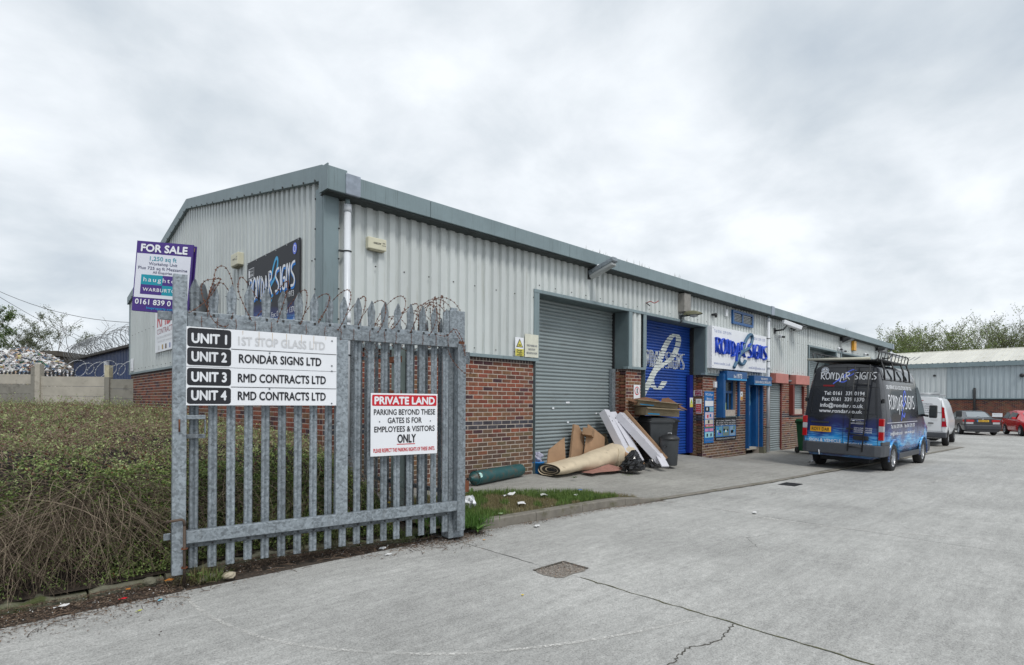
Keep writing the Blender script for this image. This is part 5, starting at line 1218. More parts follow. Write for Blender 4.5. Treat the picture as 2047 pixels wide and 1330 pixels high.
for k, s_ in enumerate(('ELECTRICAL', 'MECHANICAL', 'HEATING', 'VENTILATION', 'AIR CONDITIONING')): text(s_, r2, .06, 1.68 - k*.085, .045*len(s_) + .02, .045, M('print_grey', (.12, .13, .16)), T2, .02); rect(r2, .01, 1.69 - k*.085, .03, 1.71 - k*.085, INK, T2, 'bullet')
rect(r2, -.6, 1.15, .12, 1.62, GLASS, T2, 'rear_window') if False else None
for k in range(3): rect(r2, .45, 1.12 - k*.04, .68, 1.13 - k*.04, PFADE, T2, 'print_line')
mb = MB()
for s in (-1, 1): mb.tube([(.2, s*.7, 2.08), (3.0, s*.7, 2.08)], .02, 8); [mb.tube([(x_, s*.7, 1.95), (x_, s*.7, 2.08)], .015, 6) for x_ in (.4, 1.6, 2.8)]
for x_ in (.2, 1.0, 1.8, 2.6): mb.tube([(x_, -.72, 2.08), (x_, .72, 2.08)], .02, 8)
mb.tube([(.15, -.72, 2.08), (.15, -.72, 2.2), (.15, -.55, 2.2), (.15, -.55, 2.08)], .012, 6); mb.tube([(.1, -.72, 2.12), (.1, .72, 2.12)], .03, 8); obj('roof_rack', mb, M('galv_rack', (.4, .42, .44), .4, .4), T2)
for s in (-1, 1): mb = MB(); mb.obox((3.75, s*1.12, 1.28), (.12, .22, .26)); obj('mirror', mb, BLACKP, T2, bevel=.03)
# cars
def car(name, label, loc, rot, st, paint, wheels, wr, w):
    t = thing(name, label, 'car', loc, rot); rings = []
    for x, hw, zb, zt, wt in st:
        h = [(0, .20), (hw*.86, .20), (hw*.96, .30), (hw, .58), (hw*.985, zb - .06), (hw*.95, zb), (wt + .04, max(zt - .06, zb + .005)), (wt*.86, max(zt - .008, zb + .01)), (0, max(zt, zb + .015))]
        rings.append([(x, y, z) for y, z in h] + [(x, -y, z) for y, z in h[::-1][1:-1]])
    mb = MB(); n = len(rings[0])
    for r_ in rings: mb.v += r_
    for i in range(len(rings)-1):
        for j in range(n): j2 = (j+1) % n; mb.f.append((i*n+j, i*n+j2, (i+1)*n+j2, (i+1)*n+j)); mb.m.append(0); mb.sm.append(True)
    o = (len(rings)-1)*n; mb.f.append(tuple(range(n))); mb.f.append(tuple(range(o, o+n))[::-1]); mb.m += [0, 0]; mb.sm += [False]*2
    b = obj('body', mb, paint, t); bpy.context.view_layer.update(); booled(b, cutters(t, [(x, wr) for x in wheels], wr + .045, w - .30, w + .2))
    sd_ = b.modifiers.new('bv', 'BEVEL'); sd_.width = .02; sd_.segments = 2; sd_.limit_method = 'ANGLE'; sd_.angle_limit = R(25)
    for x in wheels:
        for s in (-1, 1): wheel(t, x, s*(w - .10), wr, .20, s, spokes=5)
    kb = MB(); kb.box((.4, -.5, .2), (st[-1][0] - .5, .5, .4)); obj('underbody', kb, DARKI, t)
    return t, rings
def patch(t, name, pts, mat, out_=.008):
    pts = [Vector(p) for p in pts]; c = sum(pts, Vector())/len(pts); nrm = (pts[1]-pts[0]).cross(pts[2]-pts[0]).normalized()
    if nrm.dot(c - Vector((2.3, 0, .7))) < 0: nrm = -nrm; pts = pts[::-1]
    mb = MB(); mb.add([p + nrm*out_ for p in pts], [tuple(range(len(pts)))]); return obj(name, mb, mat, t)
def inset(a, b, c, d, ka=.08, kb=.12):
    a, b, c, d = map(Vector, (a, b, c, d)); f_ = lambda u_, v_: (a*(1-u_)+b*u_)*(1-v_) + (d*(1-u_)+c*u_)*v_
    return [f_(ka, kb), f_(1-ka, kb), f_(1-ka, 1-kb), f_(ka, 1-kb)]
GREYP = M('dark_grey_paint', (.035, .035, .042), .25, .3, .1, 4, coat=.6)
st = [(0, .80, .92, .96, .60), (.06, .86, .98, 1.01, .62), (.62, .88, .98, 1.03, .62), (1.35, .88, .94, 1.36, .56), (1.9, .88, .92, 1.43, .56), (2.55, .88, .91, 1.42, .56), (2.95, .88, .90, 1.34, .55), (3.6, .87, .90, .95, .6), (4.2, .84, .80, .84, .55), (4.52, .74, .66, .70, .5), (4.63, .55, .55, .58, .4)]
SA, rg = car('saloon_car', 'dark grey saloon car parked nose towards the far unit, red tail lights', (42.1, 4.35, rz(43) + .0), R(22), st, GREYP, (.98, 3.65), .32, .88)
REARGLASS = M('sky_glass', (.30, .33, .35), .08, .3, .05, 3)
patch(SA, 'rear_window', inset((.66, .60, 1.03), (.66, -.60, 1.03), (1.36, -.50, 1.36), (1.36, .50, 1.36), .05, .06), REARGLASS, .014)
patch(SA, 'windscreen', inset((3.55, .58, .97), (3.55, -.58, .97), (2.98, -.48, 1.33), (2.98, .48, 1.33), .04, .06), GLASS, .014)
for s in (-1, 1):
    for a, b in ((1.0, 1.72), (1.80, 2.42), (2.48, 3.25)):
        zt = lambda x: float(np.interp(x, [.62, 1.35, 1.9, 2.55, 2.95, 3.6], [1.02, 1.29, 1.36, 1.35, 1.27, .96])); yt = lambda x: .60
        patch(SA, 'side_window', [(a, s*.832, .955), (b, s*.832, .945), (b, s*.625, zt(b) - .03), (a, s*.625, max(zt(a) - .03, .99))], GLASS, .012)
    mb = MB(); mb.prism([(-.03, s*.40), (-.03, s*.74), (.10, s*.885), (.28, s*.89), (.28, s*.6)][::-s], .78, .91); obj('tail_light', mb, REDLENS, SA, bevel=.01)
    mb = MB(); mb.obox((3.05, s*.98, .98), (.10, .18, .13)); obj('mirror', mb, GREYP, SA, bevel=.02)
    mb = MB(); mb.prism([(-.035, s*.45), (-.035, s*.76), (.08, s*.86), (.15, s*.6)][::-s], .66, .77); obj('reflector', mb, M('silver_trim', (.5, .5, .52), .3, .3), SA)
def cbox(t, name, a, b, mat, bev=.0): mb = MB(); mb.box(a, b); return obj(name, mb, mat, t, bevel=bev)
cbox(SA, 'number_plate', (-.025, -.28, .79), (-.006, .28, .90), M('plate_yellow2', (.72, .42, .03), .4)); cbox(SA, 'plate_band', (-.03, .22, .79), (-.026, .28, .90), BLUEI)
cbox(SA, 'rear_bumper', (-.09, -.84, .33), (.3, .84, .62), M('car_bumper', (.045, .046, .055), .4, .1), .06); cbox(SA, 'badge', (-.03, -.04, .93), (-.01, .04, .97), CHROME)
text('FE06 UVG', lambda a, b, e=0: Vector((-.0265 - e, -a, b)), -.20, .815, .42, .06, INK, SA, .03)
REDPAINT = M('red_paint', (.55, .012, .02), .22, 0, .06, 4, coat=.7)
st = [(0, .76, .90, 1.02, .60), (.10, .84, .95, 1.30, .56), (.5, .86, .94, 1.45, .58), (1.2, .87, .93, 1.49, .58), (1.8, .87, .92, 1.47, .57), (2.25, .87, .92, 1.36, .55), (2.95, .86, .94, .98, .6), (3.5, .82, .84, .90, .55), (3.85, .70, .70, .76, .5), (3.98, .52, .56, .60, .4)]
RC, rg = car('hatchback_car', 'bright red hatchback car parked facing the yard at the right edge', (46.5, 3.10, rz(44)), R(200), st, REDPAINT, (.66, 3.15), .31, .87)
patch(RC, 'windscreen', inset((2.9, .58, 1.0), (2.9, -.58, 1.0), (2.28, -.49, 1.36), (2.28, .49, 1.36), .03, .05), REARGLASS, .014)
patch(RC, 'rear_window', inset((.03, .52, 1.05), (.03, -.52, 1.05), (.12, -.47, 1.30), (.12, .47, 1.30), .05, .06), GLASS, .02)
for s in (-1, 1):
    for a, b in ((.35, 1.12), (1.2, 2.35)): patch(RC, 'side_window', [(a, s*.835, .99), (b, s*.835, .98), (b - (.15 if b > 2 else 0), s*.645, 1.30), (a + .08, s*.645, 1.36)], GLASS, .012)
    mb = MB(); mb.smooth = True; mb.lathe([(.02, -.02), (.12, 0), (.13, .03), (.08, .06), (.01, .07)], 14); o = obj('headlight', mb, CLEARLENS, RC, (3.62, s*.62, .76)); o.rotation_euler = (0, R(62), s*R(28)); o.scale = (1.0, .75, 1)
    mb = MB(); mb.obox((2.55, s*.97, 1.02), (.10, .18, .13)); obj('mirror', mb, REDPAINT, RC, bevel=.02)
    mb = MB(); mb.lathe([(.01, 0), (.05, .0), (.05, .02)], 10); o = obj('fog_lamp', mb, CHROME, RC, (3.88, s*.52, .40)); o.rotation_euler = (0, R(90), 0)
cbox(RC, 'grille', (3.90, -.34, .34), (4.0, .34, .46), BLACKP, .01); cbox(RC, 'front_bumper', (3.55, -.80, .26), (3.97, .80, .56), REDPAINT, .08); cbox(RC, 'number_plate', (3.985, -.26, .47), (4.0, .26, .57), SIGNW)

# ---------------------------------------------------------------- far unit across the yard
FU = thing('far_industrial_unit', 'low industrial unit across the yard with pale ribbed roof over grey cladding and brick', 'building', (52, 0, 0))
def fpart(name, a, b, mat, bev=0): mb = MB(); mb.box((a[0]-52, a[1], a[2]), (b[0]-52, b[1], b[2])); return obj(name, mb, mat, FU, bevel=bev)
bw_ = link('brick_wall', None, FU, (0.02, 16, 0), -PI/2)
mb = MB(); mb.box((0, 0, -.6), (30, .2, 1.72)); obj('mortar', mb, MORTD, bw_)
mj = MB(); cols = []; z = 1.68; row = 0
while z > -.5:
    x = (-.1125 if row % 2 else 0) + 5.5
    while x < 17: c = random.choice(RED + RED + MIX + PUR); k = len(mj.v); mj.add([(x+.005, -.006, z-.0325), (x+.22, -.006, z-.0325), (x+.22, -.006, z+.0325), (x+.005, -.006, z+.0325)], [(0, 1, 2, 3)]); cols += [tuple(v*.8 for v in c)]*4; x += .225
    z -= .075; row += 1
tag(link('brick', mj.mesh('bricks', BRICK, col=cols), bw_), kind='stuff')
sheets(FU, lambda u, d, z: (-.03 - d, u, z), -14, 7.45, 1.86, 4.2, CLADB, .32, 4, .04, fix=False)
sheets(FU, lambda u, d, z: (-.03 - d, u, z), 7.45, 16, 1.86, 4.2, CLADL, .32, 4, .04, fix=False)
fpart('drip_flashing', (51.9, -14, 1.79), (52.1, 16, 1.86), TRIM); fpart('soldier_course', (52.0, -14, 1.70), (52.02, 16, 1.79), INK)
for k in range(8): fpart('gutter', (51.72, -14 + k*3.75 + .005, 4.14), (51.99, -14 + (k+1)*3.75 - .005, 4.46), TRIM)
y = -14.0; k = 0
while y < 16:
    mb = MB(); P = [(0, 0), (.05, 0), (.07, .05), (.13, .05), (.15, 0), (.32, 0), (.34, .0)]
    rows = [[], []]
    for j in range(3):
        for a, b in ((0, 0), (.22, 0), (.24, .05), (.31, .05), (.333, 0)):
            rows[0].append((-.28, y + j*.333 + a, 4.44 + b)); rows[1].append((7.2, y + j*.333 + a, 5.86 + b))
    mb.grid(rows); obj('roof_sheet', mb, ROOFW, FU); y += 1.0
for y0 in (1.3, -3.5, 9.8):
    for k in range(4): mb = MB(); mb.add([(2.2, y0 + k*.333 + .01, 4.925), (4.4, y0 + k*.333 + .01, 5.345), (4.4, y0 + k*.333 + .215, 5.345), (2.2, y0 + k*.333 + .215, 4.925)], [(0, 1, 2, 3)]); obj('rooflight', mb, SKYL, FU)
fpart('ridge', (59.1, -14, 5.84), (59.4, 16, 5.93), ROOFW); fpart('rear_wall', (59.3, -14, -.6), (59.5, 16, 5.8), CLADB); fpart('end_wall', (52.2, 15.9, -.6), (59.4, 16, 4.4), CLADB)
mb = MB(); mb.tube([(-.15, 5.83, -.5), (-.15, 5.83, 2.46), (-.08, 5.83, 2.55)], .075, 10); obj('soil_pipe', mb, BLACKP, FU)
mb = MB(); mb.tube([(-.14, 9.5, .34), (-.14, 3.0, .34)], .07, 8); obj('barrier_rail', mb, BLACKP, FU)
for y0, y1 in ((6.28, 6.9), (4.3, 4.85)): t, fn = board('bay_notice', 'long white parking notice fixed low on the brick wall, %s of the dark saloon car' % ('left' if y0 > 5 else 'right'), 'sign', (51.86, y1, .52), -Y_, Z_, -X_, y1 - y0, .27, SIGNW, .02); text('RESERVED', fn, .1, .14, (y1-y0)*.6, .06, PFADE, t, .02)
for lab, p, s_ in (('tiny black camera on the pale cladding of the far unit', (51.9, 8.17, 3.55), .12), ('black wall lamp on the grey cladding of the far unit at the right edge', (51.85, 3.30, 3.42), .2)):
    t = thing('wall_lamp', lab, 'lamp', p); mb = MB(); mb.lathe([(s_*.3, -s_*.6), (s_*.7, -s_*.3), (s_*.7, s_*.3), (s_*.3, s_*.6)], 10); obj('housing', mb, BLACKP, t); mb = MB(); mb.box((0, -s_*.2, -s_*.2), (.12, s_*.2, s_*.2)); obj('bracket', mb, DKSTEEL, t)

# ---------------------------------------------------------------- hedge bank left of the gate
def npi(x, P): return np.interp(x, [p[0] for p in P], [p[1] for p in P])
def yfront(x): return npi(x, ED) + .13
def smoothn(x, y, s, seed=0):
    return (np.sin(x*s*1.3 + seed) * np.cos(y*s*1.1 - seed*2) + .5*np.sin(x*s*2.9 + y*s*2.3 + seed*3) + .3*np.cos(x*s*5.1 - y*s*4.7 + seed)) / 1.8
def hedge_h(x, y):
    d = y - yfront(x); h = .86*(1 - np.exp(-np.clip(d, 0, 9)/.30)) + .24*(1 - np.exp(-np.clip(d, 0, 30)/1.6)) + .012*np.clip(d, 0, 12)
    h += (.16*smoothn(x, y, 1.9, 1) + .065*smoothn(x, y, 5.5, 4) + .03*smoothn(y, x, 13, 2))*np.clip(d*2, 0, 1)
    h *= np.clip((3.42 - x)/.30, 0, 1)**.5; h *= np.where(x > 2.4, 1 - .14*np.clip((x-2.4)/.9, 0, 1), 1)
    return np.where(d < -.05, 0, h) - .12
def hedge_core(inset_=.16):
    xs = np.linspace(-3.3, 3.36, 60); ds = np.concatenate([np.linspace(0, 1.2, 16), np.linspace(1.4, 15.5, 40)]); P = []
    for d in ds:
        row = []
        for x in xs:
            y = float(yfront(x) + d); z = float(hedge_h(x, y)) - inset_ + random.uniform(-.03, .03); row.append((x, y + (inset_*.6 if d < .5 else 0), max(z, -.25)))
        P.append(row)
    mb = MB(); mb.grid(P); return mb
HG = thing('hedge', 'tangled brown and green hedge bank filling the ground left of and behind the open gate', 'hedge', (0, 0, 0))
obj('shade_core', hedge_core(), M('hedge_dark', (.016, .012, .010), .95, 0, .5, 20, .6, 30), HG)  # dark sheet below the leaves stands for the shade inside the hedge
rect(lambda a, b, e=0: Vector((a, b, -.135)), -8, 5.5, 3.75, 24, SOIL, HG, 'leaf_mould') if False else None
mb = MB(); mb.grid([[(x, float(npi(x, ED)) + .05 + dy, -.13) for x in np.linspace(-12, 3.9, 30)] for dy in (0, 1, 5, 20)]); tag(obj('soil_bed', mb, SOIL), 'dark soil under the hedge', kind='structure')
def inview(x, y, m=.25):   # only the part a camera near the photograph's could see
    return x > -1.0 - .05*y
def samp(n, dmax, dmin=0, x0=-2.2, x1=3.38):
    x = rng.uniform(x0, x1, n); d = dmin + (dmax-dmin)*rng.uniform(0, 1, n); y = yfront(x) + d; k = (y < 20.4 + (3.45 - x)*.9) & (x > -1.4 - .06*d); return x[k], y[k], d[k]
# front face leaves: uniform in height
n = 70000; x = rng.uniform(-1.5, 3.40, n); u_ = rng.uniform(0.02, 1, n); d = -.30*np.log(1 - u_*.93); y = yfront(x) + d
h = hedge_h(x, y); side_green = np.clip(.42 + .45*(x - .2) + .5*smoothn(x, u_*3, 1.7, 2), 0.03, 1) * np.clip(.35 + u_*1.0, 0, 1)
keep = rng.uniform(0, 1, n) < np.where(x > .75, .55 + .4*side_green, np.clip(side_green*1.25, .03, .95)*np.where(u_ < .5, .42, 1.0)); x, y, d, h, u_ = x[keep], y[keep], d[keep], h[keep], u_[keep]
dep = np.abs(rng.exponential(.055, len(x))); fr_ = rng.uniform(0, .11, len(x)); Cc = np.stack([x, y + dep*.5 - fr_, h - dep*.3 + fr_*.2], 1)
A = rdir(len(x)); A[:, 2] *= .6; sz = rng.uniform(.008, .0155, len(x)); A = A/np.linalg.norm(A, axis=1, keepdims=True)*sz[:, None]; Bv = np.cross(A, rdir(len(x))); Bv = Bv/np.linalg.norm(Bv, axis=1, keepdims=True)*sz[:, None]*.62
tn = np.clip(smoothn(x, h*2, 2.5, 7)*.5 + .5 + rng.normal(0, .25, len(x)), 0, 1)
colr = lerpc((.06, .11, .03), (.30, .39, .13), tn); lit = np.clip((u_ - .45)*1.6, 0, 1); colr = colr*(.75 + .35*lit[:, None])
br = rng.uniform(0, 1, len(x)) < .12; colr[br] = (.30, .38, .10); rd = rng.uniform(0, 1, len(x)) < .05; colr[rd] = (.16, .07, .04)
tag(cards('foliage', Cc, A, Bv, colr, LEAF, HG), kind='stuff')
# top leaves
for n, d0, d1, s0, s1 in ((70000, .15, 3.2, .009, .018), (60000, 3.0, 15.8, .018, .034)):
    x, y, d = samp(n, d1, d0); 
    gmask = .24 + .45*smoothn(x, y, 1.4, 3) + .35*smoothn(x, y, 4.1, 9) + .55*np.exp(-d/.8) + .25*np.clip((x-1.5)/1.5, 0, 1)
    k = rng.uniform(0, 1, len(x)) < np.clip(gmask, .14, .95); x, y, d = x[k], y[k], d[k]; h = hedge_h(x, y) - np.abs(rng.exponential(.05, len(x))) + .02
    Cc = np.stack([x, y, h], 1); sz = rng.uniform(s0, s1, len(x)); A = rdir(len(x))*sz[:, None]; Bv = np.cross(A, rdir(len(x))); Bv = Bv/np.linalg.norm(Bv, axis=1, keepdims=True)*sz[:, None]*.6
    tn = rng.uniform(0, 1, len(x)); colr = lerpc((.13, .19, .06), (.50, .56, .26), tn**1.2)
    rd = rng.uniform(0, 1, len(x)) < .10; colr[rd] = (.20, .085, .05); rd = rng.uniform(0, 1, len(x)) < .10; colr[rd] = (.34, .27, .18)
    tag(cards('foliage', Cc, A, Bv, colr, LEAF, HG), kind='stuff')
# twigs over the top
n = 30000; x, y, d = samp(n, 13.5, .1); n = len(x); h = hedge_h(x, y) - .05; dr_ = rdir(n); dr_[:, 2] = np.abs(dr_[:, 2])*.5; ln = rng.uniform(.10, .30, n)*(1 + d*.03)
P = np.stack([np.stack([x, y, h], 1) + dr_*(ln*t)[:, None] + np.stack([0*x, 0*x, -(t*ln)**2*.8 + .03*np.sin(t*3)], 1) for t in (0, .35, .7, 1)], 1)
r_ = np.stack([rng.uniform(.0013, .0028, n)*(1 + d*.09)*k for k in (1, .9, .7, .4)], 1)
colr = lerpc((.13, .08, .06), (.46, .36, .27), rng.uniform(0, 1, n)**1.2); tag(stems('twig', P, r_, colr, TWIG, HG), kind='stuff')
# upright sprigs that break the surface
n = 5200; x, y, d = samp(n, 13.5, .05); n = len(x); h = hedge_h(x, y) - .05; k_ = 1 + d*.05; dr_ = rdir(n)*.8; dr_[:, 2] = np.abs(dr_[:, 2]) + .45; dr_ /= np.linalg.norm(dr_, axis=1, keepdims=True); ln = rng.uniform(.10, .26, n)*np.minimum(k_, 1.4)
P = np.stack([np.stack([x, y, h], 1) + dr_*(ln*t)[:, None] + np.stack([.03*np.sin(t*4 + x*7), .03*np.cos(t*3 + y*5), 0*x], 1) for t in (0, .4, .7, 1)], 1)
tag(stems('twig', P, np.stack([.0018*k_, .0015*k_, .0011*k_, .0006*k_], 1), lerpc((.12, .08, .05), (.40, .30, .2), rng.uniform(0, 1, n)), TWIG, HG), kind='stuff')
m8 = 12; T8 = rng.uniform(.15, 1.02, (n, m8)); c8 = np.stack([x, y, h], 1)[:, None] + dr_[:, None]*(ln[:, None]*T8)[..., None] + rng.normal(0, .012, (n, m8, 3))*k_[:, None, None]; c8 = c8.reshape(-1, 3)
leafy = np.repeat(rng.uniform(0, 1, n) < np.clip(.45 + .5*smoothn(x, y, 1.4, 3) + .4*np.exp(-d), .12, 1), m8); kk = np.repeat(k_, m8)[leafy]; c8 = c8[leafy]; q8 = rng.uniform(.008, .014, len(c8))*kk; A = rdir(len(c8))*q8[:, None]; Bv = rdir(len(c8))*q8[:, None]*.6
cl = lerpc((.14, .21, .07), (.52, .60, .28), rng.uniform(0, 1, len(c8))); rd = rng.uniform(0, 1, len(c8)) < .05; cl[rd] = (.28, .10, .05); tag(cards('foliage', c8, A, Bv, cl, LEAF, HG), kind='stuff')
# long arching bare stems on the front
n = 1700; x0 = np.where(rng.uniform(0, 1, n) < .85, rng.uniform(-1.7, 1.0, n), rng.uniform(1.0, 3.3, n)); u_ = rng.uniform(.25, .95, n); d = -.30*np.log(1 - u_*.9) + .12; y0 = yfront(x0) + d; z0 = hedge_h(x0, y0) - .06
lean = rng.normal(-.18, .62, n); outw = rng.uniform(.02, .42, n); k = 9; T_ = np.linspace(0, 1, k); drop = (z0 + .12)*rng.uniform(.45, 1.03, n)
P = np.stack([np.stack([x0 + lean*t + .06*np.sin(t*5 + x0*19), np.maximum(y0 - (d + outw)*np.sin(t*PI/2)*.9, yfront(x0) - .26*t - .02), z0 + .10*np.sin(t*PI) - drop*t**1.7], 1) for t in T_], 1)
r_ = rng.uniform(.0012, .0027, n)[:, None]*np.linspace(1, .45, k)[None]; colr = lerpc((.06, .042, .03), (.42, .34, .25), rng.uniform(0, 1, n)**1.7); tag(stems('bare_stem', P, r_, colr, TWIG, HG), kind='stuff')
n = 3000; x0 = rng.uniform(-1.6, 3.3, n); u_ = rng.uniform(0, .9, n); d = -.30*np.log(1 - u_*.9) + .02; y0 = yfront(x0) + d; z0 = hedge_h(x0, y0) - .03; dr_ = rdir(n); dr_[:, 1] = -np.abs(dr_[:, 1])*.4; ln = rng.uniform(.08, .25, n)
P = np.stack([np.stack([x0, y0, z0], 1) + dr_*(ln*t)[:, None] for t in (0, .5, 1)], 1); r_ = rng.uniform(.0009, .0018, n)[:, None]*np.array([1, .8, .4])[None]
tag(stems('twig', P, r_, lerpc((.06, .04, .03), (.28, .20, .15), rng.uniform(0, 1, n)), TWIG, HG), kind='stuff')

# fresh leafy shoots hanging on the lower face
n = 900; x0 = rng.uniform(-1.3, 3.35, n); k_ = rng.uniform(0, 1, n) < np.clip(.25 + .5*(x0 + .2), .10, 1); x0 = x0[k_]; n = len(x0); u_ = rng.uniform(.02, .9, n); d = -.30*np.log(1 - u_*.9); c0 = np.stack([x0, yfront(x0) + d - .09, hedge_h(x0, yfront(x0) + d)], 1)
dr_ = rdir(n); dr_[:, 1] = -np.abs(dr_[:, 1])*.3; T8 = rng.uniform(-.08, .08, (n, 16)); c8 = (c0[:, None] + dr_[:, None]*T8[..., None] + rng.normal(0, .013, (n, 16, 3))).reshape(-1, 3); q8 = rng.uniform(.007, .013, len(c8)); A = rdir(len(c8))*q8[:, None]; Bv = rdir(len(c8))*q8[:, None]*.6
tag(cards('foliage', c8, A, Bv, lerpc((.16, .25, .06), (.36, .47, .16), rng.uniform(0, 1, len(c8))), LEAF, HG), kind='stuff')

# ---------------------------------------------------------------- grass, weeds, litter
def gz(x, y):
    return np.array([apron_z(a, b) if b > kerb_y(a) and a > 3.4 else road_z(a) for a, b in zip(x, y)])
def blades(name, x, y, z, h0, h1, c0, c1, w=.0028, lean=.5, par=None):
    n = len(x); hh = rng.uniform(h0, h1, n); a = rng.uniform(0, 2*PI, n); ln = rng.uniform(0, lean, n)
    A = np.stack([np.cos(a)*ln*hh, np.sin(a)*ln*hh, hh*(1 - ln*.4)], 1)*.5; b = a + rng.uniform(.8, 2.3, n); Bv = np.stack([np.cos(b), np.sin(b), 0*b], 1)*w
    return cards(name, np.stack([x, y, z], 1) + A, A, Bv, lerpc(c0, c1, rng.uniform(0, 1, n)), GRASSM, par)
n = 42000; x = rng.uniform(3.95, 7.45, n); t_ = rng.uniform(0, 1, n); y0 = np.array([kerb_y(a) + .1 for a in x]); y1 = np.array([grass_top(a) + .03 for a in x]); y = y0 + (y1 - y0)*t_
k = (y1 > y0) & (rng.uniform(0, 1, n) < .55 + .45*smoothn(x, y, 3, 2)) & (rng.uniform(0, 1, n) < np.clip((7.5 - x)/1.2, .12, 1)); x, y = x[k], y[k]; g_ = smoothn(x, y, 2.2, 5) > -.1
zz = gz(x, y) - .005
tag(blades('grass', x[g_], y[g_], zz[g_], .04, .12, (.06, .12, .025), (.20, .29, .08)), 'short ragged grass on the verge', kind='stuff')
tag(blades('dry_grass', x[~g_], y[~g_], zz[~g_], .02, .07, (.17, .15, .07), (.32, .27, .15)), 'dry straw coloured grass on the verge', kind='stuff')
n = 3200; x = rng.normal(4.12, .16, n); y = rng.normal(5.22, .20, n); k = (y > 4.98); x, y = x[k], y[k]; tag(blades('grass', x, y, np.full(len(x), -.11), .05, .17, (.045, .11, .02), (.14, .26, .06), .005), 'lush grass around the foot of the gate post', kind='stuff')
def weed(label, c, r0, nl, col, up=.8, group=None, w=.022, name='weed'):
    t = thing(name, label, 'plant', c, 0, group); mb = MB()
    for k in range(nl):
        a = 2*PI*k/nl + random.uniform(-.3, .3); e = random.uniform(.25, up); L_ = r0*random.uniform(.6, 1.1); P = []
        for j in range(5):
            q_ = j/4; rr_ = L_*q_; z = L_*math.sin(e*1.4)*q_ - L_*.45*q_*q_; ww = w*math.sin(PI*min(1, .12 + q_*.86))
            P.append([(rr_*math.cos(a) - ww*math.sin(a), rr_*math.sin(a) + ww*math.cos(a), z + .004), (rr_*math.cos(a), rr_*math.sin(a), z), (rr_*math.cos(a) + ww*math.sin(a), rr_*math.sin(a) - ww*math.cos(a), z + .004)])
        mb.grid(P)
    obj('leaf_rosette', mb, M('weed_%s' % name + str(col), col, .5, 0, .25, 12), t); return t
weed('broad leaved green weed at the kerb end right of the gate post', (4.22, 4.97, -.16), .20, 26, (.085, .17, .035), 1.2, None, .016, 'dock_plant')
weed('darker leafy weed against the gate post above the kerb end', (4.18, 5.18, -.11), .17, 20, (.05, .12, .025), 1.2, None, .016, 'dock_plant')
weed('low leafy weed growing at the top of the verge by the apron', (5.35, 6.45, -.03), .16, 16, (.05, .11, .02), 1.0, None, .02, 'dandelion_plant')
weed('small leafy weed near the right end of the verge', (6.6, 5.15, -.07), .12, 14, (.05, .11, .02), 1.0, None, .016, 'dandelion_plant')
weed('tiny weed in the apron joint in front of the carpet roll', (7.75, 6.45, -.005), .07, 9, (.05, .10, .02), .9, None, .010, 'dandelion_plant')
weed('pale leafy seedling at the foot of the gate beside the drop bolt', (1.32, 5.22, -.14), .09, 8, (.13, .22, .05), 1.3, None, .014, 'seedling')
def tuft(label, c, n, h, spread, c0=(.06, .10, .02), c1=(.20, .26, .08)):
    t = thing('grass_tuft', label, 'grass', c); x = rng.normal(0, spread, n); y = rng.normal(0, spread*.6, n); blades('blades', x, y, np.zeros(n), h*.5, h, c0, c1, .0028, 1.3, t)
tuft('green grass tuft by the stone at the foot of the gate', (1.42, 5.14, -.175), 90, .17, .05); tuft('straw coloured grass tuft right of the drop bolt', (1.30, 5.20, -.175), 120, .2, .08, (.12, .11, .05), (.28, .24, .12))
tuft('dull grass tuft spilling over the kerb under the middle of the gate', (2.55, 5.36, -.13), 160, .16, .14, (.06, .07, .03), (.18, .18, .08)); tuft('dark leafy tuft under the right end of the gate', (3.35, 5.2, -.14), 260, .14, .16, (.035, .06, .018), (.12, .16, .05))
tuft('sparse grass in the apron joint by the brick pillar', (8.9, 6.1, -.03), 30, .06, .08)
DL = ('left of the pair by the gas cylinder valve', 'right of the pair by the gas cylinder valve', 'below the middle of the gas cylinder', 'just right of the gate post', 'right of the other flowers', 'seen between the gate pales')
for k, (x, y) in enumerate(((4.02, 6.55), (4.15, 6.75), (4.75, 6.72), (4.12, 6.2), (5.1, 6.62), (3.72, 6.1))):
    t = thing('dandelion', 'yellow dandelion flower ' + DL[k], 'flower', (x, y, -.03), 0, 'yellow dandelions on the verge')
    mb = MB(); mb.tube([(0, 0, 0), (.01, 0, .06), (.0, .01, .11)], .0025, 5); obj('stalk', mb, M('stalk', (.10, .16, .04)), t); mb = MB(); mb.lathe([(.004, .105), (.02, .118), (.014, .128), (.002, .13)], 9); obj('flower_head', mb, M('yellow_petal', (.70, .52, .02)), t)
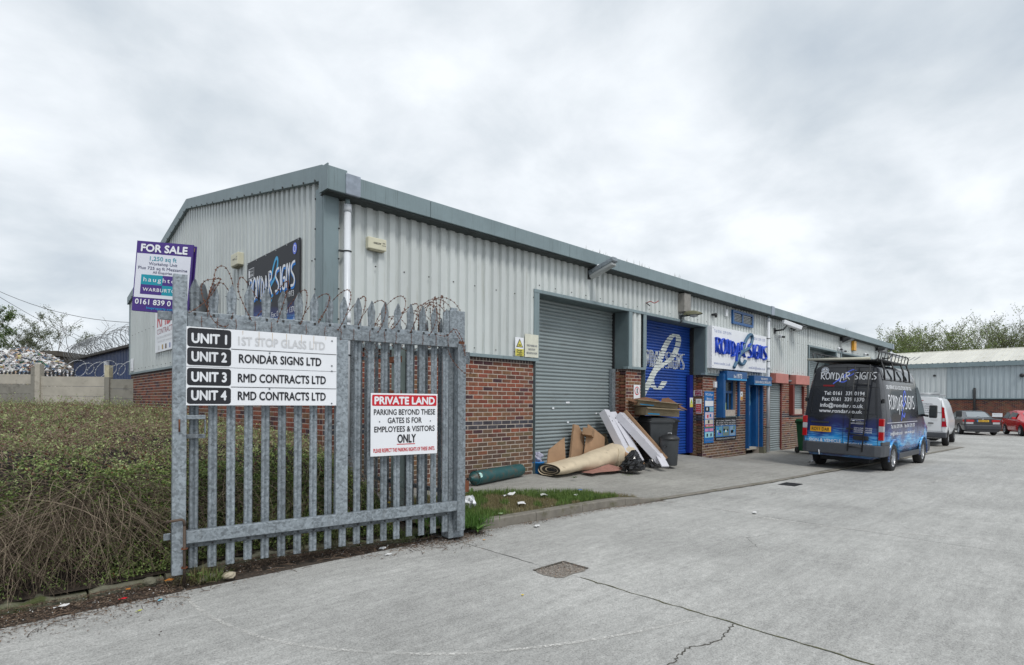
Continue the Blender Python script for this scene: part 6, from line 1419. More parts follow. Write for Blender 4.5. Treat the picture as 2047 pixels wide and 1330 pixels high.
# leaf litter and crumbs: uncountable
def litter(name, label, x, y, z, s0, s1, cols_, flatness=.25):
    n = len(x); c = np.array(cols_)[rng.integers(0, len(cols_), n)]*rng.uniform(.7, 1.2, (n, 1)); A = rdir(n); A[:, 2] *= flatness; sz = rng.uniform(s0, s1, n); A *= sz[:, None]; Bv = rdir(n); Bv[:, 2] *= flatness; Bv *= (sz*rng.uniform(.25, .7, n))[:, None]
    return tag(cards(name, np.stack([x, y, z], 1), A, Bv, c, LITTER, None), label, kind='stuff')
LB = [(.20, .14, .10), (.26, .20, .15), (.12, .075, .05), (.08, .05, .038), (.17, .11, .075), (.06, .042, .034), (.22, .16, .11), (.05, .036, .03)]
n = 30000; x = rng.uniform(-1.8, 4.3, n); e_ = np.abs(rng.normal(0, .17, n))*(1 + .6*(x < 1.2) + .35*smoothn(x, x*0, 2.2, 1) + .15*smoothn(x*3, x*0, 2.2, 1)); y = npi(x, ED) - .02 - e_*1.05; litter('leaf_litter', 'brown leaf litter and twigs drifted along the foot of the hedge and gate', x, y, np.array([road_z(a) for a in x]) + .004 + rng.uniform(0, .008, n) + .02*(e_ < .06), .005, .016, LB)
n = 3000; x = rng.uniform(4.2, 7.9, n); e_ = np.abs(rng.normal(0, .07, n)); y = np.array([kerb_y(a) for a in x]) - .02 - e_; k = rng.uniform(0, 1, n) < .5 + .5*smoothn(x, x*0, 3.1, 2) + .2*(x > 5.8); x, y = x[k], y[k]; litter('leaf_litter', 'leaf litter lying in the gutter along the verge kerb', x, y, np.array([road_z(a) for a in x]) + .004 + rng.uniform(0, .008, len(x)), .006, .018, LB + [(.30, .22, .15)])
n = 750; x = rng.uniform(-1.2, 4.3, n); y = npi(x, ED) - .03 - np.abs(rng.normal(0, .17, n)); litter('paper_crumbs', 'white crumbs of paper and polystyrene scattered in the leaf litter', x, y, np.array([road_z(a) for a in x]) + .012, .003, .010, [(.7, .7, .7), (.55, .55, .52)], .6)
n = 160; x = rng.uniform(4.2, 7.3, n); y = np.array([random.uniform(kerb_y(a) - .08, grass_top(a)) for a in x]); litter('paper_crumbs', 'white paper crumbs in the verge grass', x, y, gz(x, y) + .03, .004, .010, [(.7, .7, .7), (.55, .55, .52)], .6)
n = 900; x = rng.uniform(-.5, 3.6, n); y = npi(x, ED) - .3 - np.abs(rng.normal(0, .35, n)); litter('grit', 'fine grit and crumbs on the concrete near the hedge', x, y, np.array([road_z(a) for a in x]) + .004, .002, .006, LB)
n = 330; a0 = rng.uniform(0, PI, n); x = rng.uniform(-1.2, 4.0, n); y = npi(x, ED) - rng.uniform(.02, .6, n); L_ = rng.uniform(.02, .07, n)
P = np.stack([np.stack([x + np.cos(a0)*L_*t, y + np.sin(a0)*L_*t, np.array([road_z(q_) for q_ in x]) + .006 + .006*np.sin((t+1)*1.5)], 1) for t in (-1, 0, 1)], 1); tag(stems('fallen_twig', P, np.full((n, 3), .0022), lerpc((.05, .03, .025), (.24, .17, .12), rng.uniform(0, 1, n)), TWIG), 'fallen twigs on the concrete along the hedge', kind='stuff')
def crumple(name, label, cat, c, size, mat, seed=0, amp=.35, n=10, group=None):
    rn = random.Random(seed); t = thing(name, label, cat, c, rn.uniform(0, 6), group); mb = MB(); P = []
    for i in range(n+1):
        th = PI*i/n; row = []
        for j in range(2*n):
            a = 2*PI*j/(2*n); k = 1 + (amp*rn.uniform(-1, 1) if 0 < i < n else 0); row.append((size[0]*math.sin(th)*math.cos(a)*k, size[1]*math.sin(th)*math.sin(a)*k, size[2]*(1 + math.cos(th)*k*.95)))
        row.append(row[0]); P.append(row)
    mb.grid(P); obj('crumpled_sheet', mb, mat, t); return t
CB = crumple('carrier_bag', 'white plastic carrier bag caught in the grass right of the gate post', 'bag', (4.72, 5.72, -.06), (.10, .05, .085), BAGW, 3, .38, 8)
mb = MB(); mb.grid([[(.05*j + .02, .02*math.sin(j*2 + i), .07 + .03*j + .035*i - .02*j*i) for j in range(4)] for i in range(3)]); obj('handle', mb, BAGW, CB)
def scrap(label, c, w, h, mat, rot, name='paper_scrap', cat='litter', bend=.25):
    t = thing(name, label, cat, c, rot); mb = MB(); mb.grid([[(w*(i/4-.5), h*(j/3-.5), bend*w*(math.sin(i*1.7 + j)*.25 + .25)) for i in range(5)] for j in range(4)]); obj('sheet', mb, mat, t)
PWM = M('litter_paper', (.66, .66, .66), .8)
for a in (('white paper strip lying in the verge grass', (5.62, 5.92, -.02), .34, .05, PWM, .3), ('crumpled white wrapper at the right of the verge strip', (6.05, 5.62, -.02), .14, .09, PWM, 1.0), ('pale scrap of plastic near the verge kerb', (5.35, 5.38, -.03), .16, .10, PWM, .9), ('white sheet of card in the gutter below the verge kerb', (4.98, 4.74, -.175), .11, .05, PWM, .4), ('white scrap under the right half of the gate', (3.02, 5.08, -.17), .09, .06, PWM, .7), ('flattened white scrap below the parking notice', (2.95, 4.86, -.175), .09, .035, PWM, .2),
          ('white scrap left in the litter below the hedge', (.44, 5.25, -.17), .10, .03, PWM, .3), ('small red scrap in the litter below the hedge', (.80, 5.14, -.17), .055, .025, REDI, .1), ('pale blue scrap on the concrete left of the drop bolt', (1.0, 4.92, -.172), .045, .02, M('pale_blue_plastic', (.15, .42, .55)), .8), ('lime green scrap on the concrete below the hedge', (.84, 4.78, -.175), .05, .012, M('lime_plastic', (.45, .48, .08)), .5), ('orange leaf beside the drop bolt', (1.14, 5.30, -.14), .07, .05, M('orange_leaf', (.42, .16, .03)), .2),
          ('orange leaf upright in the litter below the hedge', (.86, 5.30, -.15), .04, .03, M('orange_leaf', (.42, .16, .03)), 1.2), ('pale scrap alone far out on the concrete yard', (7.95, 3.30, -.19), .10, .05, PWM, .4), ('yellow flower head lying on the concrete yard', (3.12, 3.12, -.172), .022, .018, M('yellow_petal', (.70, .52, .02)), .3), ('orange peel on the concrete right of the gate post', (4.05, 4.66, -.172), .03, .02, AMBER, .3), ('blue can in the middle of the verge grass', (6.75, 5.50, .0), .06, .06, BLUEI, .3), ('white mark of paper by the green bin', (15.75, 5.05, -.18), .55, .10, PWM, .1), ('small white wrapper on the verge left of the blue can', (6.4, 5.3, -.02), .10, .05, PWM, .5), ('pale green leaf in the verge near the kerb', (4.75, 5.15, -.05), .07, .05, M('pale_leaf', (.30, .42, .22)), .5)): scrap(*a)
def rock(label, c, s, mat, seed, name='stone', cat='stone'):
    rn = random.Random(seed); t = thing(name, label, cat, c, rn.uniform(0, 3)); mb = MB(); P = []
    for i in range(7):
        th = PI*i/6; row = [((s[0]*math.sin(th)*math.cos(2*PI*j/9)*(1 + rn.uniform(-.2, .2)*(0 < i < 6))), (s[1]*math.sin(th)*math.sin(2*PI*j/9)*(1 + rn.uniform(-.2, .2)*(0 < i < 6))), s[2]*(1 - math.cos(th))*.5) for j in range(9)]; row.append(row[0]); P.append(row)
    mb.grid(P); obj('rock', mb, mat, t)
rock('pale sandy stone at the foot of the gate', (1.56, 5.13, -.18), (.055, .04, .065), STONE, 2); rock('grey rubble stone left of the drop bolt', (1.02, 5.36, -.18), (.07, .05, .08), KERBM, 5); rock('flat slab of rubble behind the pale sandy stone', (1.42, 5.24, -.175), (.14, .04, .035), KERB, 8)
# broken patch in the concrete
PK = .25
PT = tag(link('broken_concrete_patch', None, None, (3.86, 3.36, -.18)), 'broken rubble filled patch where two slabs meet', kind='structure')
mb = MB(); rn = random.Random(4); bd = [(.225*math.copysign(abs(math.cos(a))**.4, math.cos(a))*(1 + .05*math.sin(7*a)), .165*math.copysign(abs(math.sin(a))**.4, math.sin(a))*(1 + .07*math.sin(9*a + 1)), a) for a in np.linspace(0, 2*PI, 29)[:-1]]
mb.v = [(0, 0, .006)] + [(a*k*rn.uniform(.93, 1.05), b*k*rn.uniform(.93, 1.05), .004 + (.006 if k < 1 else 0)*rn.uniform(0, 1)) for k in (.35, .7, 1) for a, b, _ in bd]
for i in range(28):
    j = (i+1) % 28; mb.f.append((0, 1+i, 1+j)); mb.f.append((1+i, 29+i, 29+j, 1+j)); mb.f.append((29+i, 57+i, 57+j, 29+j))
db = MB(); db.box((-.2, .135, .0), (.22, .168, .008)); db.box((.19, -.14, .0), (.225, .134, .008)); obj('edge_shade_strip', db, M('edge_shade_paint', (.05, .045, .035), .95, 0, .4, 30), PT)  # flat dark strips paint the shade along the sunken far edges
obj('rubble_bed', mb, M('rubble_bed', (.23, .205, .18), .95, 0, .6, 60, .8, 80), PT)
n = 1100; a = rng.uniform(0, 2*PI, n); q_ = np.sqrt(rng.uniform(0, 1, n)); o = litter('gravel', 'loose chippings in the broken patch', rng.uniform(-.21, .21, n), rng.uniform(-.15, .15, n), np.full(n, .010) + rng.uniform(0, .008, n), .003, .009, [(.34, .31, .28), (.24, .21, .19), (.46, .43, .39), (.13, .11, .095), (.32, .22, .16)], 1.0); o.parent = PT; del o['label']
# cracks, drain and scrape marks
def crack(label, pts, w, mat, seed, name='crack', dz=.0025):
    rn = random.Random(seed); P = []
    for (a, b), (c, d) in zip(pts, pts[1:]):
        for k in range(14): t = k/14; P.append((a + (c-a)*t + rn.uniform(-.012, .012), b + (d-b)*t + rn.uniform(-.012, .012)))
    mb = MB(); V = []
    for i, (x, y) in enumerate(P):
        j = min(i+1, len(P)-1); h_ = max(i-1, 0); dx, dy = P[j][0]-P[h_][0], P[j][1]-P[h_][1]; l_ = math.hypot(dx, dy) or 1; ww = w*rn.uniform(.3, 1)/2
        V += [(x - dy/l_*ww, y + dx/l_*ww, road_z(x) + dz), (x + dy/l_*ww, y - dx/l_*ww, road_z(x) + dz)]
    mb.add(V, [(2*i, 2*i+1, 2*i+3, 2*i+2) for i in range(len(P)-1)]); tag(obj(name, mb, mat), label, kind='structure')
CRK = M('crack_dark', (.07, .065, .055), .95, 0, .3, 30); MOSS = M('joint_moss', (.075, .075, .03), .95, 0, .5, 25, .5, 60)
crack('jagged crack across the nearest slab', [(3.81, 1.72), (3.45, 1.66), (3.2, 1.75), (2.9, 1.70), (2.6, 1.78), (1.9, 1.62)], .014, CRK, 3)
crack('mossy slab joint running towards the camera', [(3.82, 3.1), (3.82, 2.2), (3.82, 1.2), (3.82, .2)], .019, MOSS, 5, 'mossy_joint')
crack('thin slab joint towards the kerb', [(3.82, 4.95), (3.82, 3.6)], .009, CRK, 6, 'mossy_joint'); crack('hairline crack in the second bay', [(7.0, 2.6), (6.4, 2.75), (6.1, 2.5), (5.9, 2.6)], .006, CRK, 7)
crack('dark dropped kerb joint between apron and yard', [(a, b - .012) for a, b in KL[3:]], .055, CRK, 9, 'channel_joint', .006)
def scrape(label, pts, w, seed, op):
    P = catmull([(a, b, 0) for a, b in pts], 10); mb = MB(); w *= 1.3; ribbon(mb, lambda a, b, e=0: Vector((a, b, road_z(a) + .0035)), [(p.x, p.y) for p in P], w); o = obj('scrape_mark', mb, SCR); tag(o, label, kind='structure')
m, t_, b_ = nodes('scrape'); b_.inputs['Base Color'].default_value = (.62, .61, .58, 1); b_.inputs['Roughness'].default_value = .9
nn = nnoise(t_, 40, 5, .7); nl = nnoise(t_, 2.2, 3, .6)
aa = t_.nodes.new('ShaderNodeMath'); aa.operation = 'MULTIPLY'; lk(t_, ramp(t_, nn, [(.40, 0.0), (.58, .95)]), aa.inputs[0]); lk(t_, ramp(t_, nl, [(.35, .15), (.6, 1.0)]), aa.inputs[1]); lk(t_, aa.outputs[0], b_.inputs['Alpha']); SCR = m
scrape('pale curved scrape left on the concrete by the swinging gate', [(1.20, 5.06), (1.17, 4.6), (1.24, 4.05), (1.38, 3.6), (1.62, 3.2), (2.05, 2.72), (2.5, 2.42), (3.0, 2.18), (3.65, 1.95)], .022, 1, 1)
scrape('faint pale tyre scuff sweeping across the second bay', [(7.9, 3.7), (7.75, 2.9), (7.9, 2.0), (8.4, 1.0)], .05, 2, 1); scrape('faint pale tyre scuff across the third bay', [(9.5, 4.2), (11.0, 3.2), (13.5, 2.4), (17.0, 1.9)], .05, 2, 1)
DG = tag(link('drain_grate', None, None, (11.5, 4.08, road_z(11.5) + .006)), 'dark iron drain grate beside the dropped kerb', 'drain'); DG['category'] = 'drain'
mb = MB(); mb.box((-.22, -.16, -.01), (.22, .16, -.002)); obj('pit', mb, DARKI, DG)
for k in range(7): mb = MB(); mb.box((-.2 + k*.062, -.15, -.002), (-.2 + k*.062 + .03, .15, .006)); obj('bar', mb, DKSTEEL, DG)

# ---------------------------------------------------------------- rubbish piled against the grey shutter
t = thing('gas_cylinder', 'scuffed teal gas cylinder lying against the brick wall', 'gas cylinder', (5.72, 6.93, 0), math.atan2(.36, 1.6)); mb = MB(); mb.smooth = True
prof = [(.02, -.02), (.035, .0), (.04, .05), (.075, .075), (.108, .13), (.115, .19), (.115, 1.42), (.108, 1.50), (.075, 1.56), (.0, 1.57)]; mb.lathe(prof[1:], 24); o = obj('body', mb, TEAL, t, (0, 0, .116)); o.rotation_euler = (0, R(90), 0)
mb = MB(); mb.tube([(-.07, 0, .116), (.02, 0, .116)], .02, 10); mb.obox((-.05, 0, .116), (.03, .05, .035)); obj('valve', mb, DKSTEEL, t); mb = MB(); mb.tube([(.115, 0, .116), (.135, 0, .116)], .117, 20); obj('collar_ring', mb, TEAL, t)
mb = MB(); P = [(.155 + .045*math.cos(a), -.1165*math.cos(.5 + .38*math.sin(a)), .116 + .1175*math.sin(.5 + .38*math.sin(a))) for a in np.linspace(0, 2*PI, 14)[:-1]]; mb.add(P, [tuple(range(13))]); obj('sticker', mb, M('mint_sticker', (.45, .70, .66)), t)
t = thing('carpet_roll', 'long loosely rolled beige carpet lying along the shutter', 'carpet', (7.66, 6.98, 0), R(2.0)); mb = MB(); mb.smooth = True; P = []
for i in range(26):
    q_ = i/25; x_ = 2.62*q_; ry = .27 - .03*math.sin(q_*2.5); rz_ = .10 + .12*sstep(0, .85, q_) + .012*math.sin(q_*9); row = []
    for j in range(25):
        a = 2*PI*j/24; yy = ry*math.cos(a)*abs(math.cos(a))**-.12 if abs(math.cos(a)) > .02 else 0; z_ = rz_*(1 + math.sin(a)*(1 if math.sin(a) > 0 else .98)); row.append((x_ + .05*math.sin(a)*(q_ < .02), yy + .015*math.sin(q_*13 + a), max(.006, z_ + .008*math.sin(q_*21 + 2*a)) + .12*(q_*q_)*.5*(math.cos(a) > .3)))
    P.append(row)
mb.grid(P[::-1]); obj('outer_wrap', mb, CARPET, t)
mb = MB(); mb.add([(.004, y_, z_) for _, y_, z_ in P[0][:-1]], [tuple(range(24))]); obj('rolled_end', mb, CARPETD, t)
for k, (s_, m_) in enumerate(((.80, CARPET), (.70, CARPETD), (.46, CARPET), (.40, DARKI))):
    mb = MB(); mb.add([(-.004 - .004*k, y_*s_ - .02*k, .118 + (z_ - .118)*(s_ - .06)) for _, y_, z_ in P[0][:-1]], [tuple(range(24))]); obj('rolled_end', mb, m_, t)
mb = MB(); mb.tube(catmull([(1.9, -.275, .18), (2.02, -.20, .38), (2.1, 0, .46), (2.0, .2, .40)], 5), .008, 6); mb.tube(catmull([(1.9, -.275, .18), (1.95, -.25, .06), (1.93, -.2, .01)], 4), .008, 6); obj('string', mb, M('cream_string', (.6, .52, .38)), t)
t = thing('underlay_sheet', 'brownish pink underlay sheet spilling from under the carpet roll', 'carpet', (8.5, 6.55, 0)); mb = MB(); mb.grid([[(1.15*i/8 - .1, -.02 + .28*j/3 + .04*math.sin(i), .012 + .10*math.exp(-((i-5.5)/2.4)**2)*(j/3)) for i in range(9)] for j in range(4)]); obj('sheet', mb, MAT_P, t)
def slabpoly(name, label, cat, y, pts, th, mat, tilt=0, base=None, par=None, yfn=None):
    """upright flat piece: (x, z) outline; y lerps back with height by tilt"""
    x0 = sum(p[0] for p in pts)/len(pts); t = thing(name, label, cat, (x0, y, 0)) if label else par; n = len(pts); off = x0 if label else par.location.x; y0 = 0 if label else y - par.location.y
    F = [(x - off, y0 + tilt*z, z) for x, z in pts]; B = [(a, b + th, c) for a, b, c in F]; mb = MB(); mb.add(F + B, [tuple(range(n)), tuple(range(n, 2*n))[::-1]] + [(i, n+i, n+(i+1) % n, (i+1) % n) for i in range(n)]); o = obj(name if not label else 'board', mb, mat, t); return t
slabpoly('cardboard_sheet', 'brown cardboard sheet standing at the left end of the carpet roll', 'cardboard', 7.18, [(7.80, .0), (7.93, .44), (8.42, .66), (8.38, .0)], .02, CARD, .12)
slabpoly('cardboard_sheet', 'narrow folded cardboard leaning on the grey shutter', 'cardboard', 7.38, [(8.72, 0), (9.06, .90), (9.20, .87), (9.34, .60), (9.12, 0)], .05, CARD, .18)
t = thing('cardboard_box', 'short open cardboard box propped between the two tall cardboard sheets', 'box', (9.33, 7.38, .66), .5); mb = MB(); mb.obox((0, 0, .06), (.30, .20, .15), (.1, .25, 0)); obj('carton', mb, CARD, t)
slabpoly('cardboard_sheet', 'tall pointed cardboard sheet leaning on the grey shutter', 'cardboard', 7.26, [(8.98, 0), (9.42, .90), (9.92, .60), (9.72, .0)], .015, CARD, .22)
slabpoly('cardboard_sheet', 'dark cardboard piece behind the white cartons', 'cardboard', 7.50, [(9.62, 0), (9.95, .66), (10.2, .66), (10.4, 0)], .03, CARDD, .1)
def carton(label, p, q_, w, h, roll=0, openend=True):
    p, q_ = Vector(p), Vector(q_); t = thing('long_carton', label, 'box', tuple(p)); d = q_ - p; L_ = d.length; m_ = d.to_track_quat('X', 'Z').to_matrix().to_4x4() @ Matrix.Rotation(roll, 4, 'X'); mb = MB(); mb.box((0, -w/2, -h/2), (L_, w/2, h/2)); mb.v = [tuple(m_ @ Vector(v_)) for v_ in mb.v]; obj('carton', mb, LILAC, t, bevel=.004)
    mb = MB(); mb.box((L_ - .001, -w*.4, -h*.4), (L_ + .002, w*.4, h*.4)); mb.v = [tuple(m_ @ Vector(v_)) for v_ in mb.v]; obj('open_end', mb, M('carton_inside', (.12, .12, .15)), t)
    rn = random.Random(hash(label) % 99)
    for k in range(5):
        mb = MB(); a = L_*(.72 + .045*k); b_ = rn.uniform(-.3, .2)*w; mb.box((a, b_, h/2), (a + .025, b_ + .03, h/2 + .002)) if k % 2 else mb.box((a, -w/2 - .002, -.02), (a + .03, -w/2, .015)); mb.v = [tuple(m_ @ Vector(v_)) for v_ in mb.v]; obj('print', mb, INK, t)
    return t
carton('left long white carton leaning on the grey shutter above the carpet', (10.02, 6.78, .06), (10.06, 7.52, 1.16), .20, .17, .15)
carton('right long white carton leaning beside the wheelie bin', (10.62, 6.40, .10), (10.42, 7.36, 1.08), .30, .17, .1)
carton('middle long white carton seen behind the other two', (10.30, 6.75, .08), (10.30, 7.5, 1.12), .20, .13, -.1)
t = thing('cardboard_edge', 'long brown cardboard strip leaning along the right white carton', 'cardboard', (10.78, 6.42, .1)); mb = MB(); mb.bar((0, 0, 0), (-.14, 1.0, 1.02), .05, .22); obj('strip', mb, CARD, t)
t = thing('carton_offcut', 'short flat white carton offcut on the ground beside the round bin', 'box', (10.35, 6.15, 0)); mb = MB(); mb.bar((0, 0, .03), (.22, .30, .26), .16, .03); obj('offcut', mb, LILAC, t)
t = thing('cardboard_tube', 'brown cardboard tube lying behind the black rubbish bag', 'tube', (9.95, 6.42, 0)); mb = MB(); mb.tube([(0, 0, .07), (-.05, .75, .40)], .055, 14, cap=False); mb.tube([(0, 0, .07), (-.05, .75, .40)], .046, 14, cap=False); obj('tube', mb, CARD, t)
# black bag: gathered top
t = thing('rubbish_bag', 'shiny black rubbish bag slumped in front of the white cartons', 'bag', (9.52, 6.42, 0)); mb = MB(); P = []; rn = random.Random(12)
for i in range(15):
    q_ = i/14; rr_ = (.27*math.sin(PI*(.30 + .62*q_))**.8)*(1 - .55*q_) + .01; row = []
    for j in range(26): a = 2*PI*j/26; k = 1 + rn.uniform(-.13, .13) + .10*math.sin(7*a + q_*5); row.append((rr_*1.05*math.cos(a)*k + .07*q_, rr_*.85*math.sin(a)*k, .40*q_**1.05 + rn.uniform(-.012, .012)*(i > 0)))
    row.append(row[0]); P.append(row)
mb.grid(P); obj('bag', mb, BAG, t)
crumple('rubbish_bag', 'small scrap of black bag beside the carton offcut', 'bag', (10.15, 6.36, 0), (.09, .07, .09), BAG, 5, .35, 6)
crumple('paper_bundle', 'crumpled white and lilac wrapping at the foot of the shutter', 'paper', (7.78, 7.42, .18), (.12, .12, .11), M('lilac_paper', (.42, .42, .52)), 9, .35, 7)
t = thing('plastic_tub', 'bright blue plastic tub at the corner of the brick wall', 'tub', (7.74, 7.36, 0)); mb = MB(); mb.lathe([(.10, 0), (.13, .20), (.14, .20), (.14, .215)], 16); obj('tub', mb, M('blue_tub', (.01, .18, .50), .4), t)
# wheelie bins
def wheelie(label, loc, rot, mat, k=1.0, lid=0, group=None):
    t = thing('wheelie_bin', label, 'bin', loc, rot, group); mb = MB(); A = [(-.24, -.27), (.24, -.27), (.24, .27), (-.24, .27)]; Bq = [(-.285, -.35), (.285, -.35), (.285, .34), (-.285, .34)]
    mb.add([(a*k, b*k, .06*k) for a, b in A] + [(a*k, b*k, .96*k) for a, b in Bq], [(3, 2, 1, 0), (4, 5, 6, 7), (0, 1, 5, 4), (1, 2, 6, 5), (2, 3, 7, 6), (3, 0, 4, 7)]); obj('body', mb, mat, t, bevel=.03)
    mb = MB(); mb.box((-.31*k, -.38*k, .925*k), (.31*k, .36*k, .965*k)); obj('rim', mb, mat, t, bevel=.012)
    mb = MB(); mb.add([(-.30*k, -.40*k, .968*k), (.30*k, -.40*k, .968*k), (.30*k, .40*k, .968*k), (-.30*k, .40*k, .968*k), (-.22*k, -.30*k, 1.03*k), (.22*k, -.30*k, 1.03*k), (.25*k, .38*k, 1.07*k), (-.25*k, .38*k, 1.07*k)], [(3, 2, 1, 0), (4, 5, 6, 7), (0, 1, 5, 4), (1, 2, 6, 5), (2, 3, 7, 6), (3, 0, 4, 7)]); obj('lid', mb, mat, t, bevel=.02)
    mb = MB(); mb.tube([(-.24*k, .43*k, 1.0*k), (.24*k, .43*k, 1.0*k)], .018, 8); obj('handle', mb, mat, t)
    for s in (-1, 1): mb = MB(); mb.tube([(s*.22*k, .30*k, .10*k), (s*.28*k, .30*k, .10*k)], .10*k, 18); obj('wheel', mb, RUBBER, t)
    return t
WB = wheelie('dark grey wheelie bin piled with cardboard trays', (11.28, 6.98, -.01), R(-32), BINP)
mb = MB(); mb.add([(.12, -.352, .42), (.22, -.350, .42), (.23, -.366, .70), (.13, -.368, .70)], [(0, 1, 2, 3)]); obj('label', mb, PW, WB); mb = MB(); mb.add([(.15, -.356, .50), (.19, -.356, .50), (.20, -.369, .66), (.16, -.370, .66)], [(0, 1, 2, 3)]); obj('label_print', mb, SLATE, WB)
wheelie('second dark bin hidden behind the bin with cardboard trays', (11.95, 7.25, 0), R(-10), BLACKP, .97)
wheelie('dark green wheelie bin between the brick wall and the blue van', (19.22, 6.22, -.21), R(80), GREENP, 1.02)
# round dustbin
t = thing('dustbin', 'round dark grey dustbin with ribbed sides and domed lid', 'bin', (10.95, 6.42, -.005)); mb = MB(); mb.smooth = True; P = []
for z, r_ in ((.0, .165), (.01, .17), (.50, .205), (.56, .21)): P.append([((r_ + .004*(j % 2))*math.cos(2*PI*j/56), (r_ + .004*(j % 2))*math.sin(2*PI*j/56), z) for j in range(57)])
mb.grid(P); obj('body', mb, BINP, t); mb = MB(); mb.lathe([(.222, .555), (.228, .575), (.222, .60), (.19, .63), (.12, .665), (.03, .675)], 32); obj('lid', mb, BLACKP, t)
mb = MB(); mb.tube([(-.10, 0, .66), (-.06, 0, .69), (.06, 0, .69), (.10, 0, .66)], .014, 8); obj('lid_handle', mb, BLACKP, t)
for s in (-1, 1): mb = MB(); mb.tube([(s*.20, -.05, .42), (s*.235, -.05, .42), (s*.235, .05, .42), (s*.20, .05, .42)], .012, 8); obj('side_handle', mb, BLACKP, t)
# cardboard trays on the bin
def tray(label, c, rot, w, d, h, mat=CARDD, tilt=(0, 0), tape=True):
    t = thing('cardboard_tray', label, 'box', c); t.rotation_euler = (tilt[0], tilt[1], rot); mb = MB(); th = .012
    for a, b in (((-w/2, -d/2, 0), (w/2, d/2, th)), ((-w/2, -d/2, th), (w/2, -d/2 + th, h)), ((-w/2, d/2 - th, th), (w/2, d/2, h)), ((-w/2, -d/2 + th, th), (-w/2 + th, d/2 - th, h)), ((w/2 - th, -d/2 + th, th), (w/2, d/2 - th, h))): mb.box(a, b)
    obj('tray', mb, mat, t)
    mb = MB(); mb.add([(-w/2, -d/2, h), (w/2, -d/2, h), (w/2 + .05, -d/2 - .14, h - .03), (-w/2 - .05, -d/2 - .14, h - .03)], [(0, 1, 2, 3)]); mb.add([(w/2, -d/2, h), (w/2, d/2, h), (w/2 + .16, d/2 - .03, h - .03), (w/2 + .16, -d/2 + .03, h + .0)], [(0, 1, 2, 3)]); obj('flap', mb, mat, t)
    if tape: mb = MB(); mb.add([(-w*.45, -d/2 - .002, h*.12), (-w*.1, -d/2 - .002, h*.12), (-w*.1, -d/2 - .002, h*.28), (-w*.45, -d/2 - .002, h*.28)], [(0, 1, 2, 3)]); obj('blue_tape', mb, CYAN, t)
    return t
tray('lower shallow cardboard tray resting on the wheelie bin lid', (11.30, 6.98, 1.065), R(-26), .86, .60, .18, CARDD, (0, R(3)))
tray('upper cardboard tray with blue tape tilted on the stack', (11.24, 7.02, 1.25), R(-32), .98, .52, .13, CARDD, (R(-4), R(5)))
t = thing('cardboard_flap', 'torn cardboard sheet lying on top of the tray stack', 'cardboard', (11.1, 7.1, 1.40)); t.rotation_euler = (R(8), R(-7), R(-30)); mb = MB(); mb.box((-.42, -.22, 0), (.22, .22, .02)); mb.box((-.42, -.22, .04), (.10, .18, .06)); obj('sheet', mb, M('dark_cardboard', (.17, .085, .045), .85, 0, .15, 8), t)
t = thing('cardboard_flap', 'large cardboard flap sticking out to the right of the tray stack', 'cardboard', (11.62, 6.86, 1.30)); t.rotation_euler = (0, 0, R(-32)); mb = MB(); mb.add([(-.25, -.12, .0), (.18, -.25, -.06), (.52, .02, -.10), (.10, .15, .19), (-.05, .18, .17)], [(0, 1, 2, 3, 4)]); o = obj('sheet', mb, M('dark_cardboard', (.17, .085, .045), .85, 0, .15, 8), t); so_ = o.modifiers.new('s', 'SOLIDIFY'); so_.thickness = .008

# ---------------------------------------------------------------- beyond the hedge on the left
FD = u0.copy()   # the concrete fence runs across the view
fa = math.atan2(-FD.y, -FD.x)
CF = thing('concrete_panel_fence', 'concrete post and panel fence behind the hedge, weathered boards of two tones', 'fence', (3.45, 20.52, 0), fa)
CFW = [(-.05, .70, 1.99, PANELD), (.86, 2.88, 2.06, PANELC), (3.14, 5.35, 2.12, PANELD), (5.50, 7.7, 2.12, PANELD)]
for a, b, zt, m_ in CFW:
    for k in range(6):
        mb = MB(); z1 = zt - .305*k; mb.box((a, random.uniform(-.004, .004), z1 - .298), (b, .05, z1)); o = obj('panel_board', mb, PANELC if (m_ is PANELC or (a > 3 and k == 0)) else PANELD, CF, bevel=.006)
for x, w, z, m_ in ((.78, .15, 2.05, PANELD), (3.06, .12, 2.34, PANELD), (2.92, .16, 2.45, PANELC), (5.42, .14, 2.34, PANELD)):
    mb = MB(); mb.box((x - w/2, -.08, -.3), (x + w/2, .10, z)); obj('fence_post', mb, m_, CF, bevel=.01)
mb = MB(); mb.box((.71, -.085, 2.052), (.85, .09, 2.42)); obj('post_head', mb, M('cream_post', (.50, .46, .33), .8, 0, .2, 6), CF)
PB = thing('palisade_fence', 'dark spiked palisade fence in front of the rubbish heap', 'fence', (2.9, 22.3, 0), fa)
PMF = pale_mesh('pale_c', .4, 2.30, DKSTEEL)
for k in range(34): link('pale', PMF, PB, (.95 + .13*k, 0, random.uniform(-.02, .02)))
mb = MB(); mb.box((.9, .01, 1.9), (5.4, .04, 1.96)); obj('rail', mb, DKSTEEL, PB)
def at(px, py, D): x_ = (px - 1023.5)/1110; return fw*D + u0*(x_*D) + Z_*(1.36 + (799 - py)/1110*D)
def coil(p, q_, r, turns, amp=.0):
    p, q_ = Vector(p), Vector(q_); d = (q_-p).normalized(); s_ = d.cross(Z_).normalized(); o = []
    for a in np.linspace(0, 2*PI*turns, int(turns*18)):
        k = a/(2*PI*turns); rr_ = r*(1 + amp*math.sin(a*.37 + 1)); o.append(p + (q_-p)*k + s_*rr_*math.cos(a) + Z_*rr_*math.sin(a) + d*.12*math.sin(a*1.0))
    return o
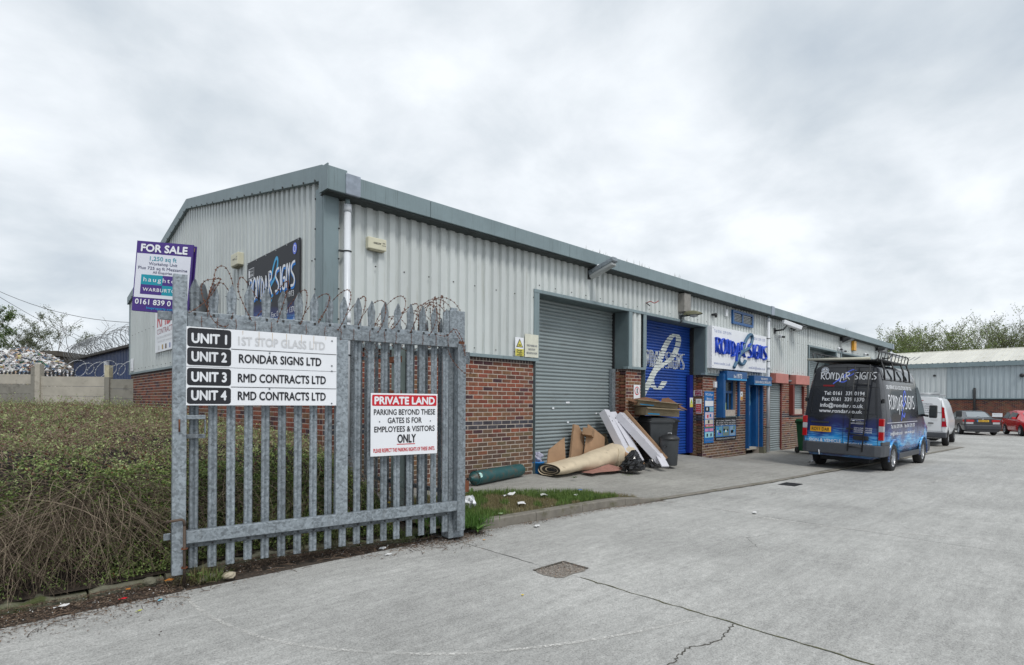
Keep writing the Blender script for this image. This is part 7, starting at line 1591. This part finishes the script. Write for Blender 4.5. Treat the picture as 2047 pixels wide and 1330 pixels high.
barbed('razor_wire', 'pale razor wire looping over the concrete fence in front of the blue shed', 'razor wire', [coil(at(146, 738, 17.6), at(262, 738, 17.2), .22, 5.5, .25)], M('pale_wire', (.55, .57, .6), .4, .3), .007, .12, .02, 8)
t = link('fence_line_wire', None); BS0, BS1 = Vector((4.62, 21.4, 0)), Vector((3.68, 38.04, 0)); bpy.data.objects.remove(t)
BS = thing('blue_shed', 'long dark blue ribbed shed with a low dark roof beyond the concrete fence', 'shed', tuple(BS0)); dv = (BS1 - BS0); dl = dv.length; dv.normalize(); nv = Vector((dv.y, -dv.x, 0)); nv = -nv if nv.dot(BS0) > 0 else nv
sheets(BS, lambda u, d, z: dv*u + nv*d + Z_*z, 0, dl, 0, 3.42, SHED, .25, 6, .03, fix=False)
mb = MB(); P = [dv*-.1 + nv*.25 + Z_*3.40, dv*dl + nv*.25 + Z_*3.40, dv*dl - nv*6 + Z_*4.3, dv*-.1 - nv*6 + Z_*4.3]; mb.add(P + [p + Z_*.10 for p in P], [(3, 2, 1, 0), (4, 5, 6, 7), (0, 1, 5, 4), (1, 2, 6, 5), (2, 3, 7, 6), (3, 0, 4, 7)]); obj('roof', mb, ROOFD, BS)
mb = MB(); P = [dv*dl, dv*dl - nv*6, dv*dl - nv*6 + Z_*4.2, dv*dl + Z_*3.4]; mb.add(P, [(0, 1, 2, 3)]); obj('end_wall', mb, SHED, BS)
p_ = dv*8.6 + nv*.08; mb = MB(); mb.obox(p_ + Z_*2.78, (.22, .22, .5)); obj('wall_light', mb, WHITEP, BS)
barbed('razor_wire', 'tangle of grey razor wire coiled along the roof edge of the blue shed', 'razor wire', [coil(BS0 + dv*1.0 + Z_*3.95, BS0 + dv*15.5 + Z_*3.80, .40, 34, .12), coil(BS0 + dv*10 + Z_*3.85, BS1 + Z_*3.75, .42, 22, .2)], STEELW, .009, .35, .03, 9)
RB = thing('rear_shed', 'brown roofed shed beyond the rubbish heap', 'shed', (3.9, 51, 0)); mb = MB(); mb.obox((0, 2.0, 2.0), (5.2, 5, 4.6), (0, 0, .78)); obj('walls', mb, M('brown_wall', (.10, .085, .07), .9, 0, .2, 2), RB)
mb = MB(); mb.obox((0, 2.0, 4.45), (5.6, 5.4, .35), (0, .02, .78)); obj('roof', mb, M('brown_roof', (.085, .075, .062), .9, 0, .3, 3), RB)
# the heap of loose refuse
hc = at(50, 760, 31); hc.z = 0
mb = MB(); P = []; rn = random.Random(3)
for i in range(15):
    q_ = i/14; row = []
    for j in range(29): a = 2*PI*j/28; rr_ = (3.6*(1-q_**1.7)**.62 + .01)*(1 + rn.uniform(-.05, .05)*(j < 28)); row.append((rr_*math.cos(a), rr_*math.sin(a), 3.95*q_))
    row[-1] = row[0]; P.append(row)
mb.grid(P); HP2 = tag(link('rubbish_heap', None, None, tuple(hc)), 'great heap of mixed loose refuse behind the concrete fence', 'rubbish heap', kind='stuff'); obj('heap_core', mb, M('heap_dark', (.10, .095, .09), .95, 0, .4, 5), HP2)
n = 15000; a = rng.uniform(0, 2*PI, n); q_ = rng.uniform(0, 1, n)**.85; rr_ = 3.6*(1-q_**1.7)**.62 + .03; Cc = np.stack([rr_*np.cos(a), rr_*np.sin(a), 3.95*q_ + rng.uniform(0, .14, n)], 1)*(1 + .03*smoothn(a*2, q_*4, 2, 3))[:, None]
A = rdir(n); A[:, 2] *= .5; A *= rng.uniform(.05, .24, n)[:, None]; Bv = rdir(n)*rng.uniform(.03, .13, n)[:, None]
pc = np.array([(.84, .84, .86), (.78, .78, .78), (.84, .83, .80), (.66, .65, .64), (.62, .63, .66), (.16, .17, .20), (.48, .38, .28), (.50, .32, .22), (.14, .22, .34), (.10, .25, .18), (.55, .48, .20), (.05, .05, .06), (.60, .45, .38)])
ix = np.clip((smoothn(a*3, q_*6, 1.7, 1)*.35 + .45 + rng.normal(0, .30, n) - .12)*13, 0, 12).astype(int); cards('loose_refuse', Cc, A, Bv, pc[ix], LITTER, HP2, False)
# ---------------------------------------------------------------- trees
def tree(name, label, base, H, spread, stems_, nl, lsz, c0, c1, seed, lean=(0, 0), bare=.0, group=None, dens=1.0, upright=.6, barkc=((.07, .06, .045), (.17, .15, .12)), tr=.010):
    rn = random.Random(seed); lv = [[], [], [], []]
    def grow(p, d, L_, r, l):
        pts = [p]; q = p.copy(); dd = d.copy()
        for k in range(5):
            dd = (dd + Vector((rn.uniform(-.16, .16), rn.uniform(-.16, .16), rn.uniform(-.05, .12)*upright)) + Vector((lean[0], lean[1], 0))*.08).normalized(); q = q + dd*L_/5; pts.append(q.copy())
        lv[l].append((pts, r))
        if l < 3:
            for k in range(int((6, 5, 4)[l]*dens)):
                t_ = rn.uniform(.22 if l else .30, 1); i = min(4, int(t_*5)); b = pts[i].lerp(pts[i+1], t_*5 - i); a = rn.uniform(0, 2*PI); s_ = (.5, .65, .75)[l]
                nd = ((pts[i+1]-pts[i]).normalized()*(1 - s_*.45) + Vector((math.cos(a), math.sin(a), rn.uniform(-.05, .5)*upright))*s_).normalized(); grow(b, nd, L_*rn.uniform(.38, .62), r*.5, l+1)
    for k in range(stems_):
        a = rn.uniform(0, 2*PI); grow(Vector((math.cos(a)*.15*spread, math.sin(a)*.15*spread, 0))*(stems_ > 1), Vector((math.cos(a)*spread*.10 + lean[0]*.3, math.sin(a)*spread*.10 + lean[1]*.3, 1)).normalized(), H*rn.uniform(.68, .82), H*tr*(1 if stems_ < 3 else .7), 0)
    t = thing(name, label, 'tree', base, 0, group)
    mb = MB()
    for pts, r in lv[0]: mb.tube(pts, [r*(1 - .14*k) for k in range(6)], 8)
    obj('trunk', mb, BARK, t)
    for l, nm in ((1, 'limb'), (2, 'branch'), (3, 'twig')):
        P = np.array([[list(p) for p in pts] for pts, r in lv[l]]); r_ = np.array([r for _, r in lv[l]])[:, None]*np.linspace(1, .35, 6)[None]; r_ = np.maximum(r_, .013)
        o = stems(nm, P, r_, lerpc(barkc[0], barkc[1], rng.uniform(0, 1, len(P))), TWIG, t); o['kind'] = 'stuff'
    if nl:
        Q = np.array([[list(p) for p in pts] for pts, r in lv[3] + lv[2]]); n = nl; i = rng.integers(0, len(Q), n); k = rng.integers(1, 6, n); c = Q[i, k] + rdir(n)*rng.uniform(0, .38, n)[:, None]*H/9
        A = rdir(n)*rng.uniform(lsz*.5, lsz, n)[:, None]; Bv = rdir(n)*rng.uniform(lsz*.3, lsz*.6, n)[:, None]; o = cards('crown', c, A, Bv, lerpc(c0, c1, np.clip(rng.uniform(0, 1, n)*.8 + .2*smoothn(c[:, 0], c[:, 2], 1.2, seed), 0, 1)), LEAF, t); o['kind'] = 'stuff'
    return t
def tb(px, D, z=-.5): p = at(px, 799, D); return (p.x, p.y, z)
G1, G2 = (.075, .11, .030), (.23, .27, .10)
def th(px, py, D): return (799 + .0063*(px-650) - py)/1110*D + 1.36 + .5
LTR = [('leafy green tree cut by the left edge of the picture', -34, 640, 44, 1, 4500, .11, (.07, .12, .04), (.19, .27, .10), 1.4, 1), ('low bushy tree with small leaves right of the left edge', 40, 662, 60, 3, 7000, .09, (.10, .12, .07), (.20, .24, .13), 1.2, 2), ('rounded sparse tree behind the middle of the rubbish heap', 88, 645, 60, 3, 8500, .09, (.10, .12, .07), (.20, .24, .13), 1.2, 3), ('thin half bare tree between the rounded tree and the tallest bare one', 116, 640, 58, 1, 500, .06, (.12, .12, .08), (.2, .2, .12), .8, 4), ('slender bare tree standing tallest left of the blue shed', 144, 630, 58, 1, 60, .05, (.12, .12, .08), (.2, .2, .12), .9, 5)]
for lab, px, py, D, ns, nl, ls, a, b, sp, sd_ in LTR: tree('broadleaf_tree', lab, tb(px, D), th(px, py, D)*1.0, sp, ns, nl, ls, a, b, sd_, group='trees on the left horizon', dens=.72, tr=.008 if sd_ > 3 else .011)
RT = [('bushy green tree behind the end gutter of the long unit', 1790, 668, 62, 3, 9000, (0, 0), 11), ('green tree just right of the end of the long unit', 1818, 658, 66, 3, 9000, (0, 0), 12), ('slim upright tree in the left part of the tree line', 1838, 650, 70, 2, 6500, (.1, 0), 13), ('low yellow green tree left of the gap in the tree line', 1862, 668, 66, 3, 8500, (0, 0), 14), ('sparse tree with a twiggy top at the middle of the tree line', 1874, 655, 72, 2, 3800, (.1, 0), 15), ('low bushy tree in the dip of the tree line', 1896, 676, 66, 3, 8500, (0, 0), 16), ('low tree right of the dip in the tree line', 1918, 668, 68, 3, 8500, (0, 0), 17), ('tall narrow tree beside the great spreading tree', 1942, 642, 76, 2, 6500, (.15, 0), 18), ('largest spreading tree with many upswept limbs', 1972, 636, 78, 4, 10000, (.35, -.2), 19), ('upswept tree on the right side of the largest tree', 1992, 638, 78, 4, 9000, (.5, -.3), 20), ('leaning sparse tree with a bent crown towards the right edge', 2008, 650, 78, 2, 5200, (.9, -.6), 21), ('low scrub tree above the far roof near the right edge', 2035, 688, 70, 3, 4000, (0, 0), 22)]
for k, (lab, px, py, D, ns, nl, ln, sd_) in enumerate(RT): tree('willow_tree' if k > 6 else 'broadleaf_tree', lab, tb(px, D), th(px, py, D)*(.86, .88, .92, .84, .92, .84, .88, .95, .96, .94, .92, .84)[k], 1.5 if k > 6 else 1.7, ns, int(nl*.60), .12, (.13, .17, .06) if k % 2 else (.15, .21, .06), (.30, .36, .17) if k % 2 else (.36, .44, .17), sd_, ln, group='trees behind the far unit', upright=1.0, tr=.009)
# overhead lines
for k, (a, b, D0, D1, lab) in enumerate(((at(-60, 556, 27), at(268, 645, 25), 0, 0, 'upper overhead wire running to the gable'), (at(-60, 560, 36), at(240, 712, 62), 0, 0, 'lower overhead wire crossing behind the left trees'), (at(90, 636, 50), at(262, 706, 60), 0, 0, 'faint overhead wire sinking behind the blue shed'))):
    t = thing('overhead_wire', 'thin dark ' + lab, 'wire', tuple(a)); d = b - a; mb = MB(); mb.tube([d*q_ - Z_*(.5*4*q_*(1-q_)) for q_ in np.linspace(0, 1, 14)], .012 if k == 0 else .016, 5); obj('cable', mb, M('cable_grey', (.06, .065, .07)), t)
# weeds sprouting in the gutter
n = 90; x = rng.choice([9.2, 10.4, 11.2, 12.5, 16.5, 21.0, 24.0, 26.5], n) + rng.normal(0, .25, n); tag(blades('gutter_weeds', x, np.full(n, 7.15), np.full(n, 4.44), .04, .20, (.06, .06, .03), (.2, .2, .1), .004, .6), 'dead weeds sprouting from the gutter', kind='stuff')
